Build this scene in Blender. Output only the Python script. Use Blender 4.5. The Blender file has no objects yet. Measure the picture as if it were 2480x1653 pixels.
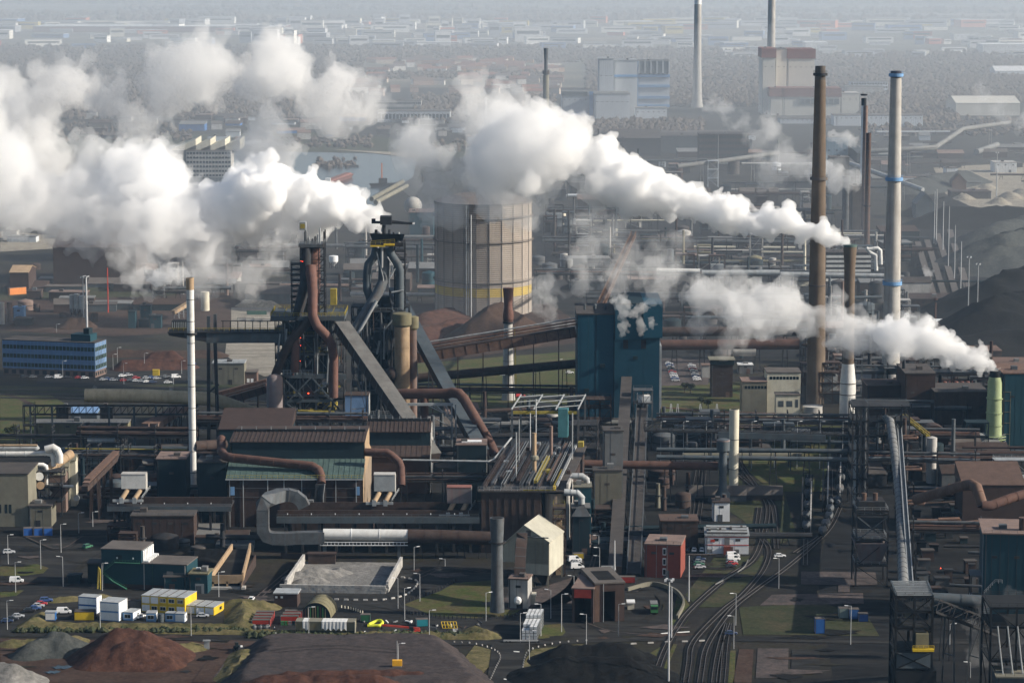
import bpy,bmesh,math,random
from mathutils import Vector
R=random.Random(7)
sc=bpy.context.scene
# ------------------------------------------------------------------ camera
F,CX,CY,H,YH=7000.0,1240.0,826.5,230.0,-150.0  # lens in photo pixels, horizon row, height of the aircraft
TH=math.atan((CY-YH)/F)
cd=bpy.data.cameras.new('camera');cam=bpy.data.objects.new('camera',cd);sc.collection.objects.link(cam)
cd.sensor_width=36;cd.lens=36*F/2480;cd.clip_start=5;cd.clip_end=80000
cam.location=(0,0,H);cam.rotation_euler=(math.pi/2-TH,0,0);sc.camera=cam
# ------------------------------------------------------------------ sky and sun
EL,AZ=math.radians(27),math.radians(99)
w=bpy.data.worlds.new('World');sc.world=w;w.use_nodes=True
nt=w.node_tree;bg=nt.nodes['Background'];sky=nt.nodes.new('ShaderNodeTexSky')
sky.sky_type='NISHITA';sky.sun_disc=False;sky.sun_elevation=EL;sky.sun_rotation=AZ
sky.dust_density=2.0
nt.links.new(sky.outputs[0],bg.inputs[0]);bg.inputs[1].default_value=0.085
sd=bpy.data.lights.new('sun','SUN');sd.energy=5.0;sd.angle=math.radians(.6);sd.color=(1,.92,.80)
so=bpy.data.objects.new('sun',sd);sc.collection.objects.link(so)
SUN=Vector((math.sin(AZ)*math.cos(EL),math.cos(AZ)*math.cos(EL),math.sin(EL)))
so.rotation_euler=SUN.to_track_quat('Z','Y').to_euler()
vs=sc.view_settings;vs.view_transform='Standard';vs.look='None';vs.gamma=1;vs.exposure=0.4
cy=sc.cycles
cy.use_denoising=True;cy.max_bounces=40;cy.volume_bounces=36;cy.diffuse_bounces=3;cy.glossy_bounces=2
cy.transmission_bounces=2;cy.transparent_max_bounces=16;cy.use_adaptive_sampling=True;cy.adaptive_threshold=0.02
cy.caustics_reflective=False;cy.caustics_refractive=False
# ------------------------------------------------------------------ places: photo ray -> point on the ground / on a plane at a distance
CT,ST=math.cos(TH),math.sin(TH)
def ray(x,y):
    u,v=x-CX,CY-y
    return Vector((u,F*CT+v*ST,-F*ST+v*CT))
def G(x,y,z=0.0):
    d=ray(x,y);t=(z-H)/d.z
    return Vector((d.x*t,d.y*t,z))
def PD(x,y,Y):
    d=ray(x,y);t=Y/d.y
    return Vector((d.x*t,Y,H+d.z*t))
def Z(x,yb,yt):return PD(x,yt,G(x,yb).y).z  # height of something with its foot at yb and top at yt
def V3(*a):return Vector(a)
# ------------------------------------------------------------------ materials
MATS={}
def mat(key,col,rough=.85,var=.25,scale=.25,streak=0.0,scol=(.09,.05,.03),metal=0.0,spec=.3,bump=0.0,rnd=.12,emit=0):
    if col and max(col)<.3 and not emit:col=tuple(c*.8 for c in col)
    m=bpy.data.materials.new(key);m.use_nodes=True;t=m.node_tree;N=t.nodes;L=t.links
    b=N['Principled BSDF'];b.inputs['Roughness'].default_value=rough;b.inputs['Metallic'].default_value=metal
    b.inputs['Specular IOR Level'].default_value=spec
    geo=N.new('ShaderNodeNewGeometry')
    n1=N.new('ShaderNodeTexNoise');n1.inputs['Scale'].default_value=scale;n1.inputs['Detail'].default_value=6;n1.inputs['Roughness'].default_value=.65
    L.new(geo.outputs['Position'],n1.inputs['Vector'])
    mr=N.new('ShaderNodeMapRange');mr.inputs[1].default_value=.3;mr.inputs[2].default_value=.7
    mr.inputs[3].default_value=1-var;mr.inputs[4].default_value=1+var
    L.new(n1.outputs['Fac'],mr.inputs[0])
    oi=N.new('ShaderNodeObjectInfo');mr2=N.new('ShaderNodeMapRange');mr2.inputs[3].default_value=1-rnd;mr2.inputs[4].default_value=1+rnd
    L.new(oi.outputs['Random'],mr2.inputs[0])
    mm=N.new('ShaderNodeMath');mm.operation='MULTIPLY';L.new(mr.outputs[0],mm.inputs[0]);L.new(mr2.outputs[0],mm.inputs[1])
    vm=N.new('ShaderNodeVectorMath');vm.operation='SCALE'
    if col is None:L.new(oi.outputs['Color'],vm.inputs[0])
    else:vm.inputs[0].default_value=col
    L.new(mm.outputs[0],vm.inputs['Scale']);out=vm.outputs[0]
    if streak>0:
        mp=N.new('ShaderNodeMapping');mp.inputs['Scale'].default_value=(.55,.55,.05);L.new(geo.outputs['Position'],mp.inputs[0])
        n2=N.new('ShaderNodeTexNoise');n2.inputs['Scale'].default_value=1.0;n2.inputs['Detail'].default_value=5
        L.new(mp.outputs[0],n2.inputs['Vector'])
        r2=N.new('ShaderNodeMapRange');r2.inputs[1].default_value=.48;r2.inputs[2].default_value=.72;r2.inputs[4].default_value=streak
        L.new(n2.outputs['Fac'],r2.inputs[0])
        mx=N.new('ShaderNodeMix');mx.data_type='RGBA';L.new(r2.outputs[0],mx.inputs[0]);L.new(out,mx.inputs[6]);mx.inputs[7].default_value=(*scol,1)
        out=mx.outputs[2]
    L.new(out,b.inputs['Base Color'])
    if bump>0:
        bp=N.new('ShaderNodeBump');bp.inputs['Strength'].default_value=bump;bp.inputs['Distance'].default_value=.6
        L.new(n1.outputs['Fac'],bp.inputs['Height']);L.new(bp.outputs[0],b.inputs['Normal'])
    if emit:
        b.inputs['Emission Color'].default_value=(*col,1);b.inputs['Emission Strength'].default_value=emit
    MATS[key]=m
    return m
def blend(key,cols,scales=(.02,.15),th=(.42,.58),rough=.95,bump=.0,stretch=(1,1,1)):
    """soil, grass, stockpile: noise-mixed natural ground"""
    m=bpy.data.materials.new(key);m.use_nodes=True;t=m.node_tree;N=t.nodes;L=t.links
    b=N['Principled BSDF'];b.inputs['Roughness'].default_value=rough;b.inputs['Specular IOR Level'].default_value=.15
    geo=N.new('ShaderNodeNewGeometry');mp=N.new('ShaderNodeMapping');mp.inputs['Scale'].default_value=stretch
    L.new(geo.outputs['Position'],mp.inputs[0])
    out=None
    for i,c in enumerate(cols):
        if out is None:
            rg=N.new('ShaderNodeRGB');rg.outputs[0].default_value=(*c,1);out=rg.outputs[0];continue
        n=N.new('ShaderNodeTexNoise');n.inputs['Scale'].default_value=scales[(i-1)%len(scales)];n.inputs['Detail'].default_value=8
        n.inputs['Roughness'].default_value=.62
        of=N.new('ShaderNodeVectorMath');of.operation='ADD';of.inputs[1].default_value=(i*137.0,i*71.0,0)
        L.new(mp.outputs[0],of.inputs[0]);L.new(of.outputs[0],n.inputs['Vector'])
        mr=N.new('ShaderNodeMapRange');mr.inputs[1].default_value=th[0];mr.inputs[2].default_value=th[1];L.new(n.outputs['Fac'],mr.inputs[0])
        mx=N.new('ShaderNodeMix');mx.data_type='RGBA';L.new(mr.outputs[0],mx.inputs[0]);L.new(out,mx.inputs[6]);mx.inputs[7].default_value=(*c,1)
        out=mx.outputs[2]
    nf=N.new('ShaderNodeTexNoise');nf.inputs['Scale'].default_value=.55;nf.inputs['Detail'].default_value=6;nf.inputs['Roughness'].default_value=.75;L.new(mp.outputs[0],nf.inputs['Vector'])
    mr=N.new('ShaderNodeMapRange');mr.inputs[1].default_value=.25;mr.inputs[2].default_value=.75;mr.inputs[3].default_value=.5;mr.inputs[4].default_value=1.5
    L.new(nf.outputs['Fac'],mr.inputs[0])
    vm=N.new('ShaderNodeVectorMath');vm.operation='SCALE';L.new(out,vm.inputs[0]);L.new(mr.outputs[0],vm.inputs['Scale'])
    L.new(vm.outputs[0],b.inputs['Base Color'])
    if bump:
        bp=N.new('ShaderNodeBump');bp.inputs['Strength'].default_value=bump;bp.inputs['Distance'].default_value=.5
        L.new(nf.outputs['Fac'],bp.inputs['Height']);L.new(bp.outputs[0],b.inputs['Normal'])
    MATS[key]=m
    return m
RUST=(.10,.045,.025)
mat('rust',(.058,.040,.034),.9,.35,.3,.5,(.05,.025,.018))
mat('rustlight',(.17,.105,.078),.9,.3,.3,.4,(.11,.05,.03))
mat('rustpipe',(.115,.062,.048),.85,.3,.2,.3,(.08,.035,.025))
mat('darksteel',(.028,.030,.034),.8,.35,.3,.3,(.06,.035,.022))
mat('black',(.010,.011,.013),.9,.3,.3)
mat('steel',(.10,.112,.122),.7,.3,.3,.35,(.09,.05,.03))
mat('lightsteel',(.30,.32,.33),.6,.2,.3,.3,(.16,.11,.08))
mat('bridge',(.075,.095,.11),.7,.25,.2,.3,(.08,.05,.035))
mat('white',(.74,.75,.75),.6,.12,.2,.18,(.35,.31,.27))
mat('pipewhite',(.62,.62,.60),.5,.15,.2,.2,(.3,.22,.16))
mat('cream',(.55,.52,.42),.75,.15,.15,.25,(.3,.24,.17))
mat('creamdull',(.21,.20,.155),.8,.2,.15,.3,(.14,.11,.08))
mat('concrete',(.38,.37,.35),.9,.2,.12,.45,(.2,.17,.15))
mat('brownconc',(.15,.115,.085),.9,.3,.08,.6,(.11,.075,.055))
mat('greyclad',(.19,.195,.195),.75,.15,.1,.3,(.15,.12,.1))
mat('teal',(.010,.055,.075),.7,.15,.08,.15,(.02,.05,.06))
mat('tealdark',(.006,.022,.030),.75,.2,.1,.2,(.02,.025,.03))
mat('teallight',(.06,.19,.21),.7,.2,.2,.2,(.05,.08,.08))
mat('blueclad',(.0028,.054,.092),.65,.12,.05,.10,(.008,.05,.08))
mat('bluebox',(.025,.12,.34),.7,.2,.3,.2,(.03,.06,.12))
mat('lightblue',(.15,.29,.50),.7,.12,.1,.2,(.1,.2,.35))
mat('officeblue',(.15,.25,.42),.55,.15,.3)
mat('glass',(.018,.03,.036),.15,.2,.3,spec=.6)
mat('glassgreen',(.03,.07,.06),.15,.3,.6,spec=.6)
mat('yellow',(.58,.40,.02),.7,.12,.4,.15,(.3,.2,.05))
mat('yellowdull',(.30,.24,.04),.8,.25,.4,.3,(.12,.08,.03))
mat('red',(.42,.05,.03),.7,.2,.3,.25,(.2,.03,.02))
mat('orange',(.62,.17,.04),.7,.2,.3)
mat('redroof',(.24,.105,.085),.9,.25,.15,.0)
mat('redbrick',(.25,.065,.045),.9,.15,.3,.15,(.2,.05,.04))
mat('brick',(.12,.075,.058),.9,.2,.3)
mat('brickpink',(.22,.155,.13),.9,.2,.3)
mat('darkbrick',(.055,.035,.03),.9,.2,.3)
mat('roofgrey',(.12,.105,.095),.95,.25,.15)
mat('roofdark',(.075,.066,.062),.95,.3,.15)
mat('beigeduct',(.46,.38,.25),.85,.2,.15,.4,(.25,.17,.1))
mat('tan',(.32,.23,.145),.85,.2,.25,.35,(.2,.11,.06))
mat('green',(.05,.20,.07),.7,.2,.3)
mat('palegreen',(.29,.345,.185),.65,.2,.15,.4,(.16,.22,.12))
mat('stairgreen',(.04,.16,.10),.7,.2,.3)
mat('greenroof',(.085,.135,.125),.75,.25,.25,.3,(.1,.14,.12))
mat('olive',(.21,.19,.115),.85,.2,.3,.3,(.12,.10,.06))
mat('gasholder',(.33,.288,.25),.85,.14,.05,.35,(.2,.16,.13))
mat('gasrib',(.21,.19,.18),.8,.1,.1)
mat('gasyellow',(.36,.27,.08),.8,.12,.1)
mat('tyre',(.015,.015,.016),.9,.1,.5)
mat('paint',None,.35,.03,.5,0,rnd=.0,spec=.5)
mat('shed',None,.8,.12,.05,0,rnd=.1)
mat('post',(.42,.43,.44),.6,.1,.3)
mat('lamp',(.80,.80,.80),.5,.05,.3)
mat('rail',(.12,.11,.105),.5,.2,.1,metal=.3)
mat('sleeper',(.06,.048,.040),.95,.3,.4)
mat('tarp',(.62,.62,.60),.6,.2,.6)
mat('line',(.68,.68,.66),.8,.15,.4)
mat('skin',(.45,.28,.2),.7,.1,1)
mat('fabric',(.04,.05,.08),.9,.2,2)
mat('redlamp',(1,.06,.02),emit=6)
mat('warmlamp',(1,.72,.35),emit=8)
mat('inclinegrey',(.13,.128,.122),.8,.25,.2,.4,(.07,.05,.04))
mat('redpipe',(.17,.085,.066),.8,.25,.25,.35,(.07,.04,.03))
blend('soil',[(0.0199,0.0175,0.0156),(0.0338,0.027,0.0223),(0.0119,0.0116,0.0119),(0.0247,0.023,0.0143)],(.012,.03,.05),(.44,.60))
blend('asphalt',[(0.0227,0.0221,0.0213),(0.0349,0.0331,0.0308),(0.0154,0.0151,0.0151)],(.05,.12),(.44,.56),stretch=(.25,1,1))
blend('asphaltdark',[(0.0124,0.0124,0.013),(0.0185,0.0176,0.0167),(0.00802,0.00802,0.00867)],(.06,.1),(.44,.56),stretch=(.3,1,1))
blend('grass',[(0.0476,0.0638,0.0165),(0.0729,0.0762,0.0247),(0.0767,0.0638,0.0289)],(.06,.12),(.44,.60))
blend('grassdull',[(0.036,0.042,0.0186),(0.054,0.0477,0.026),(0.0312,0.0365,0.0161)],(.05,.12),(.44,.60))
blend('roughgrass',[(0.106,0.0935,0.0409),(0.066,0.0641,0.0251),(0.133,0.111,0.055)],(.12,.3),(.42,.60),bump=.6)
blend('redsoil',[(0.049,0.029,0.0214),(0.0379,0.0232,0.0188),(0.0581,0.0379,0.0295)],(.03,.1),(.42,.60))
blend('paving',[(0.0952,0.0756,0.07),(0.0728,0.0588,0.056),(0.0504,0.0437,0.042)],(.04,.2),(.42,.62))
blend('sand',[(0.264,0.232,0.18),(0.176,0.152,0.12),(0.32,0.288,0.232)],(.04,.2),(.40,.62),bump=.8)
blend('slagsand',[(0.231,0.211,0.177),(0.163,0.146,0.119),(0.272,0.252,0.214)],(.03,.12),(.40,.62),bump=.9,stretch=(.35,1,1))
blend('orered',[(0.0547,0.025,0.0178),(0.0416,0.0202,0.0155),(0.0742,0.0357,0.025)],(.1,.3),(.42,.62),bump=.7)
blend('orebrown',[(0.0576,0.0353,0.0253),(0.0461,0.0288,0.0215)],(.05,.2),(.42,.62),bump=.5)
blend('oregrey',[(0.0482,0.0394,0.0386),(0.0367,0.0308,0.0312),(0.0574,0.0459,0.0436)],(.08,.25),(.42,.62),bump=.5)
blend('oregreen',[(0.048,0.0525,0.0499),(0.0358,0.0397,0.0384),(0.0608,0.064,0.0602)],(.1,.3),(.42,.62),bump=.7)
blend('coal',[(0.00504,0.00529,0.00554),(0.00805,0.00833,0.00784),(0.00353,0.00353,0.00403)],(.08,.25),(.42,.62),bump=.7)
blend('gravel',[(0.208,0.2,0.188),(0.144,0.14,0.132)],(.1,.4),(.42,.62),bump=.9)
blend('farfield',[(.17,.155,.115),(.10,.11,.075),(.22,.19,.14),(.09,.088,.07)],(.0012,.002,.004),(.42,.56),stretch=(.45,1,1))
blend('wood',[(.088,.070,.058),(.066,.056,.048),(.105,.082,.064)],(.02,.06),(.42,.6))
blend('twigs',[(.075,.058,.042),(.055,.045,.033)],(.2,.5),(.42,.6))
blend('leaf',[(.035,.045,.022),(.05,.055,.03)],(.2,.5),(.42,.6))
def water():
    m=bpy.data.materials.new('water');m.use_nodes=True;t=m.node_tree;b=t.nodes['Principled BSDF']
    b.inputs['Base Color'].default_value=(.03,.045,.055,1);b.inputs['Roughness'].default_value=.18
    n=t.nodes.new('ShaderNodeTexNoise');n.inputs['Scale'].default_value=.15;n.inputs['Detail'].default_value=4
    g=t.nodes.new('ShaderNodeNewGeometry');t.links.new(g.outputs['Position'],n.inputs['Vector'])
    bp=t.nodes.new('ShaderNodeBump');bp.inputs['Strength'].default_value=.35;bp.inputs['Distance'].default_value=1
    t.links.new(n.outputs['Fac'],bp.inputs['Height']);t.links.new(bp.outputs[0],b.inputs['Normal']);MATS['water']=m
water()
def volume(key,col,dens,an):
    m=bpy.data.materials.new(key);m.use_nodes=True;t=m.node_tree;t.nodes.remove(t.nodes['Principled BSDF'])
    v=t.nodes.new('ShaderNodeVolumePrincipled');v.inputs['Color'].default_value=(*col,1);v.inputs['Density'].default_value=dens;v.inputs['Anisotropy'].default_value=an
    t.links.new(v.outputs[0],t.nodes['Material Output'].inputs['Volume']);MATS[key]=m
    return m
# ------------------------------------------------------------------ mesh builder and things
UNIT={}
def ring(n,ph=0.0):
    k=(n,ph)
    if k not in UNIT:UNIT[k]=[(math.cos(2*math.pi*(i/n)+ph),math.sin(2*math.pi*(i/n)+ph))for i in range(n)]
    return UNIT[k]
class MB:
    def __init__(s):s.v,s.f=[],[]
    def hexa(s,p):  # 4 bottom + 4 top corners, both counter-clockwise seen from above
        o=len(s.v);s.v+=[Vector(q)for q in p]
        s.f+=[(o+3,o+2,o+1,o),(o+4,o+5,o+6,o+7),(o,o+1,o+5,o+4),(o+1,o+2,o+6,o+5),(o+2,o+3,o+7,o+6),(o+3,o,o+4,o+7)]
        return s
    def box(s,x0,x1,y0,y1,z0,z1):
        return s.hexa([(x0,y0,z0),(x1,y0,z0),(x1,y1,z0),(x0,y1,z0),(x0,y0,z1),(x1,y0,z1),(x1,y1,z1),(x0,y1,z1)])
    def fbox(s,fr,u0,u1,v0,v1,z0,z1):
        P=fr.p
        return s.hexa([P(u0,v0,z0),P(u1,v0,z0),P(u1,v1,z0),P(u0,v1,z0),P(u0,v0,z1),P(u1,v0,z1),P(u1,v1,z1),P(u0,v1,z1)])
    def poly(s,pts):
        o=len(s.v);s.v+=[Vector(p)for p in pts];s.f.append(tuple(range(o,o+len(pts))));return s
    def slab(s,pts,t):  # thick polygon: pts counter-clockwise from above, t thickness downwards
        n=len(pts);o=len(s.v);s.v+=[Vector(p)for p in pts]+[Vector(p)-V3(0,0,t)for p in pts]
        s.f.append(tuple(range(o,o+n)));s.f.append(tuple(range(o+2*n-1,o+n-1,-1)))
        s.f+=[(o+n+i,o+n+(i+1)%n,o+(i+1)%n,o+i)for i in range(n)];return s
    def beam(s,a,b,w,h=None):
        a,b=Vector(a),Vector(b);h=h or w;d=b-a
        if d.length<1e-6:return s
        d.normalize();up=V3(0,0,1)if abs(d.z)<.95 else V3(0,1,0)
        r=d.cross(up).normalized()*(w/2);u=r.cross(d).normalized()*(h/2)
        return s.hexa([a-r-u,a+r-u,b+r-u,b-r-u,a-r+u,a+r+u,b+r+u,b-r+u])
    def tube(s,pts,r,n=10,caps=True):
        pts=[Vector(p)for p in pts];m=len(pts);rr=r if isinstance(r,(list,tuple))else[r]*m
        o=len(s.v);ref=None
        for i,p in enumerate(pts):
            d1=(p-pts[i-1]).normalized()if i else None;d2=(pts[i+1]-p).normalized()if i<m-1 else None
            d=((d1 or d2)+(d2 or d1)).normalized()
            k=1.0
            if d1 and d2:k=1/max(.5,d.dot(d1))
            if ref is None:ref=V3(0,0,1)if abs(d.z)<.9 else V3(0,1,0)
            x=d.cross(ref).normalized();y=x.cross(d).normalized();ref=y
            for c,q in ring(n):s.v.append(p+(x*c*(k if abs(d.z)>.3 and False else 1)+y*q*k)*rr[i])
        for i in range(m-1):
            for j in range(n):
                a=o+i*n+j;b=o+i*n+(j+1)%n
                s.f.append((a,b,b+n,a+n))
        if caps:
            s.f.append(tuple(range(o+n-1,o-1,-1)));s.f.append(tuple(range(o+(m-1)*n,o+m*n)))
        return s
    def lathe(s,c,prof,n=20,caps=True,ph=0.0):
        o=len(s.v);c=Vector(c);m=len(prof)
        for r,z in prof:
            for q,k in ring(n,ph):s.v.append(c+V3(q*r,k*r,z))
        for i in range(m-1):
            for j in range(n):
                a=o+i*n+j;b=o+i*n+(j+1)%n;s.f.append((a,b,b+n,a+n))
        if caps:
            s.f.append(tuple(range(o+n-1,o-1,-1)));s.f.append(tuple(range(o+(m-1)*n,o+m*n)))
        return s
    def ball(s,c,r,n=14,m=8,zs=1.0):
        return s.lathe(c,[(max(.02,r*math.sin(math.pi*i/m)),-r*zs*math.cos(math.pi*i/m))for i in range(m+1)],n)
class Fr:  # a local frame: u along the front (to the right), v away from the viewer, z up
    def __init__(s,o,ux,w=0,h=0,d=0):
        s.o=Vector(o);s.ux=Vector(ux).normalized();s.uy=V3(-s.ux.y,s.ux.x,0);s.w,s.h,s.d=w,h,d
    def p(s,u,v,z):return s.o+s.ux*u+s.uy*v+V3(0,0,z)
def fb(x0,y0,x1,y1,yt,dep,z0=0.0):
    """frame from the foot of the front: left and right ends as seen on the ground; yt is the seen top of the left end"""
    a,b=G(x0,y0,z0),G(x1,y1,z0)
    return Fr(a,b-a,(b-a).length,PD(x0,yt,a.y).z-z0,dep)
def link(o,parent=None):
    sc.collection.objects.link(o)
    if parent:o.parent=parent
    return o
def rootloc(p):
    while p.parent:p=p.parent
    return p.location
SMOOTH={'tube','lathe'}
def part(mb,name,m,parent,label=None,smooth=False,kind=None):
    off=rootloc(parent);me=bpy.data.meshes.new(name)
    me.from_pydata([(v-off)[:]for v in mb.v],[],mb.f);me.materials.append(MATS[m]if isinstance(m,str)else m)
    if smooth:
        me.shade_smooth();
        try:me.set_sharp_from_angle(angle=math.radians(40))
        except Exception:pass
    o=bpy.data.objects.new(name,me);link(o,parent)
    if label:o['label']=label
    if kind:o['kind']=kind
    return o
def thing(name,label,cat,loc,group=None,kind=None):
    o=bpy.data.objects.new(name,None);o.empty_display_size=.5;o.location=loc;link(o)
    o['label']=label;o['category']=cat
    if group:o['group']=group
    if kind:o['kind']=kind
    return o
def solo(mb,name,m,label,cat,loc=None,group=None,kind=None,smooth=False):
    loc=Vector(loc)if loc is not None else sum(mb.v,Vector())/len(mb.v)
    me=bpy.data.meshes.new(name);me.from_pydata([(v-loc)[:]for v in mb.v],[],mb.f);me.materials.append(MATS[m]if isinstance(m,str)else m)
    if smooth:
        me.shade_smooth();me.set_sharp_from_angle(angle=math.radians(40))
    o=bpy.data.objects.new(name,me);o.location=loc;link(o)
    if label:o['label']=label;o['category']=cat
    if group:o['group']=group
    if kind:o['kind']=kind
    return o
KIDS={}
def copy_thing(src,loc,rz=0,label=None,group=None,col=None,scale=None):
    if src.name not in KIDS:KIDS[src.name]=[(c,list(c.children))for c in src.children]
    r=src.copy();link(r);r.location=loc;r.rotation_euler=(0,0,rz)
    if scale:r.scale=(scale,)*3
    if label:r['label']=label
    if group:r['group']=group
    for c,gs in KIDS[src.name]:
        k=c.copy();link(k);k.parent=r
        if col and c.get('tint'):k.color=(*col,1)
        for g in gs:
            q=g.copy();link(q);q.parent=k
    return r
def struct(mb,name,m):
    o=solo(mb,name,m,None,None,loc=(0,0,0));o['kind']='structure';return o
def patch(name,m,pts,z=.05):
    """a flat sheet on the ground, its corners in photo rows and columns"""
    mb=MB();P=[G(x,y,0)+V3(0,0,z)for x,y in pts]
    a=sum(P[i].x*P[(i+1)%len(P)].y-P[(i+1)%len(P)].x*P[i].y for i in range(len(P)))
    if a<0:P.reverse()
    bm=bmesh.new();f=bm.faces.new([bm.verts.new(p)for p in P]);bmesh.ops.triangulate(bm,faces=[f])
    bm.verts.ensure_lookup_table();o=len(mb.v);idx={v:i for i,v in enumerate(bm.verts)}
    mb.v+=[v.co.copy()for v in bm.verts];mb.f+=[tuple(idx[v]for v in g.verts)for g in bm.faces];bm.free()
    return struct(mb,name,m)
def spline(pts,n=8):
    P=[Vector(p)for p in pts];Q=[P[0]*2-P[1]]+P+[P[-1]*2-P[-2]];out=[]
    for i in range(1,len(Q)-2):
        for k in range(n):
            t=k/n;a,b,c,d=Q[i-1],Q[i],Q[i+1],Q[i+2]
            out.append(.5*((2*b)+(c-a)*t+(2*a-5*b+4*c-d)*t*t+(3*b-a-3*c+d)*t**3))
    return out+[P[-1]]
def ribbon(name,m,pts,width,z=.09):
    """road or track bed along a line of ground points (photo coordinates)"""
    C=spline([G(x,y)for x,y in pts],8);mb=MB();L=[];Rr=[]
    for i,p in enumerate(C):
        d=(C[min(i+1,len(C)-1)]-C[max(i-1,0)]).normalized();nrm=V3(-d.y,d.x,0)*(width/2)
        L.append(p+nrm+V3(0,0,z));Rr.append(p-nrm+V3(0,0,z))
    n=len(C);mb.v=L+Rr;mb.f=[(i+n,i+1+n,i+1,i)for i in range(n-1)]
    return struct(mb,name,m),C
# ================================================================== GROUND
g=MB();L0=45000
xs=[-L0,-6000,-2500,-1200,-600,-250,0,250,600,1200,2500,6000,L0];ys=[150,700,900,1100,1400,1800,2400,3200,4500,7000,12000,24000,L0]
for y in ys:
    for x in xs:g.v.append(V3(x,y,0))
nx=len(xs)
for j in range(len(ys)-1):
    for i in range(nx-1):g.f.append((j*nx+i,j*nx+i+1,(j+1)*nx+i+1,(j+1)*nx+i))
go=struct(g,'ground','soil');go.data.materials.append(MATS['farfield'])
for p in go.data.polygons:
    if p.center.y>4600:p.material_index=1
# canal behind the works, with its banks
patch('canal','water',[(300,372),(700,368),(900,372),(1010,385),(1000,430),(930,470),(905,505),(760,520),(560,470),(300,460)],.25)
patch('canal_bank','grassdull',[(0,330),(760,322),(1000,340),(1240,352),(1240,382),(1010,384),(900,371),(700,367),(300,371),(0,380)],.3)
patch('canal_bank','sand',[(800,362),(1005,372),(1010,384),(900,371)],.5)
# middle distance
patch('dirt_yard','redsoil',[(0,715),(260,700),(520,705),(720,690),(720,760),(690,800),(520,800),(280,815),(0,800)],.10)
patch('dirt_yard','redsoil',[(1000,735),(1330,735),(1400,780),(1400,830),(1020,880),(980,800)],.10)
patch('dirt_yard','asphalt',[(800,640),(880,630),(900,740),(800,760),(770,700)],.12)
patch('slag_pit','slagsand',[(548,832),(700,828),(700,905),(640,912),(590,890),(545,860)],.2)
patch('slag_pit','slagsand',[(560,745),(670,742),(690,800),(560,800)],.16)
patch('lawn','grassdull',[(0,700),(300,690),(420,700),(430,716),(0,728)],.14)
patch('lawn','grass',[(0,952),(120,955),(170,985),(130,1060),(0,1090)],.12)
patch('lawn','grassdull',[(0,930),(300,925),(560,925),(610,940),(480,950),(0,950)],.12)
patch('car_park','asphalt',[(90,905),(300,890),(470,900),(500,925),(300,935),(90,930)],.16)
patch('lawn','grass',[(1010,880),(1400,850),(1400,985),(1020,1005)],.12)
patch('lawn','grass',[(1590,930),(1800,925),(1800,1012),(1590,1015)],.12)
patch('car_park','paving',[(1600,868),(1720,868),(1715,932),(1585,935)],.18)
patch('lawn','grass',[(1790,1010),(2040,1030),(2010,1110),(1990,1190),(1870,1190),(1800,1130),(1760,1060)],.12)
patch('lawn','grassdull',[(1740,1130),(1900,1190),(1930,1300),(1860,1330),(1800,1260),(1740,1220)],.1)
patch('dirt_yard','asphaltdark',[(1280,530),(2030,520),(2080,700),(1930,870),(1600,868),(1330,735)],.06)
patch('sand_yard','sand',[(2260,405),(2480,395),(2480,520),(2390,520),(2290,470)],.15)
patch('sand_yard','sand',[(0,560),(190,575),(170,600),(0,610)],.15)
patch('coal_yard','coal',[(2190,470),(2300,480),(2480,530),(2480,960),(2330,900),(2230,700)],.08)
patch('coke_yard','asphaltdark',[(2060,1000),(2480,990),(2480,1653),(2020,1653),(1980,1400),(2020,1200)],.06)
patch('works_yard','asphaltdark',[(0,1100),(470,1090),(1180,1080),(1560,1050),(1740,1050),(1760,1420),(1600,1420),(1180,1350),(620,1330),(0,1300)],.05)
# foreground
patch('pavement','asphalt',[(0,1300),(240,1290),(560,1400),(700,1420),(1000,1365),(1500,1380),(1680,1420),(1640,1520),(1600,1550),(1230,1560),(1000,1552),(600,1538),(0,1530)],.09)
patch('lawn','grass',[(0,1372),(90,1366),(118,1375),(105,1388),(60,1394),(0,1394)],.16)
patch('lawn','grass',[(0,1425),(40,1427),(58,1430),(40,1442),(0,1447)],.16)
patch('lawn','grass',[(965,1470),(1000,1455),(1070,1430),(1100,1412),(1190,1405),(1190,1462),(1270,1470),(1240,1490),(1150,1497),(1040,1490)],.16)
patch('yard_slab','paving',[(1165,1462),(1290,1430),(1395,1395),(1420,1430),(1390,1460),(1240,1478)],.2)
patch('lawn','grass',[(1300,1515),(1360,1510),(1370,1530),(1350,1553),(1300,1550)],.16)
patch('lawn','grass',[(1640,1440),(1660,1450),(1680,1480),(1640,1540),(1610,1545),(1630,1490)],.16)
patch('lawn','grassdull',[(1730,1350),(1850,1345),(1840,1400),(1760,1470),(1690,1470),(1660,1440)],.14)
patch('lawn','grassdull',[(1790,1470),(1990,1460),(2100,1490),(2130,1540),(1800,1536)],.14)
patch('lawn','grass',[(1540,1653),(1560,1590),(1610,1560),(1640,1560),(1600,1653)],.16)
patch('lawn','grass',[(1765,1575),(1782,1575),(1778,1653),(1750,1653)],.16)
patch('slab','redsoil',[(1790,1572),(1825,1572),(1820,1653),(1775,1653)],.16)
patch('slab','paving',[(1835,1570),(1910,1570),(1908,1640),(1830,1642)],.16)
patch('slab','asphalt',[(1918,1572),(1985,1572),(1985,1625),(1915,1640)],.16)
patch('slab','paving',[(1940,1384),(2120,1386),(2125,1416),(2058,1418),(2058,1434),(2030,1434),(2030,1417),(1940,1415)],.2)
patch('slab','paving',[(1870,1440),(2090,1436),(2092,1462),(1840,1466)],.2)
patch('lawn','grassdull',[(560,1505),(600,1500),(590,1535),(560,1535)],.2)
patch('ore_yard','redsoil',[(0,1545),(470,1552),(620,1560),(560,1653),(0,1653)],.08)
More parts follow.
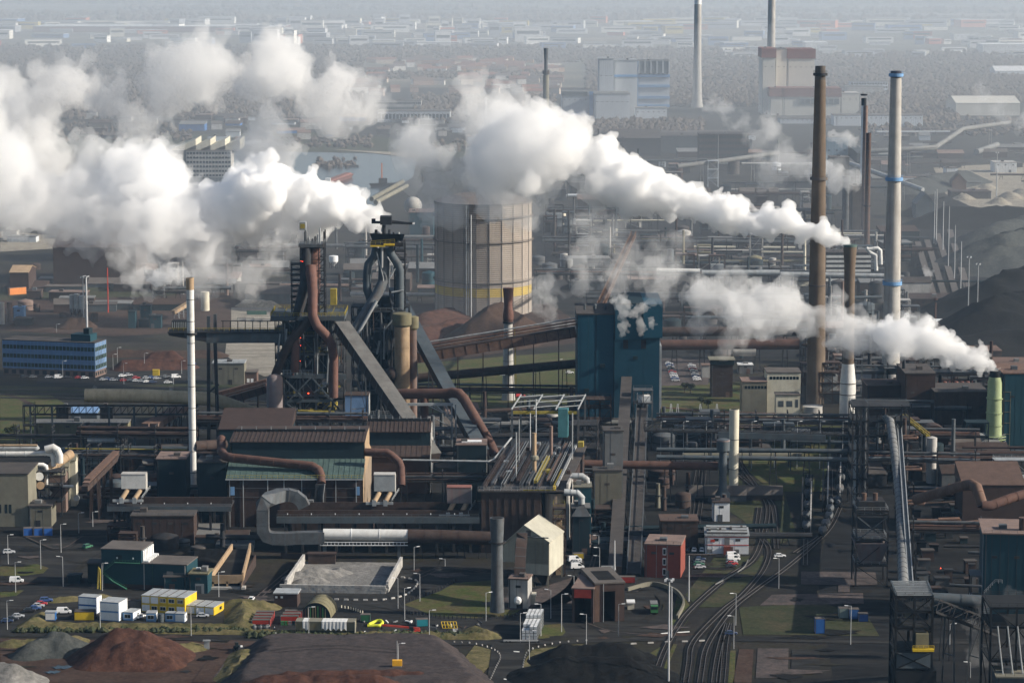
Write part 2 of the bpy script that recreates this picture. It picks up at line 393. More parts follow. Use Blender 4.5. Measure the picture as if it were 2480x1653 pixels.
patch('sand_floor','gravel',[(705,1425),(737,1360),(960,1362),(930,1425)],.14)
patch('verge','roughgrass',[(1150,1562),(1195,1575),(1205,1590),(1150,1653),(1060,1653),(1120,1600)],.16)
patch('verge','roughgrass',[(1400,1560),(1290,1572),(1270,1600),(1262,1653),(1310,1653),(1330,1590),(1440,1562)],.16)
# roads
road,_=ribbon('road','asphalt',[(-60,1534),(250,1538),(480,1545),(800,1553),(1100,1556),(1350,1552),(1600,1545),(1900,1548),(2520,1556)],7.5,.22)
ribbon('road','asphalt',[(1232,1556),(1228,1600),(1215,1700)],11,.25)
ribbon('road','redsoil',[(590,1552),(545,1590),(500,1653)],9,.25)
ribbon('road','asphalt',[(-60,930),(300,938),(600,945)],7,.2)
ribbon('road','asphalt',[(1010,1006),(1300,990),(1600,1012),(1900,1022)],6,.2)
ribbon('road','asphalt',[(940,1440),(985,1440),(1040,1408),(1080,1380),(1110,1330)],8,.21)
ribbon('road','asphalt',[(600,1472),(800,1452),(960,1470),(1050,1505),(1180,1510),(1300,1480),(1390,1430),(1420,1380),(1430,1330)],8,.2)
ribbon('path','redsoil',[(0,955),(40,962),(75,980)],3,.2)
mk=MB()
for x,y,x1,y1 in((1244,1578,1258,1579),(1220,1645,1232,1646),(1590,1536,1620,1533),(1640,1532,1670,1530)):
    a,b=G(x,y),G(x1,y1);mk.hexa([(a.x,a.y-.5,.2),(b.x,b.y-.5,.2),(b.x,b.y+.5,.2),(a.x,a.y+.5,.2),(a.x,a.y-.5,.30),(b.x,b.y-.5,.30),(b.x,b.y+.5,.30),(a.x,a.y+.5,.30)])
struct(mk,'road_marking','line')
# ------------------------------------------------------------------ railway tracks
def track(pts,name='railway_track'):
    bed,C=ribbon('rail_bed','asphaltdark',pts,3.6,.26)
    mb=MB();sl=MB()
    for s in(-.75,.75):
        L=[]
        for i,p in enumerate(C):
            d=(C[min(i+1,len(C)-1)]-C[max(i-1,0)]).normalized();L.append(p+V3(-d.y,d.x,0)*s+V3(0,0,.46))
        for a,b in zip(L,L[1:]):mb.beam(a,b,.17,.2)
    for a,b in zip(C,C[1:]):
        n=max(1,int((b-a).length/1.6));d=(b-a).normalized();q=V3(-d.y,d.x,0)
        for k in range(n):
            c=a.lerp(b,k/n)+V3(0,0,.31);sl.beam(c-q*1.25,c+q*1.25,.3,.14)
    r=struct(mb,name,'rail');s2=solo(sl,'sleepers','sleeper',None,None,loc=(0,0,0));s2.parent=r;s2['kind']='stuff'
    bed.parent=r;del bed['kind']
TR=[
    [(1575,1700),(1600,1600),(1640,1520),(1680,1470),(1760,1400),(1820,1360),(1845,1310),(1860,1240),(1845,1200),(1790,1150)],
    [(1655,1700),(1668,1610),(1680,1555),(1750,1480),(1800,1440),(1850,1380),(1862,1330),(1835,1290),(1840,1230)],
    [(1690,1700),(1700,1620),(1715,1560),(1770,1480),(1830,1430),(1900,1380),(1960,1330),(2010,1280),(2035,1230)],
    [(1725,1700),(1733,1620),(1745,1560),(1762,1510)],
    [(1745,1700),(1752,1620),(1757,1560),(1766,1512)],
    [(1950,1370),(1952,1300),(1955,1220),(1960,1150)],
    [(1880,1330),(1872,1230),(1840,1190),(1790,1120),(1770,1060)],
    [(1925,1340),(1995,1290),(2010,1230),(2012,1140)],
    [(1672,1270),(1680,1200),(1690,1140)],[(1690,1270),(1700,1200),(1706,1140)],
]
for t in TR:track(t)
for t in([(-40,955),(300,960),(700,975)],[(-40,963),(300,968),(700,983)],[(-40,945),(350,948),(600,960)]):track(t)
# ================================================================== KIT
CAM=V3(0,0,H);FWD=V3(0,CT,-ST)
def ppm(p):return F/(Vector(p)-CAM).dot(FWD)  # photo pixels per metre at a point
def Yg(x,y):return G(x,y).y
def bldg(name,label,cat,fr,wm='greyclad',rm='roofgrey',roof='flat',rh=3.0,wins=(),group=None,z0=0.0,over=.3,doors=(),winm='glass'):
    t=thing(name,label,cat,fr.p(fr.w/2,0,z0),group);w,d,h=fr.w,fr.d,fr.h
    mb=MB().fbox(fr,0,w,0,d,z0,z0+h)
    if roof=='gable':  # ridge along the front
        a=len(mb.v);mb.v+=[fr.p(0,0,z0+h),fr.p(0,d,z0+h),fr.p(0,d/2,z0+h+rh),fr.p(w,0,z0+h),fr.p(w,d,z0+h),fr.p(w,d/2,z0+h+rh)]
        mb.f+=[(a,a+2,a+1),(a+3,a+4,a+5)]
    if roof=='gableend':  # ridge away from the viewer
        a=len(mb.v);mb.v+=[fr.p(0,0,z0+h),fr.p(w,0,z0+h),fr.p(w/2,0,z0+h+rh),fr.p(0,d,z0+h),fr.p(w,d,z0+h),fr.p(w/2,d,z0+h+rh)]
        mb.f+=[(a,a+1,a+2),(a+4,a+3,a+5)]
    part(mb,'wall',wm,t)
    if roof=='flat':
        rf=part(MB().fbox(fr,-over,w+over,-over,d+over,z0+h,z0+h+.45),'roof',rm,t)
    elif roof=='gable':
        rf=part(MB().hexa([fr.p(-over,-over,z0+h-.1),fr.p(w+over,-over,z0+h-.1),fr.p(w+over,d/2,z0+h+rh),fr.p(-over,d/2,z0+h+rh),fr.p(-over,-over,z0+h+.25),fr.p(w+over,-over,z0+h+.25),fr.p(w+over,d/2,z0+h+rh+.35),fr.p(-over,d/2,z0+h+rh+.35)])
            .hexa([fr.p(-over,d/2,z0+h+rh),fr.p(w+over,d/2,z0+h+rh),fr.p(w+over,d+over,z0+h-.1),fr.p(-over,d+over,z0+h-.1),fr.p(-over,d/2,z0+h+rh+.35),fr.p(w+over,d/2,z0+h+rh+.35),fr.p(w+over,d+over,z0+h+.25),fr.p(-over,d+over,z0+h+.25)]),'roof',rm,t)
    elif roof=='gableend':
        rf=part(MB().hexa([fr.p(-over,-over,z0+h-.1),fr.p(w/2,-over,z0+h+rh),fr.p(w/2,d+over,z0+h+rh),fr.p(-over,d+over,z0+h-.1),fr.p(-over,-over,z0+h+.25),fr.p(w/2,-over,z0+h+rh+.35),fr.p(w/2,d+over,z0+h+rh+.35),fr.p(-over,d+over,z0+h+.25)])
            .hexa([fr.p(w/2,-over,z0+h+rh),fr.p(w+over,-over,z0+h-.1),fr.p(w+over,d+over,z0+h-.1),fr.p(w/2,d+over,z0+h+rh),fr.p(w/2,-over,z0+h+rh+.35),fr.p(w+over,-over,z0+h+.25),fr.p(w+over,d+over,z0+h+.25),fr.p(w/2,d+over,z0+h+rh+.35)]),'roof',rm,t)
    elif roof=='shed':  # slopes down towards the viewer
        part(MB().hexa([fr.p(-over,-over,z0+h),fr.p(w+over,-over,z0+h),fr.p(w+over,d+over,z0+h+.2),fr.p(-over,d+over,z0+h+.2),fr.p(-over,-over,z0+h+.3),fr.p(w+over,-over,z0+h+.3),fr.p(w+over,d+over,z0+h+rh),fr.p(-over,d+over,z0+h+rh)]),'roof',rm,t)
    for wn in wins:
        u0,u1,a,b=wn[:4];side=wn[4]if len(wn)>4 else 'f'
        m=MB()
        if side=='f':m.fbox(fr,u0,u1,-.06,.1,z0+a,z0+b)
        else:m.fbox(fr,w-.1,w+.06,u0,u1,z0+a,z0+b)
        part(m,'window',winm,t)
    if not wins and fr.h>4 and fr.w>5 and roof=='flat':
        q=random.Random(int(w*977+h*131));a=q.uniform(.1,.6)*w;part(MB().fbox(fr,a,a+min(w*.3,2.6),d*.3,d*.3+min(d*.4,3),z0+h+.45,z0+h+q.uniform(1.2,2.4)),'roof_unit',q.choice(['greyclad','roofdark','steel']),t)
        part(MB().fbox(fr,w*.03,w*.03+.3,-.16,0,z0,z0+h),'downpipe',q.choice(['steel','darksteel']),t)
        sm=MB()
        for k in range(1,int(w/2.8)):sm.fbox(fr,k*2.8-.05,k*2.8+.05,-.05,0,z0+.1,z0+h-.05)
        if sm.v:part(sm,'cladding_seam',q.choice([wm,'roofdark']),t)
        if not group:
            a=q.uniform(.3,.8)*w;part(MB().fbox(fr,a-1,a+1,-.1,.05,z0+.02,z0+2.8),'door',q.choice(['steel','darksteel','brick']),t)
            for k in range(int(w/6)):part(MB().fbox(fr,(k+.5)*w/int(w/6)-.9,(k+.5)*w/int(w/6)+.9,-.08,.05,z0+h*.72,z0+h*.72+.9),'louvre',q.choice(['darksteel','roofdark']),t)
            mb2=MB();rail_on(mb2,[fr.p(0,0,z0+h+.45),fr.p(w,0,z0+h+.45)],1.0,2.5,.08);part(mb2,'roof_railing','steel',rf)
    for u0,u1,b in doors:part(MB().fbox(fr,u0,u1,-.07,.1,z0+.02,z0+b),'door','tealdark' if wm!='teal' else 'lightsteel',t)
    return t
def winrow(u0,u1,z0,z1,n,gap=.35,side='f'):
    s=(u1-u0)/n
    return[(u0+i*s+s*gap/2,u0+(i+1)*s-s*gap/2,z0,z1,side)for i in range(n)]
def chimney(name,label,x,yb,prof,m,rings=(),group=None,n=24,cat='chimney',topm=None,seg=0):
    """prof: (row in the photo, width in photo pixels) from the foot up"""
    b=G(x,yb);t=thing(name,label,cat,b,group);P=[]
    for y,wpx in prof:
        p=PD(x,y,b.y);P.append((wpx/2/ppm(p),max(0,p.z)))
    k=len(P)-(1 if topm else 0)
    part(MB().lathe(b,P[:k],n),'shaft',m,t,smooth=True)
    if topm:part(MB().lathe(b,[(P[-2][0]+.03,P[-2][1]-.2),(P[-1][0],P[-1][1])],n),'cap',topm,t,smooth=True)
    r1,z1=P[-1]
    part(MB().lathe(b,[(r1*.82,z1+.02),(r1*.82,z1+.05)],n),'mouth','black',t)
    for y,wpx,hp,rm in rings:
        p=PD(x,y,b.y);s=ppm(p);r=wpx/2/s
        q=part(MB().lathe(b,[(r*.7,p.z),(r,p.z+.1),(r,p.z+hp/s),(r*.93,p.z+hp/s+.05),(r*.7,p.z+hp/s*.6)],n),'platform',rm,t)
        if hp>=5:
            rl=MB()
            for zz in(hp/s+.6,hp/s+1.1):
                L=[b+V3(c*r,k2*r,p.z+zz)for c,k2 in ring(n)]
                for a,c in zip(L,L[1:]+L[:1]):rl.beam(a,c,.08)
            part(rl,'railing',rm,q)
    for i in range(seg):  # joints of the shell
        f=(i+1)/(seg+1);zt=P[0][1]+(z1-P[0][1])*f
        for(ra,za),(rb,zb)in zip(P,P[1:]):
            if za<=zt<=zb and zb>za:
                rr=ra+(rb-ra)*(zt-za)/(zb-za)
                part(MB().lathe(b,[(rr*.9,zt-.12),(rr+.10,zt-.12),(rr+.10,zt+.12),(rr*.9,zt+.12)],n),'flange','steel',t)
    return t
def pipe(name,label,pts,r,m,cat='pipe',group=None,fl=12.0,n=12,legs=0,legm='darksteel',flm=None,smooth=True):
    pts=[Vector(p)for p in pts];c=sum(pts,Vector())/len(pts);t=thing(name,label,cat,V3(c.x,c.y,0),group)
    part(MB().tube(pts,r,n),'shell',m,t,smooth=smooth)
    if fl:
        L=sum((b-a).length for a,b in zip(pts,pts[1:]));k=max(1,int(L/fl));acc=0;nxt=L/(k+1);rr=r if not isinstance(r,(list,tuple))else r[0]
        for a,b in zip(pts,pts[1:]):
            l=(b-a).length;d=(b-a).normalized()if l else V3(1,0,0)
            while nxt<=acc+l and nxt<L-.1:
                p=a+d*(nxt-acc);part(MB().tube([p-d*.14,p+d*.14],rr+.12,n),'flange',flm or m,t);nxt+=L/(k+1)
            acc+=l
    if legs:
        for i in range(legs):
            f=(i+.5)/legs*(len(pts)-1);k=min(int(f),len(pts)-2);p=pts[k].lerp(pts[k+1],f-k)
            rr=r if not isinstance(r,(list,tuple))else r[0]
            if p.z>rr+1:part(MB().beam(p-V3(-.9,0,rr),(p.x+1.6,p.y,0),.35).beam(p-V3(.9,0,rr),(p.x-1.6,p.y,0),.35).beam((p.x-1.3,p.y,p.z*.5),(p.x+1.3,p.y,p.z*.5),.25),'trestle',legm,t)
    return t
def rail_on(mb,pts,h=1.1,step=2.5,w=.09):
    pts=[Vector(p)for p in pts]
    for a,b in zip(pts,pts[1:]):
        mb.beam(a+V3(0,0,h),b+V3(0,0,h),w);mb.beam(a+V3(0,0,h*.5),b+V3(0,0,h*.5),w*.8)
        k=max(1,int((b-a).length/step))
        for i in range(k+1):p=a.lerp(b,i/k);mb.beam(p,p+V3(0,0,h),w)
def frame(parent,fr,u0,u1,v0,v1,zs,nu=2,nv=1,m='darksteel',w=.5,deck=True,brace=True,railm=None,deckm=None):
    """open steel frame: every column, deck, railing and bracing is a part"""
    us=[u0+(u1-u0)*i/nu for i in range(nu+1)];vv=[v0+(v1-v0)*i/nv for i in range(nv+1)]
    for i,u in enumerate(us):
        for j,v in enumerate(vv):
            if 0<i<nu and 0<j<nv:continue
            part(MB().beam(fr.p(u,v,zs[0]),fr.p(u,v,zs[-1]),w),'column',m,parent)
    for k,z in enumerate(zs[1:]):
        mb=MB()
        for v in vv:mb.beam(fr.p(u0,v,z),fr.p(u1,v,z),w*.7,w)
        for u in us:mb.beam(fr.p(u,v0,z),fr.p(u,v1,z),w*.7,w)
        dk=part(mb,'floor_beam',m,parent)
        if deck:part(MB().fbox(fr,u0-.3,u1+.3,v0-.3,v1+.3,z+w/2+.01,z+w/2+.12),'deck',deckm or m,dk)
        if railm:
            rl=MB();rail_on(rl,[fr.p(u0,v0,z+.4),fr.p(u1,v0,z+.4),fr.p(u1,v1,z+.4),fr.p(u0,v1,z+.4),fr.p(u0,v0,z+.4)])
            part(rl,'railing',railm,dk)
    if brace:
        for k,(a,b)in enumerate(zip(zs,zs[1:])):
            mb=MB()
            for i in range(nu):
                p,q=(us[i],us[i+1])if(i+k)%2 else(us[i+1],us[i])
                mb.beam(fr.p(p,v0,a),fr.p(q,v0,b),w*.45);
            mb.beam(fr.p(u1,v0,a),fr.p(u1,v1,b),w*.45);mb.beam(fr.p(u0,v0,a),fr.p(u0,v1,b),w*.45)
            part(mb,'bracing',m,parent)
def rack(name,label,a,b,h,pipes,width=5,step=14,group=None,m='darksteel',cat='pipe rack',levels=1):
    """pipe bridge on portal frames between two ground points; pipes: (offset, level, radius, material)"""
    a,b=Vector(a),Vector(b);L=(b-a).length;fr=Fr(a,b-a);t=thing(name,label,cat,(a+b)/2,group)
    n=max(1,int(L/step))
    for i in range(n+1):
        u=L*i/n;mb=MB().beam(fr.p(u,-width/2,0),fr.p(u,-width/2,h+levels*2.5),.4).beam(fr.p(u,width/2,0),fr.p(u,width/2,h+levels*2.5),.4)
        for k in range(levels+1):mb.beam(fr.p(u,-width/2-.5,h+k*2.5),fr.p(u,width/2+.5,h+k*2.5),.4)
        part(mb,'portal',m,t)
    for o,lv,r,pm in pipes:
        z=h+lv*2.5+.2+r;part(MB().tube([fr.p(-2,o,z),fr.p(L+2,o,z)],r,8),'pipe',pm,t,smooth=True)
    mb=MB()
    for v in(-width/2,width/2):mb.beam(fr.p(0,v,h),fr.p(L,v,h),.3,.6)
    part(mb,'girder',m,t)
    return t
def gallery(name,label,a,b,wd,ht,m,roofm=None,legs=3,group=None,cat='conveyor',ribs=8,legm='steel',open_=False,under=.0):
    """inclined conveyor gallery; a and b are the middle of its floor at both ends"""
    a,b=Vector(a),Vector(b);d=b-a;L=d.length;dn=d.normalized();q=V3(-d.y,d.x,0).normalized()*(wd/2);up=q.normalized().cross(dn)*-1
    if up.z<0:up=-up
    t=thing(name,label,cat,V3(a.x,a.y,0),group);U=up*ht
    if not open_:
        part(MB().hexa([a-q,a+q,b+q,b-q,a-q+U,a+q+U,b+q+U,b-q+U])if True else None,'casing',m,t)
        if roofm:part(MB().hexa([a-q*1.06+U,a+q*1.06+U,b+q*1.06+U,b-q*1.06+U,a-q*1.06+U*1.08,a+q*1.06+U*1.08,b+q*1.06+U*1.08,b-q*1.06+U*1.08]),'roof',roofm,t)
        for i in range(ribs):
            p=a+d*((i+.5)/ribs);e=dn*.14;part(MB().hexa([p-e-q*1.04-U*.02,p-e+q*1.04-U*.02,p+e+q*1.04-U*.02,p+e-q*1.04-U*.02,p-e-q*1.04+U*1.03,p-e+q*1.04+U*1.03,p+e+q*1.04+U*1.03,p+e-q*1.04+U*1.03]),'rib',legm,t)
    else:
        part(MB().hexa([a-q,a+q,b+q,b-q,a-q+U*.12,a+q+U*.12,b+q+U*.12,b-q+U*.12]),'belt',roofm or 'black',t)
        for s in(-1,1):
            mb=MB();mb.beam(a+q*s+U,b+q*s+U,.3).beam(a+q*s,b+q*s,.4,.6);k=max(3,int(L/5))
            for i in range(k):p0,p1=a+d*(i/k),a+d*((i+1)/k);mb.beam(p0+q*s,p1+q*s+U,.18).beam(p0+q*s,p0+q*s+U,.2)
            part(mb,'truss',m,t)
    for i in range(legs):
        p=a+d*((i+.7)/(legs+.4))
        if p.z>2:part(MB().beam(p-q,(p-q).xy.to_3d()-q*.4,.45).beam(p+q,(p+q).xy.to_3d()+q*.4,.45).beam(p-q-V3(0,0,p.z*.5),p+q-V3(0,0,p.z*.5),.3).beam(p-q,(p+q).xy.to_3d()+V3(0,0,p.z*.5),.22),'trestle',legm,t)
    return t
def tank(name,label,x,yb,wpx,yt,m,cat='tank',group=None,cone=.15,leg=0.0,n=20,capm=None,stair=False):
    b=G(x,yb);s=ppm(b);r=wpx/2/s;h=PD(x,yt,b.y).z;t=thing(name,label,cat,b,group)
    part(MB().lathe(b,[(r,leg),(r,h)],n),'shell',m,t,smooth=True)
    part(MB().lathe(b,[(r*1.02,h),(r*1.02,h+.15),(r*.1,h+r*cone+.15)],n),'lid',capm or m,t,smooth=True)
    for k in range(2):zz=leg+(h-leg)*(k+1)/3;part(MB().lathe(b,[(r*.98,zz),(r+.1,zz),(r+.1,zz+.25),(r*.98,zz+.25)],n),'hoop',m,t)
    if leg:
        for c,q in ring(6):part(MB().beam(b+V3(c*r*.85,q*r*.85,0),b+V3(c*r*.85,q*r*.85,leg+.3),.35),'leg','darksteel',t)
        part(MB().lathe(b,[(r*.2,leg*.35),(r,leg+.02)],n),'hopper',m,t)
    return t
# ------------------------------------------------------------------ piles
def pile(name,label,m,ridges,step=1.2,rough=.5,slope=.72,cat='stockpile',flat=None,clip=None):
    """ridges: ((x,y),(x,y),height[,slope]) crest lines over ground points; a heap at its angle of repose"""
    from mathutils import noise
    RR=[(G(*a),G(*b),h,(r[0]if r else slope))for a,b,h,*r in ridges]
    x0=min(min(a.x,b.x)-h/s for a,b,h,s in RR)-2;x1=max(max(a.x,b.x)+h/s for a,b,h,s in RR)+2
    y0=min(min(a.y,b.y)-h/s for a,b,h,s in RR)-2;y1=max(max(a.y,b.y)+h/s for a,b,h,s in RR)+2
    nx,ny=max(4,int((x1-x0)/step)),max(4,int((y1-y0)/step));sx,sy=(x1-x0)/nx,(y1-y0)/ny
    hs={};mb=MB();idx={}
    for j in range(ny+1):
        for i in range(nx+1):
            p=V3(x0+i*sx,y0+j*sy,0);z=-9
            for a,b,h,s in RR:
                ab=b-a;tt=max(0,min(1,(p-a).dot(ab)/max(1e-6,ab.length_squared)));dd=(p-(a+ab*tt)).length
                nn=noise.noise(p*.06+V3(3.1*h,0,0))*.28+noise.noise(p*.17)*.12
                z=max(z,min(h,h*(1.0+nn*.7)-s*dd*(1+nn*.6)))
            if z>0:z+=rough*(noise.noise(p*.35)*.6+noise.noise(p*.9)*.4-abs(noise.noise(V3(p.x*.22,p.y*.05,1)))*1.1)*min(1,z/2)
            if flat:z=min(z,flat+.25*noise.noise(p*.12)+.12*noise.noise(p*.5))
            hs[i,j]=z
    def vid(i,j):
        if(i,j)not in idx:idx[i,j]=len(mb.v);mb.v.append(V3(x0+i*sx,y0+j*sy,max(-.5,hs[i,j])))
        return idx[i,j]
    for j in range(ny):
        for i in range(nx):
            q=[(i,j),(i+1,j),(i+1,j+1),(i,j+1)]
            if max(hs[k]for k in q)>0:mb.f.append(tuple(vid(*k)for k in q))
    c=(RR[0][0]+RR[0][1])/2
    return solo(mb,name,m,label,cat,loc=(c.x,c.y,0),smooth=True)
# ------------------------------------------------------------------ small repeated things
PROTO=V3(0,-400,0)
def proto(o):
    return o
def mk_car(kind):
    dims={'car':(4.3,1.75,1.45),'van':(5.1,1.95,2.1),'suv':(4.6,1.85,1.7)}[kind];L,W,Hh=dims
    t=thing('parked_'+('van' if kind=='van' else 'car'),'car','van' if kind=='van' else 'car',(0,0,0));w=W/2;l=L/2
    z1=.85 if kind=='car' else 1.0 if kind=='suv' else 1.15
    b=MB().hexa([(-l,-w,.3),(l,-w,.3),(l,w,.3),(-l,w,.3),(-l*.98,-w*.96,z1*.85),(l*.98,-w*.96,z1*.8),(l*.98,w*.96,z1*.8),(-l*.98,w*.96,z1*.85)])
    b.hexa([(-l*.97,-w*.95,z1*.84),(l*.95,-w*.95,z1*.79),(l*.95,w*.95,z1*.79),(-l*.97,w*.95,z1*.84),(-l*.93,-w*.9,z1),(l*.45,-w*.9,z1),(l*.45,w*.9,z1),(-l*.93,w*.9,z1)])
    e=part(b,'body','paint',t);e['tint']=1
    f0,f1={'car':(-.88,.42),'van':(-.94,.66),'suv':(-.92,.42)}[kind];r0,r1={'car':(-.62,.16),'van':(-.92,.42),'suv':(-.82,.2)}[kind]
    gz=z1-.02;top=Hh-.12
    part(MB().hexa([(l*f0,-w*.86,gz),(l*f1,-w*.86,gz),(l*f1,w*.86,gz),(l*f0,w*.86,gz),(l*r0,-w*.72,top),(l*r1,-w*.72,top),(l*r1,w*.72,top),(l*r0,w*.72,top)]),'window','glass',t)
    rf=MB().hexa([(l*r0,-w*.73,top),(l*r1,-w*.73,top),(l*r1,w*.73,top),(l*r0,w*.73,top),(l*r0*.95,-w*.66,Hh),(l*r1*.9,-w*.66,Hh),(l*r1*.9,w*.66,Hh),(l*r0*.95,w*.66,Hh)])
    for s in(-1,1):
        rf.beam((l*r0,s*w*.74,top),(l*f0,s*w*.88,gz),.10).beam((l*r1,s*w*.74,top),(l*f1,s*w*.88,gz),.10).beam((l*(r0+r1)/2,s*w*.75,top),(l*(f0+f1)/2,s*w*.88,gz),.09)
    if kind=='van':rf.hexa([(l*f0,-w*.88,gz),(l*.05,-w*.88,gz),(l*.05,w*.88,gz),(l*f0,w*.88,gz),(l*r0,-w*.75,top),(l*.05,-w*.75,top),(l*.05,w*.75,top),(l*r0,w*.75,top)])
    e=part(rf,'roof','paint',t);e['tint']=1
    for x in(-.62,.62):
        for s in(-1,1):
            p=V3(l*x,s*w*.9,.32);part(MB().tube([p-V3(0,.1,0),p+V3(0,.1,0)],.32,10),'wheel','tyre',t)
    for s in(-1,1):part(MB().box(l*.96,l*1.0,s*w*.7-.18,s*w*.7+.18,.55,.72),'headlight','lamp',t)
    return t
CARS={k:mk_car(k)for k in('car','van','suv')}
CARN={k:0 for k in CARS}
CC={'white':(.75,.75,.75),'silver':(.42,.43,.45),'black':(.02,.02,.025),'blue':(.04,.08,.22),'red':(.40,.03,.03),'grey':(.15,.16,.17),'green':(.04,.14,.08),'darkblue':(.02,.035,.09)}
def car(x,y,rz,col,label,kind='car',group=None):
    src=CARS[kind];p=G(x,y)+V3(0,0,.34);rz=math.radians(rz)
    if CARN[kind]==0:
        KIDS[src.name]=[(c,list(c.children))for c in src.children];src.location=p;src.rotation_euler=(0,0,rz);src['label']=label
        for c in src.children:
            if c.get('tint'):c.color=(*CC[col],1)
        if group:src['group']=group
    else:
        o=copy_thing(src,p,rz,label,col=CC[col])
        if group:o['group']=group
        elif 'group' in o:del o['group']
    CARN[kind]+=1
def mk_lamp(h,arms):
    t=thing('street_lamp','lamp','street lamp',(0,0,0));part(MB().tube([(0,0,0),(0,0,h)],[.13,.08],8),'pole','post',t)
    for s in arms:
        a=part(MB().beam((0,0,h-.05),(s*1.3,0,h+.12),.1),'arm','post',t);part(MB().hexa([(s*1.0,-.22,h+.04),(s*2.2,-.17,h+.12),(s*2.2,.17,h+.12),(s*1.0,.22,h+.04),(s*1.0,-.2,h+.22),(s*2.2,-.13,h+.26),(s*2.2,.13,h+.26),(s*1.0,.2,h+.22)]),'lamp_head','lamp',a)
    return t
LAMPS={}
def lamp(x,yb,yt,arm=(-1,),label=None,group='street lamps along the works roads'):
    b=G(x,yb);h=PD(x,yt,b.y).z;k=(round(h),arm);label=label or 'grey street lamp with a pale flat head beside a works road'
    if k not in LAMPS:
        LAMPS[k]=mk_lamp(round(h),arm);LAMPS[k].location=b;o=LAMPS[k];o['label']=label
        KIDS[o.name]=[(c,list(c.children))for c in o.children]
    else:o=copy_thing(LAMPS[k],b,R.uniform(-.3,.3),label)
    o['group']=group
    return o
def mast(x,yb,yt,wpx,m='post',label='tall pale floodlight mast',group=None,heads=True):
    b=G(x,yb);h=PD(x,yt,b.y).z;r=max(.14,wpx/2/ppm(b));t=thing('floodlight_mast',label,'mast',b,group)
    part(MB().tube([b,b+V3(0,0,h)],[r*1.3,r*.8],8),'pole',m,t)
    if heads:
        part(MB().lathe(b+V3(0,0,h),[(1.2,0),(1.2,.3)],10),'ring_frame','steel',t)
        for c,q in ring(4,.5):part(MB().box(b.x+c*1.4-.35,b.x+c*1.4+.35,b.y+q*1.4-.3,b.y+q*1.4+.3,h-.2,h+.5),'floodlight','lamp',t)
    return t
def mk_container(L=6.06,W=2.44,Hh=2.6,group=None):
    t=thing('container','container','container',(0,0,0));e=part(MB().box(-L/2,L/2,-W/2,W/2,.12,Hh),'body','shed',t);e['tint']=1
    e=part(MB().box(-L/2-.04,L/2+.04,-W/2-.04,W/2+.04,Hh,Hh+.1),'roof','roofgrey',t)
    for i in(-1,1):
        for j in(-1,1):part(MB().box(i*L/2-.1,i*L/2+.1,j*W/2-.1,j*W/2+.1,0,Hh+.14),'corner_post','steel',t)
    rb=MB()
    for i in range(11):
        x=-L/2+.4+i*(L-.8)/10
        for j in(-1,1):rb.box(x-.1,x+.1,j*W/2-.05,j*W/2+.05,.25,Hh-.15)
    e=part(rb,'corrugation','shed',t);e['tint']=1
    part(MB().box(L/2,L/2+.06,-W*.44,-.04,.3,Hh-.2).box(L/2,L/2+.06,.04,W*.44,.3,Hh-.2),'door','shed',t)['tint']=1
    return t
CONT={}
def container(x,yb,rz,col,label,L=6.06,Hh=2.6,z=0,group=None,W=2.44):
    k=(L,Hh,W);p=G(x,yb)+V3(0,0,z+.1)
    if k not in CONT:
        o=CONT[k]=mk_container(L,W,Hh);o.location=p;o.rotation_euler=(0,0,math.radians(rz));o['label']=label
        KIDS[o.name]=[(c,list(c.children))for c in o.children]
        for c in o.children:
            if c.get('tint'):c.color=(*col,1)
    else:o=copy_thing(CONT[k],p,math.radians(rz),label,col=col)
    if group:o['group']=group
    elif 'group' in o:del o['group']
    return o
# ================================================================== LANDMARKS OF THE WORKS
A=PD
def AX(x0,x1,yb,yt,dep,z0=0):return fb(x0,yb,x1,yb,yt,dep,z0)
# ------------------------------------------------------------------ gasholder
b=G(1171,752);s=ppm(b);r=118/s;ztop=A(1171,488,b.y).z;NG=24
t=thing('gasholder','huge ribbed cylindrical gasholder with a yellow band behind the blast furnaces','gasholder',b)
zy0,zy1=A(1171,707,b.y).z,A(1171,686,b.y).z
def corr(z0,z1,step=1.25):
    P=[];z=z0
    while z<z1-.01:
        P+=[(r,z),(r,z+step*.55),(r-.28,z+step*.62),(r-.28,z+step*.95)];z+=step
    return P
part(MB().lathe(b,corr(0,zy0),NG,ph=.13),'wall','gasholder',t)
part(MB().lathe(b,corr(zy0,zy1),NG,ph=.13),'yellow_band','gasyellow',t,label='yellow painted band round the gasholder')
part(MB().lathe(b,corr(zy1,ztop),NG,ph=.13),'wall','gasholder',t)
part(MB().lathe(b,[(r+.4,ztop),(r+.4,ztop+.8),(r*.6,ztop+4.5),(2,ztop+6.5)],NG,ph=.13),'roof','gasrib',t)
for c,q in ring(NG,.13):part(MB().beam(b+V3(c*r,q*r,0),b+V3(c*r,q*r,ztop+1),.38),'column','gasrib',t)
for row in(578,673,520):
    z=A(1171,row,b.y).z
    wk=part(MB().lathe(b,[(r,z),(r+1.1,z),(r+1.1,z+.3),(r,z+.3)],NG,ph=.13),'walkway','gasrib',t)
    rl=MB()
    L=[b+V3(c*(r+1.1),q*(r+1.1),z+1.4)for c,q in ring(NG,.13)]
    for p,q in zip(L,L[1:]+L[:1]):rl.beam(p,q,.12).beam(p,p-V3(0,0,1.2),.1)
    part(rl,'railing','gasrib',wk)
p0=A(1130,742,b.y-r*.97)
part(MB().beam((p0.x,p0.y,0),(p0.x,p0.y,ztop),.7).beam((p0.x+1.2,p0.y,0),(p0.x+1.2,p0.y,ztop),.3),'ladder_shaft','lightsteel',t)
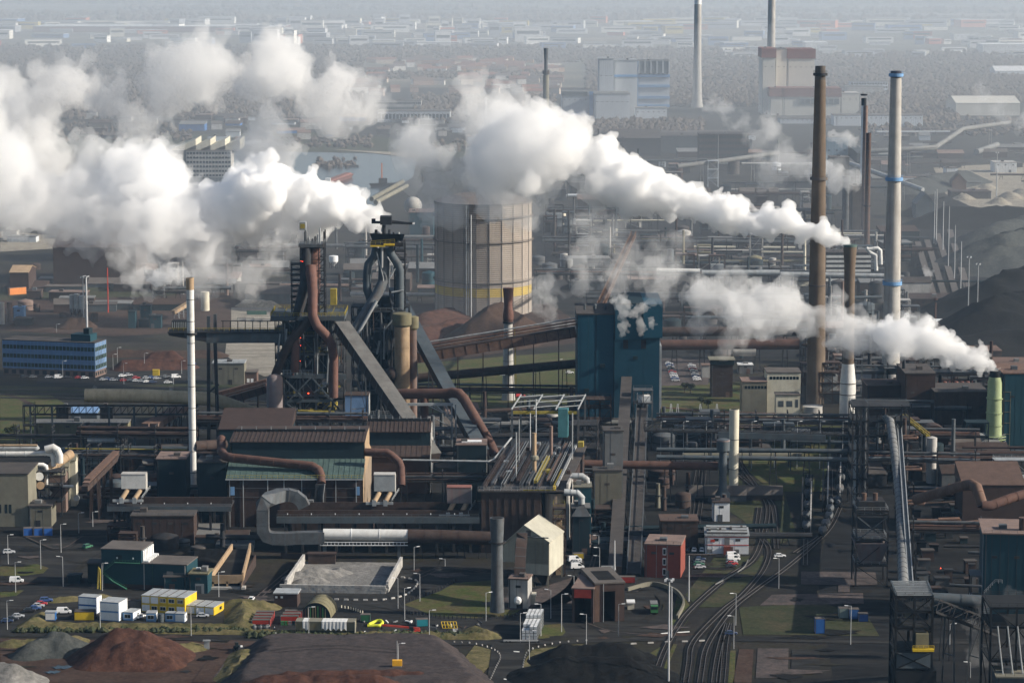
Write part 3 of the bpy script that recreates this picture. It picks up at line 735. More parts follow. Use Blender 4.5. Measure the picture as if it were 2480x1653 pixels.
p0=A(1141,742,b.y-r*1.02);part(MB().tube([(p0.x,p0.y,0),(p0.x,p0.y,ztop*.92)],.35,8),'vent_pipe','post',t)
bldg('hut','low teal hut against the foot of the gasholder','hut',AX(1106,1148,750,735,6),'tealdark','roofgrey')
bldg('hut','dark teal cabin at the right foot of the gasholder','hut',AX(1175,1206,754,730,6),'teal','roofgrey')
# ------------------------------------------------------------------ blue coal building
fr=AX(1397,1487,1018,762,42);h2=Z(1490,1018,736)
t=thing('preparation_building','tall windowless blue clad building with two dark slots in its upper front','building',fr.p(fr.w,0,0));W=AX(1397,1596,1018,762,42).w
part(MB().fbox(fr,0,fr.w,0,40,0,fr.h),'left_block','blueclad',t)
part(MB().fbox(fr,fr.w+.02,W,-1.2,42,0,h2-17),'right_block','blueclad',t)
top=part(MB().fbox(fr,fr.w+.3,W,-1.6,42,h2-17,h2),'top_storey','blueclad',t)
part(MB().fbox(fr,W*.80,W+1.2,-3.0,42.2,h2-16,h2+.3),'head_house','blueclad',t)
part(MB().fbox(fr,-.4,fr.w,-.4,40.4,fr.h,fr.h+.6),'roof','roofdark',t)
part(MB().fbox(fr,fr.w+.1,W*.81,-1.8,42.3,h2,h2+.5),'roof','tealdark',t)
part(MB().fbox(fr,W+.02,W+1.0,-1.2,42,0,h2-20),'edge_strip','lightsteel',t)
for x0,x1 in((1508,1520),(1551,1563)):
    u0,u1=(AX(1397,x0,1018,762,1).w,AX(1397,x1,1018,762,1).w);z0,z1=Z(1500,1018,843),Z(1500,1018,803)
    sl=part(MB().fbox(fr,u0,u1,-1.3,-1.0,z0,z1),'vent_slot','black',t)
    for k in range(8):zz=z0+(z1-z0)*(k+.5)/8;part(MB().fbox(fr,u0,u1,-1.42,-1.3,zz-.12,zz+.12),'louvre','darkbrick',sl)
for u in(0.1,fr.w*.5,fr.w-.4):part(MB().fbox(fr,u,u+.3,-.12,0,0,fr.h),'downpipe','tealdark',t)
for k in range(2):part(MB().fbox(fr,fr.w+7+k*7.0,fr.w+7.1+k*7.0,-1.24,-1.2,0,h2-17),'panel_joint','teal',t)

mb=MB();rail_on(mb,[fr.p(fr.w*.3,-.6,1),fr.p(fr.w*.3,-.6,fr.h)],.8,1.0,.1);part(mb,'caged_ladder','bridge',t)
for u,z in((fr.w*.2,14),(fr.w*.62,26),(fr.w*.62,9),(fr.w*1.5,30),(fr.w*1.85,12)):part(MB().fbox(fr,u,u+2.2,-1.5,.05,z,z+1.6),'wall_vent','tealdark',t)
for k in range(4):part(MB().lathe(fr.p(4+k*5,14,fr.h+.6),[(.6,0),(.6,2.2),(.9,2.4),(.2,3)],8),'roof_vent','steel',t)
# steel deck and penthouses in front of the blue building
fd=AX(1400,1480,1050,1010,12);t=thing('service_frame','open rust brown steel frame at the foot of the tall blue building','steel frame',fd.p(0,0,0))
frame(t,fd,0,fd.w,0,10,[0,6,12,16],3,1,'rust',.35,railm='rust')
fd=AX(1535,1580,1060,1010,12);t=thing('transfer_tower','small steel transfer tower with a white cabin under the twin conveyors','steel frame',fd.p(0,0,0))
frame(t,fd,0,fd.w,0,8,[0,8,16,22],2,1,'steel',.4,railm='steel');part(MB().fbox(fd,2,fd.w-1,1,6,16.5,19.5),'cabin','white',t)
# twin inclined conveyors climbing from the foreground to the blue building
a=G(1512,1395)+V3(0,0,1.0);q=A(1535,925,fr.o.y-2)
gallery('conveyor','dark inclined conveyor climbing from the yard to the tall blue building, left of the twin',a+V3(-3.4,0,0),q+V3(-3.4,0,0),4.8,2.6,'rust','roofdark',6,ribs=22,legm='darksteel')
gallery('conveyor','dark inclined conveyor with open belt and pale rails, right of the twin',a+V3(3.4,0,0),q+V3(3.4,0,0)+V3(0,-20,-4),5.0,2.0,'steel','roofdark',5,open_=True)
# brown gallery from the stoves to the blue building
Yc=fr.o.y+12
gallery('conveyor','rust brown inclined gallery running up to the left side of the tall blue building',A(1005,878,Yc),A(1396,815,Yc),5,4.6,'rustlight','rust',6,ribs=14,legm='rust')
for k,(dz,m)in enumerate(((6.4,'rustlight'),(7.6,'rustpipe'),(8.8,'lightsteel'))):
    pipe('pipe',['thin tan pipe carried on top of the rust brown inclined gallery','red brown pipe over the rust brown inclined gallery','pale pipe, topmost over the rust brown inclined gallery'][k],[A(1005,878,Yc)+V3(0,-2+k*2,dz),A(1396,815,Yc)+V3(0,-2+k*2,dz)],.35,m,fl=20,n=8)
for k in range(5):
    p=A(1060+k*75,868-k*12,Yc+8);
pipe('pipe','long thick grey gas pipe on tall legs behind the rust chimney',[A(1010,915,Yc+20),A(1400,880,Yc+20)],2.2,'rust',legs=6,fl=20)
# ------------------------------------------------------------------ rust chimney with flared top
chimney('chimney','slender rust topped chimney with a flared mouth in front of the gasholder',1231,968,[(968,34),(950,30),(905,27),(790,21),(778,22)],'concrete',((783,27,5,'darksteel'),(903,44,4,'darksteel')),seg=5)
b=G(1231,968);z0,z1,z2,z3=(A(1231,y,b.y).z for y in(779,762,745,697));s=ppm(A(1231,740,b.y))
ch=sc.objects['chimney'];part(MB().lathe(b,[(11.5/s,z0),(13.5/s,z1-1),(10.5/s,z2),(10.2/s,z2+2),(13.2/s,z3),(12/s,z3+.02)],24),'flared_top','redpipe',ch,smooth=True)
for k in range(4):part(MB().box(b.x-4.2,b.x-1.6,b.y-5,b.y-2.5,A(1231,905,b.y).z,A(1231,893,b.y).z)if k==0 else MB().beam(b+V3(3.0+k*.4,-1,4+k),b+V3(3.0+k*.1,-1,z0-2),.16),'cabin' if k==0 else 'ladder','white' if k==0 else 'yellowdull',ch)
# ------------------------------------------------------------------ left blast furnace
YL=Yg(740,1095)
def PL(x,y,dy=0):return A(x,y,YL+dy)
sL=ppm(PL(740,900));bL=G(740,1095)
t=thing('blast_furnace','left blast furnace tower with rust red gas uptakes and a small cab on top','blast furnace',bL)
zz=lambda y,dy=0:A(740,y,YL+dy).z
part(MB().lathe(V3(PL(737,1000).x,YL+8,0),[(8.5,0),(8.5,zz(985)),(7.6,zz(960)),(7.2,zz(900)),(5.0,zz(790)),(3.4,zz(765))],24),'furnace_shell','darksteel',t,smooth=True)
# lower table with heavy grey girders
fl=Fr(PL(648,1060)*1,(1,0,0));fl.o.z=0;w1=PL(812,1060).x-fl.o.x
fu=Fr(V3(PL(690,1000).x,YL-3,0),(1,0,0));w2=PL(806,1000).x-fu.o.x
lev=[0,zz(1040),zz(1000),zz(955),zz(907),zz(855),zz(810),zz(765)]
frame(t,fu,0,w2,0,22,lev,3,2,'steel',.8,railm='yellowdull',deckm='black')
part(MB().beam(PL(684,908,-3.6),PL(838,912,-3.6),1.0,2.2),'girder','bridge',t);part(MB().beam(PL(688,970,-3.6),PL(800,970,-3.6),.8,1.3),'girder','bridge',t)
for a,b_ in(((752,915),(690,980)),((756,915),(822,992)),((690,920),(735,965)),((800,925),(760,950)),((690,975),(735,1005)),((800,975),(770,1005))):
    part(MB().beam(PL(*a,-4.2),PL(*b_,-4.2),.7),'strut','bridge',t)
part(MB().fbox(fu,-7,w2+1,-4,24,zz(997),zz(989)),'yellow_platform','yellowdull',t)
part(MB().fbox(fu,-5.5,w2+6,-3,24,zz(772),zz(762)),'charging_platform','bridge',t)
rl=MB();rail_on(rl,[fu.p(-5.5,-3,zz(762)),fu.p(w2+6,-3,zz(762)),fu.p(w2+6,24,zz(762)),fu.p(-5.5,24,zz(762)),fu.p(-5.5,-3,zz(762))],1.6,2,.16);part(rl,'railing','yellowdull',t)
rl=MB();rail_on(rl,[fu.p(-3,-4,zz(907)+1),fu.p(w2*.6,-4,zz(907)+1)],2,1.5,.16);part(rl,'railing','lightsteel',t)
# gas uptakes
part(MB().tube([PL(752,645,-2),PL(757,700,-7),PL(757,765,-10),PL(768,790,-10),PL(790,812,-10),PL(804,836,-10),PL(808,870,-10),PL(808,962,-10)],[2.6,2.3,2.2,2.2,2.15,2.1,2.05,2.0],18),'uptake','redpipe',t,smooth=True)
part(MB().tube([PL(757,768,-7),PL(735,790,-7),PL(706,822,-7),PL(688,855,-7),PL(668,905,-6),PL(660,940,-6)],2.0,16),'uptake','rust',t,smooth=True)
part(MB().tube([PL(715,815,-6),PL(714,900,-6)],1.9,14),'downpipe','redpipe',t,smooth=True)
part(MB().lathe(V3(PL(755,600).x,YL+4,0),[(2.6,zz(770)),(3.4,zz(690)),(3.5,zz(600))],18),'top_shaft','redpipe',t,smooth=True)
part(MB().tube([PL(742,600,-1),PL(740,680,-2),PL(728,735,-3),PL(716,775,-4)],[2.2,2.4,2.4,2.2],16),'uptake','darksteel',t,smooth=True)
for x0,x1,y0,y1,dy in((688,738,852,782,-2),(764,800,905,850,-3),(700,770,962,918,-3),(772,803,830,775,1),(684,704,1000,910,0)):
    p,q=PL(x0,y0,dy),PL(x1,y1,dy);cs=part(MB().box(p.x,q.x,p.y,p.y+5,p.z,q.z),'casing',R.choice(['black','darksteel']),t)
    for k in range(4):part(MB().box(p.x+(q.x-p.x)*k/4,p.x+(q.x-p.x)*k/4+.25,p.y-.2,p.y,p.z,q.z),'stiffener','steel',cs)
fu2=Fr(V3(PL(737,600).x,YL-1,0),(1,0,0));wt=PL(785,600).x-fu2.o.x
for u in(0,wt):
    for v in(0,9):part(MB().beam(fu2.p(u,v,zz(765)),fu2.p(u,v,zz(560)if u else zz(640)),.6),'mast_column','darksteel',t)
for k in range(14):
    z=zz(765)+(zz(600)-zz(765))*k/13;part(MB().beam(fu2.p(wt,0,z),fu2.p(wt,9,z+2.2),.25).beam(fu2.p(wt-2.4,0,z),fu2.p(wt,0,z+2.4),.22),'lattice','darksteel',t)
part(MB().beam(fu2.p(wt-2.4,0,zz(765)),fu2.p(wt-2.4,0,zz(600)),.4),'mast_column','darksteel',t)
part(MB().fbox(fu2,-2.4,wt,-2,10,zz(597),zz(590)),'top_platform','steel',t)
rl=MB();rail_on(rl,[fu2.p(-2.4,-2,zz(590)),fu2.p(wt,-2,zz(590)),fu2.p(wt,10,zz(590))],1.3,1.5,.14);part(rl,'railing','lightsteel',t)
for x,y0,y1,wp in((741,590,560,9),(749,590,575,5),(757,590,578,6),(764,590,572,6),(770,590,568,5),(775,596,552,4)):
    p=PL(x,y0,1);part(MB().lathe(V3(p.x,p.y,0),[(wp/2/sL*.8,p.z),(wp/2/sL,p.z+1.5),(wp/2/sL,zz(y1)-.5),(wp/2/sL*.5,zz(y1))],10),'bleeder_valve','lightsteel' if wp<6 else 'steel',t,smooth=True)
cb=part(MB().box(PL(726,550).x,PL(741,550).x,YL-2,YL+3,zz(556),zz(537)),'cab','lightsteel',t);part(MB().box(PL(728,550).x,PL(739,550).x,YL-2.1,YL-1.9,zz(552),zz(541)),'cab_window','yellowdull',cb)
part(MB().box(PL(738,550).x,PL(741,550).x,YL-1,YL+2,zz(590),zz(556)),'cab_post','steel',t)
# stair tower on the left of it
fs=Fr(V3(PL(705,760).x,YL+2,0),(1,0,0));ws=PL(736,760).x-fs.o.x
st_=[zz(760)+(zz(642)-zz(760))*k/9 for k in range(10)]
frame(t,fs,0,ws,0,6,st_,1,1,'darksteel',.3,railm='steel',deckm='darksteel')
for a,b_ in(((728,600),(737,640)),((737,640),(765,672)),((765,672),(772,700)),((737,700),(772,740))):
    mb=MB().beam(PL(*a,-2),PL(*b_,-2),.9,.25);rail_on(mb,[PL(*a,-2.4),PL(*b_,-2.4)],1.1,1.5,.1);part(mb,'stair','steel',t)
part(MB().box(PL(800,730).x,PL(815,730).x,YL,YL+4,zz(738),zz(700)),'gas_cleaner','yellowdull',t)
part(MB().box(PL(795,760).x,PL(835,760).x,YL-2,YL+16,zz(775),zz(764)),'side_platform','bridge',t)
rl=MB();rail_on(rl,[PL(795,764,-2),PL(835,764,-2)],1.6,2,.16);part(rl,'railing','yellowdull',t)
for x,y in((728,818),(728,836),(727,874),(729,632),(733,633)):part(MB().ball(PL(x,y,-4.4),.13,8,4),'warning_light','redlamp',t)
part(MB().ball(PL(747,952,-4.6),.28,8,4),'warning_light','redlamp',t)
for k in range(60):
    x,y=R.uniform(692,802),R.uniform(820,1000);p=PL(x,y,R.uniform(-2,0));q=R.uniform(.3,1.2)
    part(MB().box(p.x-q,p.x+q,p.y,p.y+q,p.z-R.uniform(.3,1.6),p.z+.3),'equipment_box',R.choice(['rust','steel','darksteel','yellowdull','darkbrick','lightsteel']),t)
for k in range(16):
    x=R.uniform(694,800);y0=R.uniform(800,900);part(MB().tube([PL(x,y0,-2),PL(x,y0+R.uniform(30,120),-2)],R.choice([.15,.2,.35]),6),'riser_pipe',R.choice(['steel','lightsteel','rust','darksteel']),t)
fx=Fr(V3(PL(668,1000).x,YL+1,0),(1,0,0));wx=PL(832,1000).x-fx.o.x
frame(t,fx,0,wx,0,20,[zz(1000)+(zz(770)-zz(1000))*k/7 for k in range(8)],5,1,'darksteel',.4,railm='steel',deckm='darksteel')
fx=Fr(V3(PL(728,700).x,YL-1,0),(1,0,0));wx=PL(786,700).x-fx.o.x
frame(t,fx,0,wx,0,10,[zz(765)+(zz(600)-zz(765))*k/6 for k in range(7)],2,1,'darksteel',.35,railm='steel',deck=False)
for k in range(70):
    x,y=R.uniform(672,828),R.uniform(775,1010);p=PL(x,y,R.uniform(-4,0));q=R.uniform(.2,.9)
    part(MB().box(p.x-q,p.x+q,p.y,p.y+q,p.z-R.uniform(.2,1.2),p.z+.3),'equipment_box',R.choice(['rust','steel','darksteel','yellowdull','darkbrick','lightsteel','redpipe']),t)
for k in range(22):
    x=R.uniform(672,828);y0=R.uniform(770,900);part(MB().tube([PL(x,y0,-4),PL(x+R.uniform(-6,6),y0+R.uniform(30,110),-4)],R.choice([.15,.25,.4]),6),'riser_pipe',R.choice(['steel','lightsteel','rust','darksteel','redpipe']),t)
# the lower grey trestle under the furnace, in front of it
fr=Fr(V3(PL(655,1040).x,YL-6,0),(1,0,0));wl=PL(962,1040).x-fr.o.x
t=thing('furnace_table','heavy grey steel trestle carrying the left blast furnace platform','steel frame',fr.p(wl/2,0,0))
ztab,zlow=zz(1002),zz(1024)
for k in range(6):part(MB().beam(fr.p(wl*k/5,0,0),fr.p(wl*k/5,0,ztab),1.3),'column','steel',t)
part(MB().beam(fr.p(-2,0,ztab),fr.p(wl,0,ztab),1,1.6),'girder','bridge',t);part(MB().beam(fr.p(0,0,zlow),fr.p(wl*.8,0,zlow),.8,1),'girder','bridge',t)
for k in range(5):part(MB().beam(fr.p(wl*k/5,0,zlow-6),fr.p(wl*(k+.5)/5,0,ztab),.7).beam(fr.p(wl*(k+1)/5,0,zlow-6),fr.p(wl*(k+.5)/5,0,ztab),.7),'strut','steel',t)
part(MB().fbox(fr,-2,wl*.55,-.5,18,ztab+.8,ztab+1.0),'deck','darksteel',t)
rl=MB();rail_on(rl,[fr.p(-2,-.5,ztab+1),fr.p(wl,-.5,ztab+1)],1.3,2.5,.12);part(rl,'railing','lightsteel',t)
p0,p1=PL(836,1000,-7),PL(892,1000,-7)
t=thing('control_house','slate blue sheet metal control house beside the left furnace','building',V3(p0.x,p0.y,0));part(MB().box(p0.x,p1.x,p0.y,p0.y+10,zz(1000),zz(952)),'wall','officeblue',t)
part(MB().box(p0.x-.3,p1.x+.3,p0.y-.3,p0.y+10.3,zz(952),zz(950)),'roof','rust',t);part(MB().box(p1.x,p1.x+.3,p0.y-.2,p0.y+10,zz(1000),zz(952)),'corner_trim','lightsteel',t)
for k in range(4):part(MB().beam((p0.x+k*(p1.x-p0.x)/3,p0.y+4,0),(p0.x+k*(p1.x-p0.x)/3,p0.y+4,zz(1000)),.6),'leg','steel',t)
# dust catcher
p=PL(666,1000,-12);t=thing('dust_catcher','pinkish grey cylindrical dust catcher left of the furnace','tank',V3(p.x,p.y,0));r=19.5/sL
part(MB().lathe(V3(p.x,p.y,0),[(r,A(666,994,p.y).z),(r,A(666,915,p.y).z),(r*.7,A(666,908,p.y).z),(.3,A(666,905,p.y).z)],24),'shell',mat('dustcatcher',(.23,.195,.195),.7,.2,.2,.5,(.2,.09,.07)),t,smooth=True)
part(MB().lathe(V3(p.x,p.y,0),[(.6,A(666,1030,p.y).z),(r*.95,A(666,994,p.y).z-.02)],20),'hopper','rust',t)
for c,q in ring(4,.7):part(MB().beam(V3(p.x+c*r,p.y+q*r,0),V3(p.x+c*r,p.y+q*r,A(666,990,p.y).z),.6),'leg','steel',t)
# bridge to the left with hoist
t=thing('charging_bridge','grey steel hoist bridge cantilevered left from the furnace on two tall legs','bridge',V3(PL(510,1000).x,YL,0))
part(MB().box(PL(500,818).x,PL(690,818).x,YL-3,YL+6,zz(828),zz(806)),'girder','bridge',t)
part(MB().hexa([PL(408,812,-3),PL(500,828,-3),PL(500,828,6),PL(408,812,6),PL(408,803,-3),PL(500,803,-3),PL(500,803,6),PL(408,803,6)]),'cantilever','darksteel',t)
part(MB().box(PL(408,803).x,PL(690,803).x,YL-3.6,YL+6.6,zz(804),zz(801)),'deck','darksteel',t)
for k in range(9):
    x=540+k*18;part(MB().beam(PL(x,802,-3),PL(x,776,-3),.35),'post','darksteel',t)
part(MB().beam(PL(535,777,-3),PL(690,777,-3),.3),'cable_rail','darksteel',t)
rl=MB();rail_on(rl,[PL(408,801,-3.5),PL(690,801,-3.5)],1.4,2.2,.13);part(rl,'railing','yellowdull',t)
h=part(MB().box(PL(417,790).x,PL(458,790).x,YL-2,YL+4,zz(795),zz(776)),'hoist_house','black',t)
for k in range(9):part(MB().box(PL(418+k*4.6,790).x,PL(420+k*4.6,790).x,YL-2.15,YL-2,zz(793),zz(778)),'louvre','lightsteel',h)
for x0,x1 in((505,505),(521,529)):
    part(MB().beam(PL(x1,1060,-2).xy.to_3d(),PL(x0,826,-2),1.5),'leg','darksteel',t)
part(MB().beam(PL(505,950,-2),PL(530,930,-2),.9),'strut','darksteel',t);part(MB().beam(PL(505,826,1),PL(505,765,1),1.4).beam(PL(521,826,1),PL(521,760,1),1.4),'pylon','bridge',t)
mb=MB();rail_on(mb,[PL(526,1040,-4),PL(524,960,-4)],.9,.8,.12);part(mb,'caged_ladder','lightsteel',t)
# skip incline
def plank(name,label,a,b,wd,ht,m,tm,ribs,um=None):
    return gallery(name,label,a,b,wd,ht,m,tm,3,ribs=ribs,legm='steel')
plank('skip_incline','broad grey skip incline sloping down right from the left furnace to the stockhouse',A(824,800,YL-4),A(1046,1120,Yg(1060,1178)),6.4,4.6,'rust','inclinegrey',16)
# ------------------------------------------------------------------ right blast furnace
YR=Yg(930,1040)
def PR(x,y,dy=0):return A(x,y,YR+dy)
zr=lambda y,dy=0:A(930,y,YR+dy).z
sR=ppm(PR(930,800));t=thing('blast_furnace','right blast furnace tower with black double downcomers and a dark crane head on top','blast furnace',G(930,1040))
part(MB().lathe(V3(PR(925,900).x,YR+6,0),[(8,0),(7.5,zr(900)),(5.5,zr(770)),(3.6,zr(720))],20),'furnace_shell','black',t,smooth=True)
fv=Fr(V3(PR(868,900).x,YR-2,0),(1,0,0));wv=PR(978,900).x-fv.o.x
frame(t,fv,0,wv,0,18,[0,zr(950),zr(900),zr(850),zr(800),zr(752)],4,2,'steel',.7,railm='lightsteel',deckm='black')
fw=Fr(V3(PR(955,700).x,YR+2,0),(1,0,0));ww=PR(980,700).x-fw.o.x
frame(t,fw,0,ww,0,8,[zr(752)+(zr(590)-zr(752))*k/8 for k in range(9)],1,1,'darksteel',.45,deckm='darksteel',railm='darksteel')
part(MB().tube([PR(912,600,2),PR(906,622,1),PR(892,640,0),PR(889,660,0),PR(889,700,0),PR(899,730,-1),PR(908,745,-1)],2.0,16),'downcomer','bridge',t,smooth=True)
part(MB().tube([PR(942,600,2),PR(950,622,1),PR(964,640,0),PR(968,655,0),PR(968,760,0)],2.0,16),'downcomer','bridge',t,smooth=True)
part(MB().tube([PR(928,600,3),PR(930,650,2),PR(928,680,0),PR(915,710,-3),PR(892,745,-6),PR(840,832,-10)],[3.0,2.6,2.5,2.4,2.3,2.3],16),'dust_main','steel',t,smooth=True)
part(MB().tube([PR(912,728,-8),PR(853,832,-12)],.8,10),'side_pipe','lightsteel',t,smooth=True)
for a,b_,w_ in(((925,596),(925,648),.9),((912,610),(928,672),.35),((928,672),(928,700),.35),((938,622),(950,640),.35),((957,650),(945,672),.35),((948,708),(978,703),.7)):
    part(MB().tube([PR(*a,-2.4),PR(*b_,-2.4)],w_/2+.1,8),'brace_tube','lightsteel',t)
part(MB().box(PR(898,595).x,PR(978,595).x,YR-3,YR+9,zr(596),zr(586)),'top_platform','darksteel',t)
part(MB().box(PR(898,595).x,PR(934,595).x,YR-5,YR-3,zr(595),zr(592)).box(PR(930,595).x,PR(956,595).x,YR-5,YR-3,zr(592),zr(588)),'yellow_kickplate','yellow',t)
rl=MB();rail_on(rl,[PR(898,592,-4.8),PR(956,588,-4.8)],1.7,2,.18);part(rl,'railing','yellowdull',t)
part(MB().hexa([PR(902,582,-2),PR(975,582,-2),PR(975,582,7),PR(902,582,7),PR(895,565,-3),PR(980,567,-3),PR(980,567,7),PR(895,565,7)]),'head_deck','black',t)
for x,y0,y1,wp in((911,582,556,7),(930,586,545,9),(943,568,556,6),(953,568,562,4),(965,575,562,7),(966,588,578,6)):
    p=PR(x,y0,0);part(MB().lathe(V3(p.x,p.y,0),[(wp/2/sR*1.3,p.z),(wp/2/sR,p.z+1),(wp/2/sR,zr(y1))],10),'bleeder_valve','darksteel' if x<960 else 'lightsteel',t)
part(MB().box(PR(921,540).x,PR(949,540).x,YR-3,YR+4,zr(543),zr(523)),'crane_house','darksteel',t)
part(MB().beam(PR(949,539),PR(1002,541),1.0,1.1).beam(PR(949,534),PR(990,539),.3),'crane_jib','darksteel',t);part(MB().box(PR(999,541).x,PR(1004,541).x,YR-1,YR+1,zr(543),zr(539)),'jib_tip','lamp',t)
part(MB().box(PR(900,540).x,PR(921,540).x,YR-1,YR+2,zr(541),zr(536)).box(PR(900,530).x,PR(909,530).x,YR-1,YR+2,zr(541),zr(530)),'counter_arm','black',t)
for k in range(40):
    x,y=R.uniform(870,975),R.uniform(770,960);p=PR(x,y,R.uniform(-2.4,0));q=R.uniform(.3,1.3)
    part(MB().box(p.x-q,p.x+q,p.y,p.y+q,p.z-.8,p.z+.3),'equipment_box',R.choice(['rust','steel','darksteel','darkbrick','lightsteel','tan']),t)
p=PR(1012,900);part(MB().beam(PR(955,770,-4),PR(930,800,-4),.6).beam(PR(930,800,-4),PR(930,870,-4),.6),'chute','lightsteel',t)
fx=Fr(V3(PR(852,900).x,YR+1,0),(1,0,0));wx=PR(990,900).x-fx.o.x
frame(t,fx,0,wx,0,16,[zr(1000)+(zr(745)-zr(1000))*k/8 for k in range(9)],4,1,'darksteel',.4,railm='steel',deckm='darksteel')
for k in range(26):
    x=R.uniform(860,985);y0=R.uniform(740,900);part(MB().tube([PR(x,y0,-3),PR(x+R.uniform(-6,6),y0+R.uniform(30,110),-3)],R.choice([.15,.25,.5]),6),'riser_pipe',R.choice(['steel','lightsteel','rust','darksteel']),t)
# hot blast stoves
for x,wp,yt,lb,m,cm in((975,37,757,'tan cylindrical hot blast stove with a wide grey green cap','tan','olive'),(1001,19,765,'narrow pale stove standing right behind the wide tan stove','brickpink','olive')):
    b=G(x,1050 if wp>30 else 1046);s=ppm(b);r=wp/2/s;h=A(x,yt,b.y).z;t=thing('hot_blast_stove',lb,'stove',b,None)
    part(MB().lathe(b,[(r,0),(r,h-4.5)],24),'shell',m,t,smooth=True);part(MB().lathe(b,[(r+.02,h-6.5),(r+.9,h-5.5),(r+.9,h-.4),(r*.9,h)],24),'cap',cm,t,smooth=True)
    for k in range(3):part(MB().lathe(b,[(r,h*(k+1)/4.2),(r+.12,h*(k+1)/4.2),(r+.12,h*(k+1)/4.2+.3),(r,h*(k+1)/4.2+.3)],24),'hoop',m,t)
solo(MB().ball(A(948,905,YR-12),17/sR,18,10),'gas_sphere','rust','round rust brown vessel tucked left of the tan stove','tank',loc=(A(948,905,YR-12).x,YR-12,0),smooth=True)
plank('skip_incline','dark teal skip incline sloping down right behind the stoves',A(955,715,YR+95),A(1168,1110,Yg(1180,1160)),5.6,4,'rust','bridge',14)
# red gas main
Y0=Yg(1050,1120)
pipe('gas_main','thick rust red gas main running right from the stoves then down to the stockhouse',[A(930,955,Y0+6),A(1000,953,Y0),A(1082,953,Y0),A(1096,950,Y0-1),A(1112,953,Y0-3),A(1124,966,Y0-5),A(1186,1072,Y0-12),A(1198,1100,Y0-14)],2.25,'rustpipe',fl=11,n=16)
pipe('gas_branch','upright red brown pipe hanging under the thick gas main',[A(1028,962,Y0),A(1028,1018,Y0),A(1040,1030,Y0),A(1050,1075,Y0-2)],1.9,'rustpipe',fl=8)
ft=Fr(V3(A(978,980,Y0).x,Y0-3,0),(1,0,0));wt=A(1098,980,Y0).x-ft.o.x;zt=A(1040,976,Y0).z
t=thing('trestle','pale steel trestle carrying the thick rust red gas main','steel frame',ft.p(wt,0,0))
part(MB().beam(ft.p(0,0,zt),ft.p(wt,0,zt),.8,1.2),'girder','lightsteel',t)
for u in(wt-.2,wt+1.6):part(MB().beam(ft.p(u,0,0),ft.p(u-.6,0,zt),.6),'column','lightsteel',t)
for k in range(3):part(MB().beam(ft.p(wt*(.45+.2*k),0,zt),ft.p(wt,0,zt-6-k*2.5),.4),'strut','lightsteel',t)
mb=MB()
for k in range(5):mb.beam(ft.p(wt,0,zt*k/5),ft.p(wt-10,3,zt*(k+.9)/5),.3)
part(mb,'bracing','lightsteel',t)
frame(t,ft,wt*.45,wt-1,1,8,[0,6,11,15],2,1,'steel',.4,railm='steel')
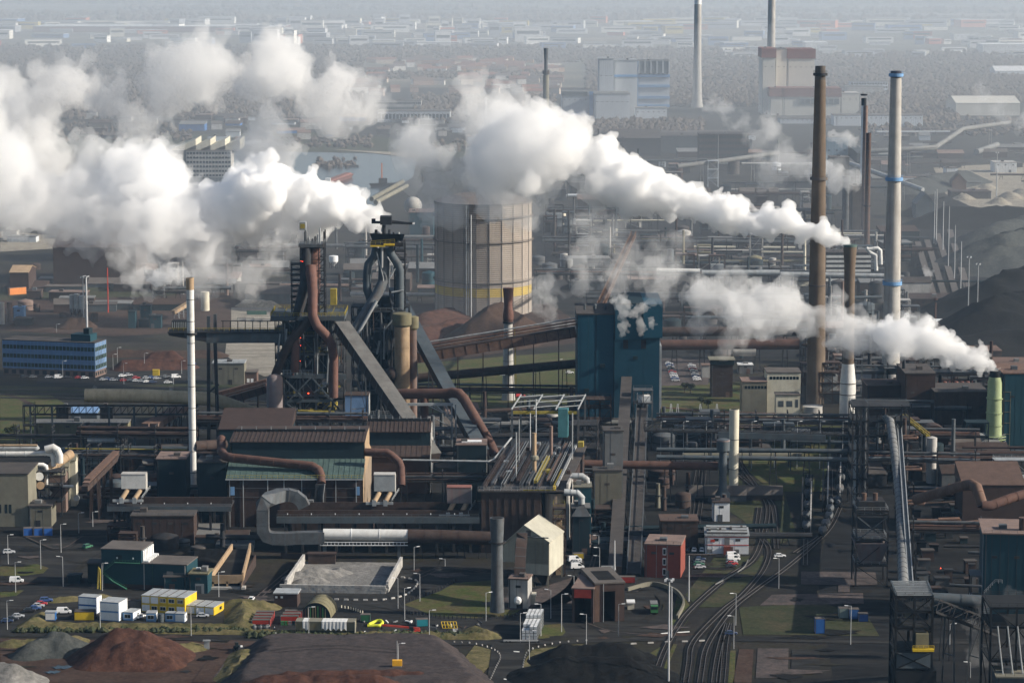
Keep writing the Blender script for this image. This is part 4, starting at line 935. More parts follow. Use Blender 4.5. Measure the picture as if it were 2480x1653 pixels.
# ================================================================== CAST HOUSES, DUCTS, STOCKHOUSE
def casthouse(label,x0,x1,yb,rows,deps,wm,lowm,upm,endm,bars=True):
    """rows: eave, top of low roof, foot of upper roof, ridge"""
    fr=AX(x0,x1,yb,rows[0],10);w=fr.w;h0=fr.h;Y0=fr.o.y;xm=(x0+x1)/2
    d1,d2=deps;h1=A(xm,rows[1],Y0+d1).z;h2=A(xm,rows[2],Y0+d1).z;h3=A(xm,rows[3],Y0+d2).z;D=2*d2
    t=thing('cast_house',label,'building',fr.p(w/2,0,0))
    part(MB().fbox(fr,0,w,0,.5,0,h0),'front_wall',wm,t)
    for u0,u1,nm in((-.02,.5,'end_wall'),(w-.5,w+.02,'end_wall')):
        prof=[(0,0),(0,h0),(d1,h1),(d1,h2),(d2,h3),(D-d1,h2),(D-d1,h1),(D,h0),(D,0)]
        mb=MB();n=len(prof);mb.v=[fr.p(u0,v,z)for v,z in prof]+[fr.p(u1,v,z)for v,z in prof]
        mb.f=[tuple(range(n)),tuple(range(2*n-1,n-1,-1))]+[(i,(i+1)%n,n+(i+1)%n,n+i)for i in range(n)]
        part(mb,nm,endm,t)
    rp=MB()
    for k in range(9):rp.beam(fr.p(w+.06,D*(k+.3)/9,1),fr.p(w+.06,D*(k+1.1)/9,h0*.96),.18)
    part(rp,'end_wall_rail','lightsteel',t)
    def slope(u0,u1,va,za,vb,zb,th=.35):return MB().hexa([fr.p(u0,va,za),fr.p(u1,va,za),fr.p(u1,vb,zb),fr.p(u0,vb,zb),fr.p(u0,va,za+th),fr.p(u1,va,za+th),fr.p(u1,vb,zb+th),fr.p(u0,vb,zb+th)])
    lr=part(slope(-.4,w+.1,-.8,h0-.2,d1-.1,h1),'low_roof',lowm,t)
    n=int(w/2.1)
    for k in range(n):u=(k+.5)*w/n;part(slope(u-.12,u+.12,-.8,h0+.16,d1-.15,h1+.36,.12),'roof_rib',lowm,lr)
    part(MB().fbox(fr,0,w-.2,d1,d1+.4,h1-.5,h2),'clerestory','tealdark',t)
    ur=part(slope(-.3,w+.1,d1-1,h2,d2,h3),'upper_roof',upm,t);part(slope(-.3,w+.1,d2,h3,D-d1+1,h2),'upper_roof',upm,t)
    n=int(w/1.7)
    for k in range(n):u=(k+.5)*w/n;part(slope(u-.16,u+.16,d1-1,h2+.36,d2,h3+.36,.2),'roof_rib','rust' if k%3 else 'darkbrick',ur)
    rv=part(MB().fbox(fr,0,w-.6,d2-1,d2+1,h3+.2,h3+1.3),'ridge_vent','black',t)
    for k in range(9):u=w*(k+.5)/9;part(MB().beam(fr.p(u,d2-1,h3+1.3),fr.p(u,d2-1,h3+2.5),.3),'vent_pipe','lightsteel',rv)
    if bars:
        e=part(MB().fbox(fr,-.5,w,-1.2,-.8,h0-.5,h0),'gutter','lightsteel',t)
        rl=MB();rail_on(rl,[fr.p(0,-1,h0),fr.p(w,-1,h0)],1.5,2.2,.1);part(rl,'railing','yellowdull',e)
        for u in(.02,.12,.3,.42,.55,.68,.8,.95):
            part(MB().beam(fr.p(w*u,-.4,0),fr.p(w*u,-.4,h0),.3),'wall_post','lightsteel',t)
        for z in(.62,.8):part(MB().beam(fr.p(w*.02,-.35,h0*z),fr.p(w*.97,-.35,h0*z),.14),'wall_rail','steel',t)
        for u in(.04,.96):part(MB().fbox(fr,w*u-.8,w*u+.8,-.5,.1,h0*.66,h0*.83),'door','lightblue',t)
    return fr
c1=casthouse('long dark cast house with green translucent low roof and tan end wall',551,880,1275,(1158,1112,1070,1046),(16,34),'darkbrick','greenroof','rust','tan')
c2=casthouse('dark brown cast house below the right furnace with a pale end wall',886,1042,1195,(1105,1080,1046,1020),(12,24),'darkbrick','rust','rust','concrete',bars=False)
bldg('slag_house','low dark brown roofed block behind the long cast house','building',AX(532,705,1185,1040,26),'tealdark','darkbrick','shed',5)
Yc=c1.o.y
pipe('dust_duct','thick rust duct lying across the roof of the long cast house',[A(536,1062,Yc+30),A(536,1092,Yc+18),A(545,1104,Yc+9),A(560,1108,Yc+7),A(755,1128,Yc+5),A(772,1138,Yc+3),A(778,1155,Yc+1),A(778,1172,Yc-2.5)],1.75,'rustpipe',fl=5.5,n=16)
fr=Fr(V3(A(765,1200,Yc).x,Yc-4.5,0),(1,0,0));t=thing('duct_hood','tall dark tapering hood under the end of the cast house roof duct','duct',fr.p(2,0,0))
part(MB().hexa([fr.p(-1.5,0,0),fr.p(3.6,0,0),fr.p(3.6,3.4,0),fr.p(-1.5,3.4,0),fr.p(.2,0,A(770,1168,Yc).z),fr.p(3.8,0,A(770,1168,Yc).z),fr.p(3.8,3.4,A(770,1168,Yc).z),fr.p(.2,3.4,A(770,1168,Yc).z)]),'hood','darksteel',t)
part(MB().tube([fr.p(3.9,-.3,A(778,1165,Yc).z),fr.p(3.2,-.3,A(778,1195,Yc).z),fr.p(3.0,-.3,1)],.16,6),'drain_pipe','lightsteel',t)
pipe('dust_duct','rust duct bending down beside the tan end wall of the cast house',[A(884,1094,Yc+10),A(938,1096,Yc+9),A(948,1102,Yc+8),A(966,1118,Yc+7),A(971,1132,Yc+6),A(972,1175,Yc+3)],1.6,'rustpipe',fl=4.5,n=14)
# two dark filter houses left of the cast house
bldg('filter_house','dark teal block at the left end of the long cast house','building',AX(381,452,1240,1112,16),'tealdark','brickpink','flat')
bldg('filter_house','black blue block behind the white chimney foot','building',AX(480,550,1262,1120,14),'tealdark','roofdark','flat')
t=bldg('slag_hall','dark hall with a pale dusty face under the long elevated deck','building',AX(318,470,1320,1250,20),'darkbrick','roofdark','flat')
part(MB().box(G(330,1318).x,G(420,1318).x,G(330,1318).y-.4,G(330,1318).y,2,8),'dusty_panel','creamdull',t)
# elevated decks
def deck(name,label,x0,x1,yb,yt,dep,th,m,colm,ncol,parapet=None,pm='rust',rm='steel'):
    fr=AX(x0,x1,yb,yt,dep);w=fr.w;h=fr.h;t=thing(name,label,'deck',fr.p(w/2,0,0))
    part(MB().fbox(fr,0,w,0,dep,h-.8,h),'slab',m,t);part(MB().fbox(fr,-.2,w+.2,-.5,0,h-th,h+.1),'girder','bridge',t)
    for k in range(ncol):part(MB().beam(fr.p(w*(k+.5)/ncol,.4,0),fr.p(w*(k+.5)/ncol,.4,h-.8),.9),'column',colm,t);
    for k in range(ncol):part(MB().beam(fr.p(w*(k+.5)/ncol,dep-.6,0),fr.p(w*(k+.5)/ncol,dep-.6,h-.8),.9),'column',colm,t)
    if parapet:
        for v0,v1,hh in parapet:part(MB().fbox(fr,0,w,v0,v1,h+.01,h+hh),'parapet',pm,t)
    rl=MB();rail_on(rl,[fr.p(0,-.3,h+.1),fr.p(w,-.3,h+.1)],1.1,2.5,.1);part(rl,'railing',rm,t)
    for k in range(int(w/9)):part(MB().box(*(lambda p:(p.x-.15,p.x+.15,p.y-.15,p.y+.15,p.z,p.z+.5))(fr.p(4+k*9,-.3,h+1.1))),'deck_light','lamp',t)
    return fr
dA=deck('elevated_deck','long dark elevated loading deck with rust parapets on the left',262,560,1305,1226,14,1.8,'darksteel','darksteel',9,[(6,6.5,2.6)],'rust')
dB=deck('elevated_deck','long elevated deck with a rust parapet in front of the cast house',672,1160,1338,1252,18,2.2,'darksteel','darksteel',12,[(2.5,3.0,2.2),(14,14.4,3.0)],'rust')
bldg('rust_wall','low rust brown wall block above the elevated deck','building',AX(700,905,1300,1228,6),'rust','rust','flat',z0=0)
# charging boxes with pairs of tan chutes
for k,(x0,x1,yt,yb2,yg,m,lb)in enumerate(((294,352,1149,1183,1300,'pipewhite','left white sheet metal box over a pair of pale chutes on the deck'),(906,956,1150,1189,1318,'lightsteel','middle grey box over a pair of tan chutes by the cast house end'),(1083,1141,1181,1218,1330,'dustcatcher','right pinkish grey box over pale chutes next to the stockhouse'))):
    Y=Yg(x0,yg);p0,p1=A(x0,yb2,Y),A(x1,yb2,Y);zt=A(x0,yt,Y).z;d=5
    t=thing('charging_box',lb,'hopper',V3(p0.x,Y,0));part(MB().box(p0.x,p1.x,Y,Y+d,p0.z,zt),'housing',m,t)
    part(MB().box(p0.x-.15,p1.x+.15,Y-.15,Y+d+.15,zt,zt+.3),'roof','concrete' if k<2 else 'redroof',t);part(MB().box(p1.x,p1.x+.25,Y+.1,Y+d,p0.z-1,zt-.1),'side_panel','concrete',t)
    for f in(.18,.72):
        u=p0.x+(p1.x-p0.x)*f;part(MB().tube([(u+1.2,Y+2.5,p0.z+.4),(u-1.2,Y-3,p0.z-3.4)],.95,12),'chute','tan',t,smooth=True)
        part(MB().box(u-2.0,u-.5,Y-4,Y-2.4,p0.z-5.0,p0.z-2.8),'chute_foot','lightsteel',t)
    part(MB().beam((p0.x-3,Y-3.4,p0.z-4),(p1.x-.5,Y-3.4,p0.z-4),.8,.9),'cross_beam','lightsteel',t)
    mb=MB();rail_on(mb,[(p1.x-1,Y-3.6,p0.z-3.5),(p1.x+1.5,Y+3,p0.z-.5)],1.2,1.2,.14);part(mb,'walkway','lightsteel',t)
    for q in(p0.x+.5,p1.x-.5):part(MB().beam((q,Y+3,0),(q,Y+3,p0.z),.5),'leg','darksteel',t)
# curved rectangular fume duct
Yd=Yg(640,1352)
def rectduct(name,label,pts,hw,m,ribs=True):
    pts=[Vector(p)for p in pts];c=sum(pts,Vector())/len(pts);t=thing(name,label,'duct',V3(c.x,c.y,0));mb=MB();n=len(pts);rings=[]
    for i,p in enumerate(pts):
        d=(pts[min(i+1,n-1)]-pts[max(i-1,0)]).normalized();f=V3(0,1,0);q=d.cross(f)
        q=q.normalized()if q.length>.2 else V3(1,0,0);f=q.cross(d).normalized();rings.append([p+q*hw+f*hw,p-q*hw+f*hw,p-q*hw-f*hw,p+q*hw-f*hw])
    for r in rings:mb.v+=r
    for i in range(n-1):
        for j in range(4):mb.f.append((i*4+j,i*4+(j+1)%4,i*4+4+(j+1)%4,i*4+4+j))
    mb.f+=[(3,2,1,0),(n*4-4,n*4-3,n*4-2,n*4-1)];part(mb,'casing',m,t)
    for i in range(0,n,1):
        k=MB();k.v=[rings[i][j]+(rings[i][j]-pts[i])*.04 for j in range(4)];d=(pts[min(i+1,n-1)]-pts[max(i-1,0)]).normalized()*.25
        k.v+=[v+d for v in k.v];k.f=[(0,1,5,4),(1,2,6,5),(2,3,7,6),(3,0,4,7)];part(k,'stiffener','steel',t)
    return t
arc=[A(737,1226,Yd+16),A(730,1212,Yd+16),A(716,1201,Yd+16),A(700,1197,Yd+16),A(680,1198,Yd+15)]
dn=[A(655,1206,Yd+6),A(638,1216,Yd),A(637,1232,Yd),A(637,1250,Yd),A(637,1268,Yd),A(638,1284,Yd),A(646,1297,Yd),A(662,1302,Yd),A(690,1303,Yd),A(720,1301,Yd),A(785,1300,Yd)]
rectduct('fume_duct','big square hooked fume duct left of the long grey pipe',arc+dn,2.2,'steel')
pipe('fume_main','long pale grey cylindrical fume main with white bands above the sand bay',[A(783,1293,Yd),A(988,1295,Yd)],2.15,'pipewhite',fl=11,n=18,flm='white',legs=0)
pipe('fume_main','dark rust stretch of the fume main running to the beige filter house',[A(988,1297,Yd),A(1090,1299,Yd),A(1195,1303,Yd)],2.6,'rust',fl=7,n=16,legs=4)
fr=Fr(V3(A(776,1312,Yd).x,Yd-1.5,0),(1,0,0));w=A(988,1312,Yd).x-fr.o.x;z=A(880,1310,Yd).z
t=thing('pipe_cradle','white lattice walkway under the long pale fume main','walkway',fr.p(w/2,0,0));mb=MB().beam(fr.p(0,0,z),fr.p(w,0,z),.3).beam(fr.p(0,0,z-1.2),fr.p(w,0,z-1.2),.3)
for k in range(24):mb.beam(fr.p(w*k/24,0,z-1.2),fr.p(w*k/24,0,z),.2)
part(mb,'girder','white',t)
for k in(.05,.9):part(MB().beam(fr.p(w*k,1,0),fr.p(w*k,1,z-1),1.2),'leg','bridge',t)
# stockhouse
fr=AX(1165,1310,1338,1190,96);fr.uy=V3(.105,.9945,0);w=fr.w;h=fr.h
t=thing('stockhouse','massive rust brown stockhouse with a roof full of receding conveyors and a pale silo','building',fr.p(w/2,0,0))
part(MB().fbox(fr,0,w,0,96,0,h),'wall','rust',t);part(MB().fbox(fr,w+.05,w+9,6,92,0,h-2),'side_bunker','darkbrick',t)
part(MB().fbox(fr,-1,w+9.5,-1,97,h,h+.5),'deck','roofdark',t)
for k in range(8):part(MB().fbox(fr,w*k/8+.2,w*k/8+.5,-.2,0,2,h-.5),'wall_rib','darkbrick',t)
cols=['rust','steel','rust','darksteel','bridge','rust','darksteel','steel','yellowdull','rust','rustlight','darksteel','lightsteel']
for k in range(13):
    u=.6+k*(w+7)/13;v0=R.uniform(3,18)if k%3 else 2;v1=96 if k%4 else R.uniform(55,90);e=R.uniform(.5,1.5)
    cv=part(MB().fbox(fr,u,u+e,v0,v1,h+1.2,h+1.2+R.uniform(.4,1.2)),'belt_conveyor',cols[k],t)
    mb=MB()
    for i in range(int((v1-v0)/5)):mb.beam(fr.p(u,v0+i*5,h+.4),fr.p(u,v0+i*5,h+2.6),.14).beam(fr.p(u+e,v0+i*5,h+.4),fr.p(u+e,v0+i*5,h+2.6),.14)
    mb.beam(fr.p(u,v0,h+2.6),fr.p(u,v1,h+2.6),.12).beam(fr.p(u+e,v0,h+2.6),fr.p(u+e,v1,h+2.6),.12)
    part(mb,'conveyor_rail',R.choice(['steel','rust','lightsteel']),cv)
rl=MB();rail_on(rl,[fr.p(-1,-1,h+.5),fr.p(w+6,-1,h+.5)],1.6,2,.12);part(rl,'railing','lightsteel',t)
part(MB().fbox(fr,w+4.5,w+5.4,0,36,h+.6,h+2.0),'yellow_kickplate','yellow',t);part(MB().fbox(fr,w*.7,w+5,-.9,-.6,h+.6,h+1.0),'yellow_kickplate','yellowdull',t)
for k,(v,m)in enumerate(((4.5,'tan'),(13,'rust'),(21.5,'rust'),(30,'rust'),(38,'rust'))):
    c=fr.p(w+5,v,0);sl=part(MB().lathe(c,[(4.0,h*.25),(4.0,h-1.0)],20),'silo',mat('silotan',(.42,.33,.25),.8,.2,.1,.7,(.12,.06,.04))if k==0 else m,t,smooth=True);part(MB().lathe(c,[(3.6,h-.98),(3.6,h-.6)],20),'silo_lid','black',sl)
part(MB().fbox(fr,w+9.6,w+10.4,0,20,5,h+3),'screen_wall','concrete',t)
for x,y0,y1,m,wd in((1250,1160,1046,'lightsteel',.45),(1257,1130,1015,'lightsteel',.4),(1284,1092,1000,'post',.45),(1298,1068,966,'post',.45),(1386,1115,1000,'lightsteel',.5)):
    d=(1190-y0)/110*96;c=fr.p(0,max(2,d),h);q=A(x,y0,c.y);part(MB().tube([(q.x,c.y,h+.4),(q.x,c.y,A(x,y1,c.y).z)],wd*.5,8),'light_mast',m,t)
q=fr.p(w*.75,32,h);part(MB().tube([q,q+V3(0,0,17)],.85,10),'vent_stack','tan',t,smooth=True);part(MB().lathe(q+V3(0,0,6),[(.8,0),(1.7,.6),(1.7,1.8),(.8,2.4)],10),'collar','creamdull',t)
q=fr.p(w*.9,66,h);part(MB().tube([q,q+V3(0,0,14)],.7,10),'vent_stack','brickpink',t,smooth=True)
for k in range(26):
    u,v=R.uniform(0,w+7),R.uniform(20,94);q=R.uniform(.4,1.4);part(MB().fbox(fr,u,u+q*1.6,v,v+q*3,h+.5,h+.5+q*1.5),'drive_unit',R.choice(['rust','darksteel','steel','yellowdull','brickpink','lightsteel']),t)
# portal frame behind the stockhouse
fp=AX(1240,1400,1175,990,40);fp.uy=V3(.105,.9945,0)
t=thing('ore_bridge','open steel portal with a yellow beam and a teal lift shaft behind the stockhouse','steel frame',fp.p(0,0,0));H1=fp.h
for u in(0,fp.w):
    for v in(0,36):part(MB().beam(fp.p(u,v,0),fp.p(u,v,H1),.9),'column','steel',t)
part(MB().beam(fp.p(0,0,H1-1.5),fp.p(fp.w,0,H1-1.5),.8,1.2),'crane_beam','yellowdull',t);part(MB().beam(fp.p(0,36,H1-1),fp.p(fp.w,36,H1-1),.8,1.2),'girder','steel',t)
for k in range(4):part(MB().beam(fp.p(fp.w*k/3,-2,H1+.2),fp.p(fp.w*k/3,38,H1+.2),.45),'rafter','lightsteel',t)
for k in range(3):
    for j in range(3):part(MB().beam(fp.p(fp.w*k/3,3+j*14,H1+.3),fp.p(fp.w*(k+1)/3,6+j*14,H1+.6),.35),'purlin','lightsteel',t)
part(MB().beam(fp.p(0,0,H1-14),fp.p(fp.w*.4,0,H1-2),.3).beam(fp.p(fp.w*.78,0,H1-12),fp.p(fp.w*.5,0,H1-2),.3),'bracing','steel',t)
u0,u1=fp.w*.70,fp.w*.845;part(MB().fbox(fp,u0,u1,-1.5,3,A(1360,1057,fp.o.y).z,H1+.2),'lift_shaft','teallight',t)
frame(t,fp,fp.w*.86,fp.w*1.25,10,24,[0,8,14,19,24],2,1,'darksteel',.4,railm='rust')
frame(t,fp,fp.w*.0,fp.w*.7,4,24,[0,9,16],3,1,'darksteel',.4,railm='steel')
# teal transformer house left of the stockhouse
t=bldg('switch_house','square dark teal house with a flat pink roof left of the stockhouse','building',AX(1106,1178,1212,1078,14),'tealdark','brickpink','flat')
fr=AX(1106,1178,1212,1078,14);part(MB().fbox(fr,2,fr.w-2,4,8,fr.h+.45,fr.h+1.0),'roof_light','white',t);part(MB().fbox(fr,fr.w+.02,fr.w+.3,0,.6,2,fr.h),'downpipe','concrete',t)
pipe('steam_pipe','thin bright pipe crossing level from the cast house to the stockhouse',[A(975,1113,Yg(1000,1255)),A(1182,1117,Yg(1000,1255)),A(1195,1113,Yg(1000,1252)),A(1238,1060,Yg(1240,1190))],.4,'lightsteel',fl=20,n=8,legs=5)
rack('walkway_bridge','railed walkway bridge on posts between cast house end and stockhouse',G(972,1262),G(1172,1262),18,[(-1,0,.25,'steel'),(1,0,.3,'rust')],4,12,cat='walkway')
rack('walkway_bridge','second lower pipe bridge in front of the teal switch house',G(985,1240),G(1172,1240),13,[(-1,0,.5,'rust'),(1,0,.3,'steel'),(0,1,.35,'rust')],4,12,cat='walkway')
# dedusting group right of the stockhouse
t=bldg('filter_house','teal filter house with a grey hood right of the stockhouse silos','building',AX(1390,1432,1330,1180,10),'teal','creamdull','flat')
t=bldg('filter_house','small teal filter house under a grey funnel hood','building',AX(1385,1428,1345,1230,8),'tealdark','greyclad','flat');fr=AX(1385,1428,1345,1230,8)
part(MB().hexa([fr.p(-.3,-1,fr.h-3),fr.p(fr.w+.3,-1,fr.h-3),fr.p(fr.w+.3,3,fr.h-3),fr.p(-.3,3,fr.h-3),fr.p(fr.w*.45,.2,fr.h+2),fr.p(fr.w*.62,.2,fr.h+2),fr.p(fr.w*.62,1.6,fr.h+2),fr.p(fr.w*.45,1.6,fr.h+2)]),'hood','steel',t)
pipe('elbow_duct','shiny bent duct feeding the grey funnel hood',[fr.p(fr.w*.53,.9,fr.h+1.5),fr.p(fr.w*.53,.9,fr.h+4),fr.p(fr.w*.3,.9,fr.h+5.6),fr.p(-3,.9,fr.h+6)],1.3,'lightsteel',fl=3,n=12)
pipe('elbow_duct','second shiny bent duct above the teal filter house',[A(1422,1172,Yg(1410,1320)),A(1421,1160,Yg(1410,1320)),A(1410,1152,Yg(1410,1320)),A(1385,1152,Yg(1410,1320))],1.2,'lightsteel',fl=3,n=12)
bldg('concrete_tower','pale grey concrete stair tower left of the twin conveyors','building',AX(1461,1508,1250,1044,10),'greyclad','roofdark','flat')
t=bldg('concrete_pier','broad pale grey block under the rust gas pipe','building',AX(1437,1505,1262,1140,8),'creamdull','roofdark','flat')
# left white chimney
chimney('chimney','tall slim white steel chimney left of the blast furnaces, rusty at the lip',468,1195,[(1195,17),(700,18.5),(672,19.5)],'pipewhite',((810,30,5,'darksteel'),),seg=9,topm='tan')
pipe('gas_main','rust gas main joining the foot of the white chimney',[A(470,1080,Yg(468,1195)),A(545,1075,Yg(468,1195)+10)],2.2,'rust',fl=6)
# ================================================================== LEFT SIDE OF THE WORKS
# blue office block
fr=fb(8,906,231,915,823,15);w,h,d=fr.w,fr.h,15
t=thing('office_block','long blue clad office block with rows of green tinted windows','office',fr.p(w/2,0,0))
part(MB().fbox(fr,0,w,0,d,0,3.6),'base','brickpink',t);part(MB().fbox(fr,-.15,w+.15,-.15,d+.15,3.6,h),'cladding','officeblue',t)
part(MB().fbox(fr,-.3,w+.3,-.3,d+.3,h,h+.4),'roof','roofdark',t);part(MB().fbox(fr,w*.72,w*.93,3,12,h+.4,h+4),'penthouse','teal',t);part(MB().fbox(fr,w*.84,w*.9,5,10,h+4,h+7),'lift_house','tealdark',t)
nb=26
for k in range(3):
    z0=4.6+k*(h-4.2)/3
    for i in range(nb):
        u=w*(i+.5)/nb;part(MB().fbox(fr,u-w/nb*.42,u+w/nb*.42,-.28,-.1,z0,z0+2.1),'window','glassgreen' if R.random()<.8 else 'glass',t)
    for i in range(7):v=d*(i+.5)/7;part(MB().fbox(fr,w+.1,w+.28,v-.8,v+.8,z0,z0+2.1),'window','glassgreen',t)
for i in range(nb+1):part(MB().fbox(fr,w*i/nb-.06,w*i/nb+.06,-.34,-.15,3.7,h),'mullion','lightblue',t)
for i in range(8):part(MB().fbox(fr,w+.15,w+.34,d*i/7-.06,d*i/7+.06,3.7,h),'mullion','lightsteel',t)
for i in range(12):part(MB().fbox(fr,w*(i+.15)/12,w*(i+.7)/12,-.1,.1,.8,2.9),'window','glass',t)
for i in range(5):part(MB().fbox(fr,w-.05,w+.12,d*(i+.2)/5,d*(i+.7)/5,1,2.8),'window','glass',t)
mast(213,905,670,5,label='tall white pole rising behind the blue office block',heads=True);mast(203,780,672,3,label='pale floodlight mast beside the grey silos')
# car park in front of the office
cols=['silver','black','white','darkblue','silver','grey','white','blue','red','silver']
for k,(x,y)in enumerate(((250,922),(262,921),(275,923),(288,922),(300,924),(318,924),(330,925),(344,926),(356,927),(370,928),(355,918),(368,917),(380,919),(392,918),(330,918),(402,915),(296,913),(312,911),(407,929))):
    car(x,y,20+R.uniform(-6,6),cols[(k*7)%10],'small %s car parked in the rows beside the blue office block'%{'darkblue':'dark blue'}.get(cols[(k*7)%10],cols[(k*7)%10]),group='cars in the office car park')
car(426,916,20,'white','white van parked at the right end of the office car park','van')
for k,(x,c)in enumerate(((58,'black'),(80,'grey'),(118,'silver'),(163,'black'),(190,'red'),(205,'white'))):car(x,915+k*.6,25,c,'%s car parked along the front of the blue office block'%c,group='cars in front of the office')
car(142,917,25,'white','white van parked along the front of the blue office block','van')
solo(MB().box(*(lambda p:(p.x-1.7,p.x+1.7,p.y-1,p.y+1,0,3))(G(378,909))).box(*(lambda p:(p.x-1.8,p.x+1.8,p.y-1.1,p.y+1.1,3,3.2))(G(378,909))),'kiosk','yellow','small yellow box beside the office car park','box')
# yard behind the office
for x,wp,yt,yb in((176,14,714,765),(187,14,712,766),(199,13,716,767)):tank('silo','upright grey cement silo in the trio beyond the blue office',x,yb,wp,yt,'lightsteel','silo','three grey silos',leg=5,n=14)
for x,wp,yt,yb,m,lb in((4,16,733,785,'concrete','grey silo cut by the left edge of the photo'),(24,14,731,783,'brickpink','pinkish silo beside the small blue house')):tank('silo',lb,x,yb,wp,yt,m,'silo')
bldg('pump_house','bright blue pump house with a tank on top at far left','building',AX(32,58,776,745,8),'lightblue','lightblue','flat')
bldg('shed','long low dark shed behind the blue pump house','shed',AX(35,78,788,772,8),'darksteel','roofdark','flat')
pile('gravel_heap','dark rubble heap under the trio of silos','orebrown',[((170,793),(200,793),7)],cat='heap')
bldg('dark_hall','big dark brown ore hall partly veiled by steam on the left','building',AX(130,330,690,600,60),'darkbrick','rust','gable',9)
bldg('brown_hall','tall brown shed with tan gable side at far left','building',AX(24,70,710,660,30),'darkbrick','tan','gable',3)
container(42,713,35,(.62,.22,.06),'orange container standing by the tall brown shed',12,4.5)
container(84,699,10,(.55,.10,.05),'small red container beside the dark hall',6.06,2.6)
chimney('mast','thin red and white mast in the yard beyond the office',262,757,[(757,3.4),(648,2.4)],'red',cat='mast',n=8,seg=4)
t=bldg('screening_plant','flat roofed tan and teal screening plant in the dirt yard','building',AX(322,458,752,738,30),'tealdark','orebrown','flat')
for x0,x1,yb,yt,lb in((311,328,795,755,'left teal tower'),(339,365,780,741,'tall teal tower'),(361,390,795,766,'square teal bin'),(336,362,792,776,'low teal bin')):bldg('bin_tower',lb+' of the screening plant in the dirt yard','bin',AX(x0,x1,yb,yt,8),'teal','tealdark','flat')
gallery('conveyor','short tan conveyor on white legs right of the screening plant',G(420,772)+V3(0,0,3),A(458,738,Yg(440,766)),3,2,'tan','tan',3,ribs=4,legm='lightsteel')
tank('tank','cream upright tank just right of the white chimney',497,752,21,707,'cream','tank',stair=True)
bldg('store_shed','long dark blue grey storage shed between chimney and furnace','shed',AX(593,702,735,712,26),'bridge','roofdark','gable',4)
pile('scrap_heap','tan scrap heap in front of the long blue grey shed','sand',[((592,741),(660,743),4.5)],cat='heap')
container(622,762,0,(.05,.13,.10),'dark green container on the pale slab by the furnace',12,2.6)
for k in range(4):container(585+k*20,776+k*1.2,4,(.45,.44,.42),'pale concrete block in the row on the pale slab',5,1.6,group='concrete blocks on the pale slab')
bldg('pump_house','grey brick pump house right of the white chimney','building',AX(515,592,932,880,12),'creamdull','lightsteel','flat',winm='lamp')
bldg('annex','small brown annex with pale windows beside the grey pump house','building',AX(592,622,930,902,10),'brick','roofgrey','flat',wins=winrow(1,5,1,3,2,.3),winm='lamp')
pile('rubble_bank','dark red rubble bank behind the office car park','orered',[((300,895),(450,890),5.5),((370,880),(420,880),7)],cat='heap')
pile('rubble_bank','long grey earth bank right of the blue office','orebrown',[((280,860),(520,862),3.5,.4)],cat='heap')
container(455,888,5,(.03,.10,.40),'blue drums stacked in a row behind the car park',9,2.2)
container(560,878,8,(.55,.12,.06),'low red skip by the sand pit edge',8,1.6)
# arched beige gallery
Yg1=Yg(350,1085)
pipe('covered_conveyor','long beige arched conveyor gallery stretching left of the furnace',[A(206,957,Yg1),A(350,958,Yg1),A(505,965,Yg1+2),A(540,974,Yg1+3),A(636,1008,Yg1+10)],3.1,'beigeduct','conveyor',fl=4.5,n=16)
fr=Fr(V3(A(75,990,Yg1).x,Yg1-2,0),(1,0,0));w=A(480,990,Yg1).x-fr.o.x;zt=A(300,980,Yg1).z
t=thing('conveyor_trestle','long dark trestle bridge under the beige arched gallery','steel frame',fr.p(w/2,0,0));mb=MB().beam(fr.p(0,0,zt),fr.p(w,0,zt),.6,.8).beam(fr.p(0,0,zt-4),fr.p(w,0,zt-4),.6,.8)
for k in range(24):mb.beam(fr.p(w*k/24,0,zt-4),fr.p(w*(k+1)/24,0,zt),.3).beam(fr.p(w*k/24,0,zt-4),fr.p(w*k/24,0,zt),.3)
part(mb,'truss','darksteel',t)
for k in(0,.13,.47,.62,.75,1):part(MB().beam(fr.p(w*k,0,0),fr.p(w*k,0,zt),.8),'leg','bridge',t)
frame(t,fr,-3,2,-2,2,[0,6,11,zt],1,1,'darksteel',.35,railm='darksteel')
bldg('hanging_bin','black square bin hanging under the trestle, left of two','bin',AX(137,167,1050,988,8),'black','black','flat');bldg('hanging_bin','black square bin hanging under the trestle, right of two','bin',AX(243,274,1050,988,8),'black','black','flat')
bldg('long_shed','long low grey green shed with panel joints under the trestle','shed',AX(83,310,1060,1025,10),'olive','greyclad','flat')
bldg('hut','pale khaki hut in front of the long grey green shed','hut',AX(201,228,1064,1033,6),'cream','roofdark','flat')
bldg('blue_grey_shed','slate roofed shed behind the trestle bins','shed',AX(168,235,1035,1000,10),'bridge','officeblue','shed',2)
for k,(x0,y0,x1,y1,dz)in enumerate(((352,1040,450,985,0),(372,1040,462,985,3))):
    gallery('conveyor',['pinkish brown inclined conveyor left of the white chimney','second pinkish brown inclined conveyor with pipe bends'][k],A(x0,y0,Yg1-14),A(x1,y1,Yg1+25),3.4,2.6,'brickpink','rustlight',3,ribs=8,legm='rust')
for k in range(3):gallery('conveyor',['lowest','middle','upper'][k]+' of three rusty conveyors between gallery and dust catcher',A(532,985-k*12,Yg1+14+k*8),A(648,950-k*10,Yg1+14+k*8),3,2.4 if k else 3.2,'rustpipe','rustlight' if k!=1 else 'rust',3,ribs=7,legm='rust')
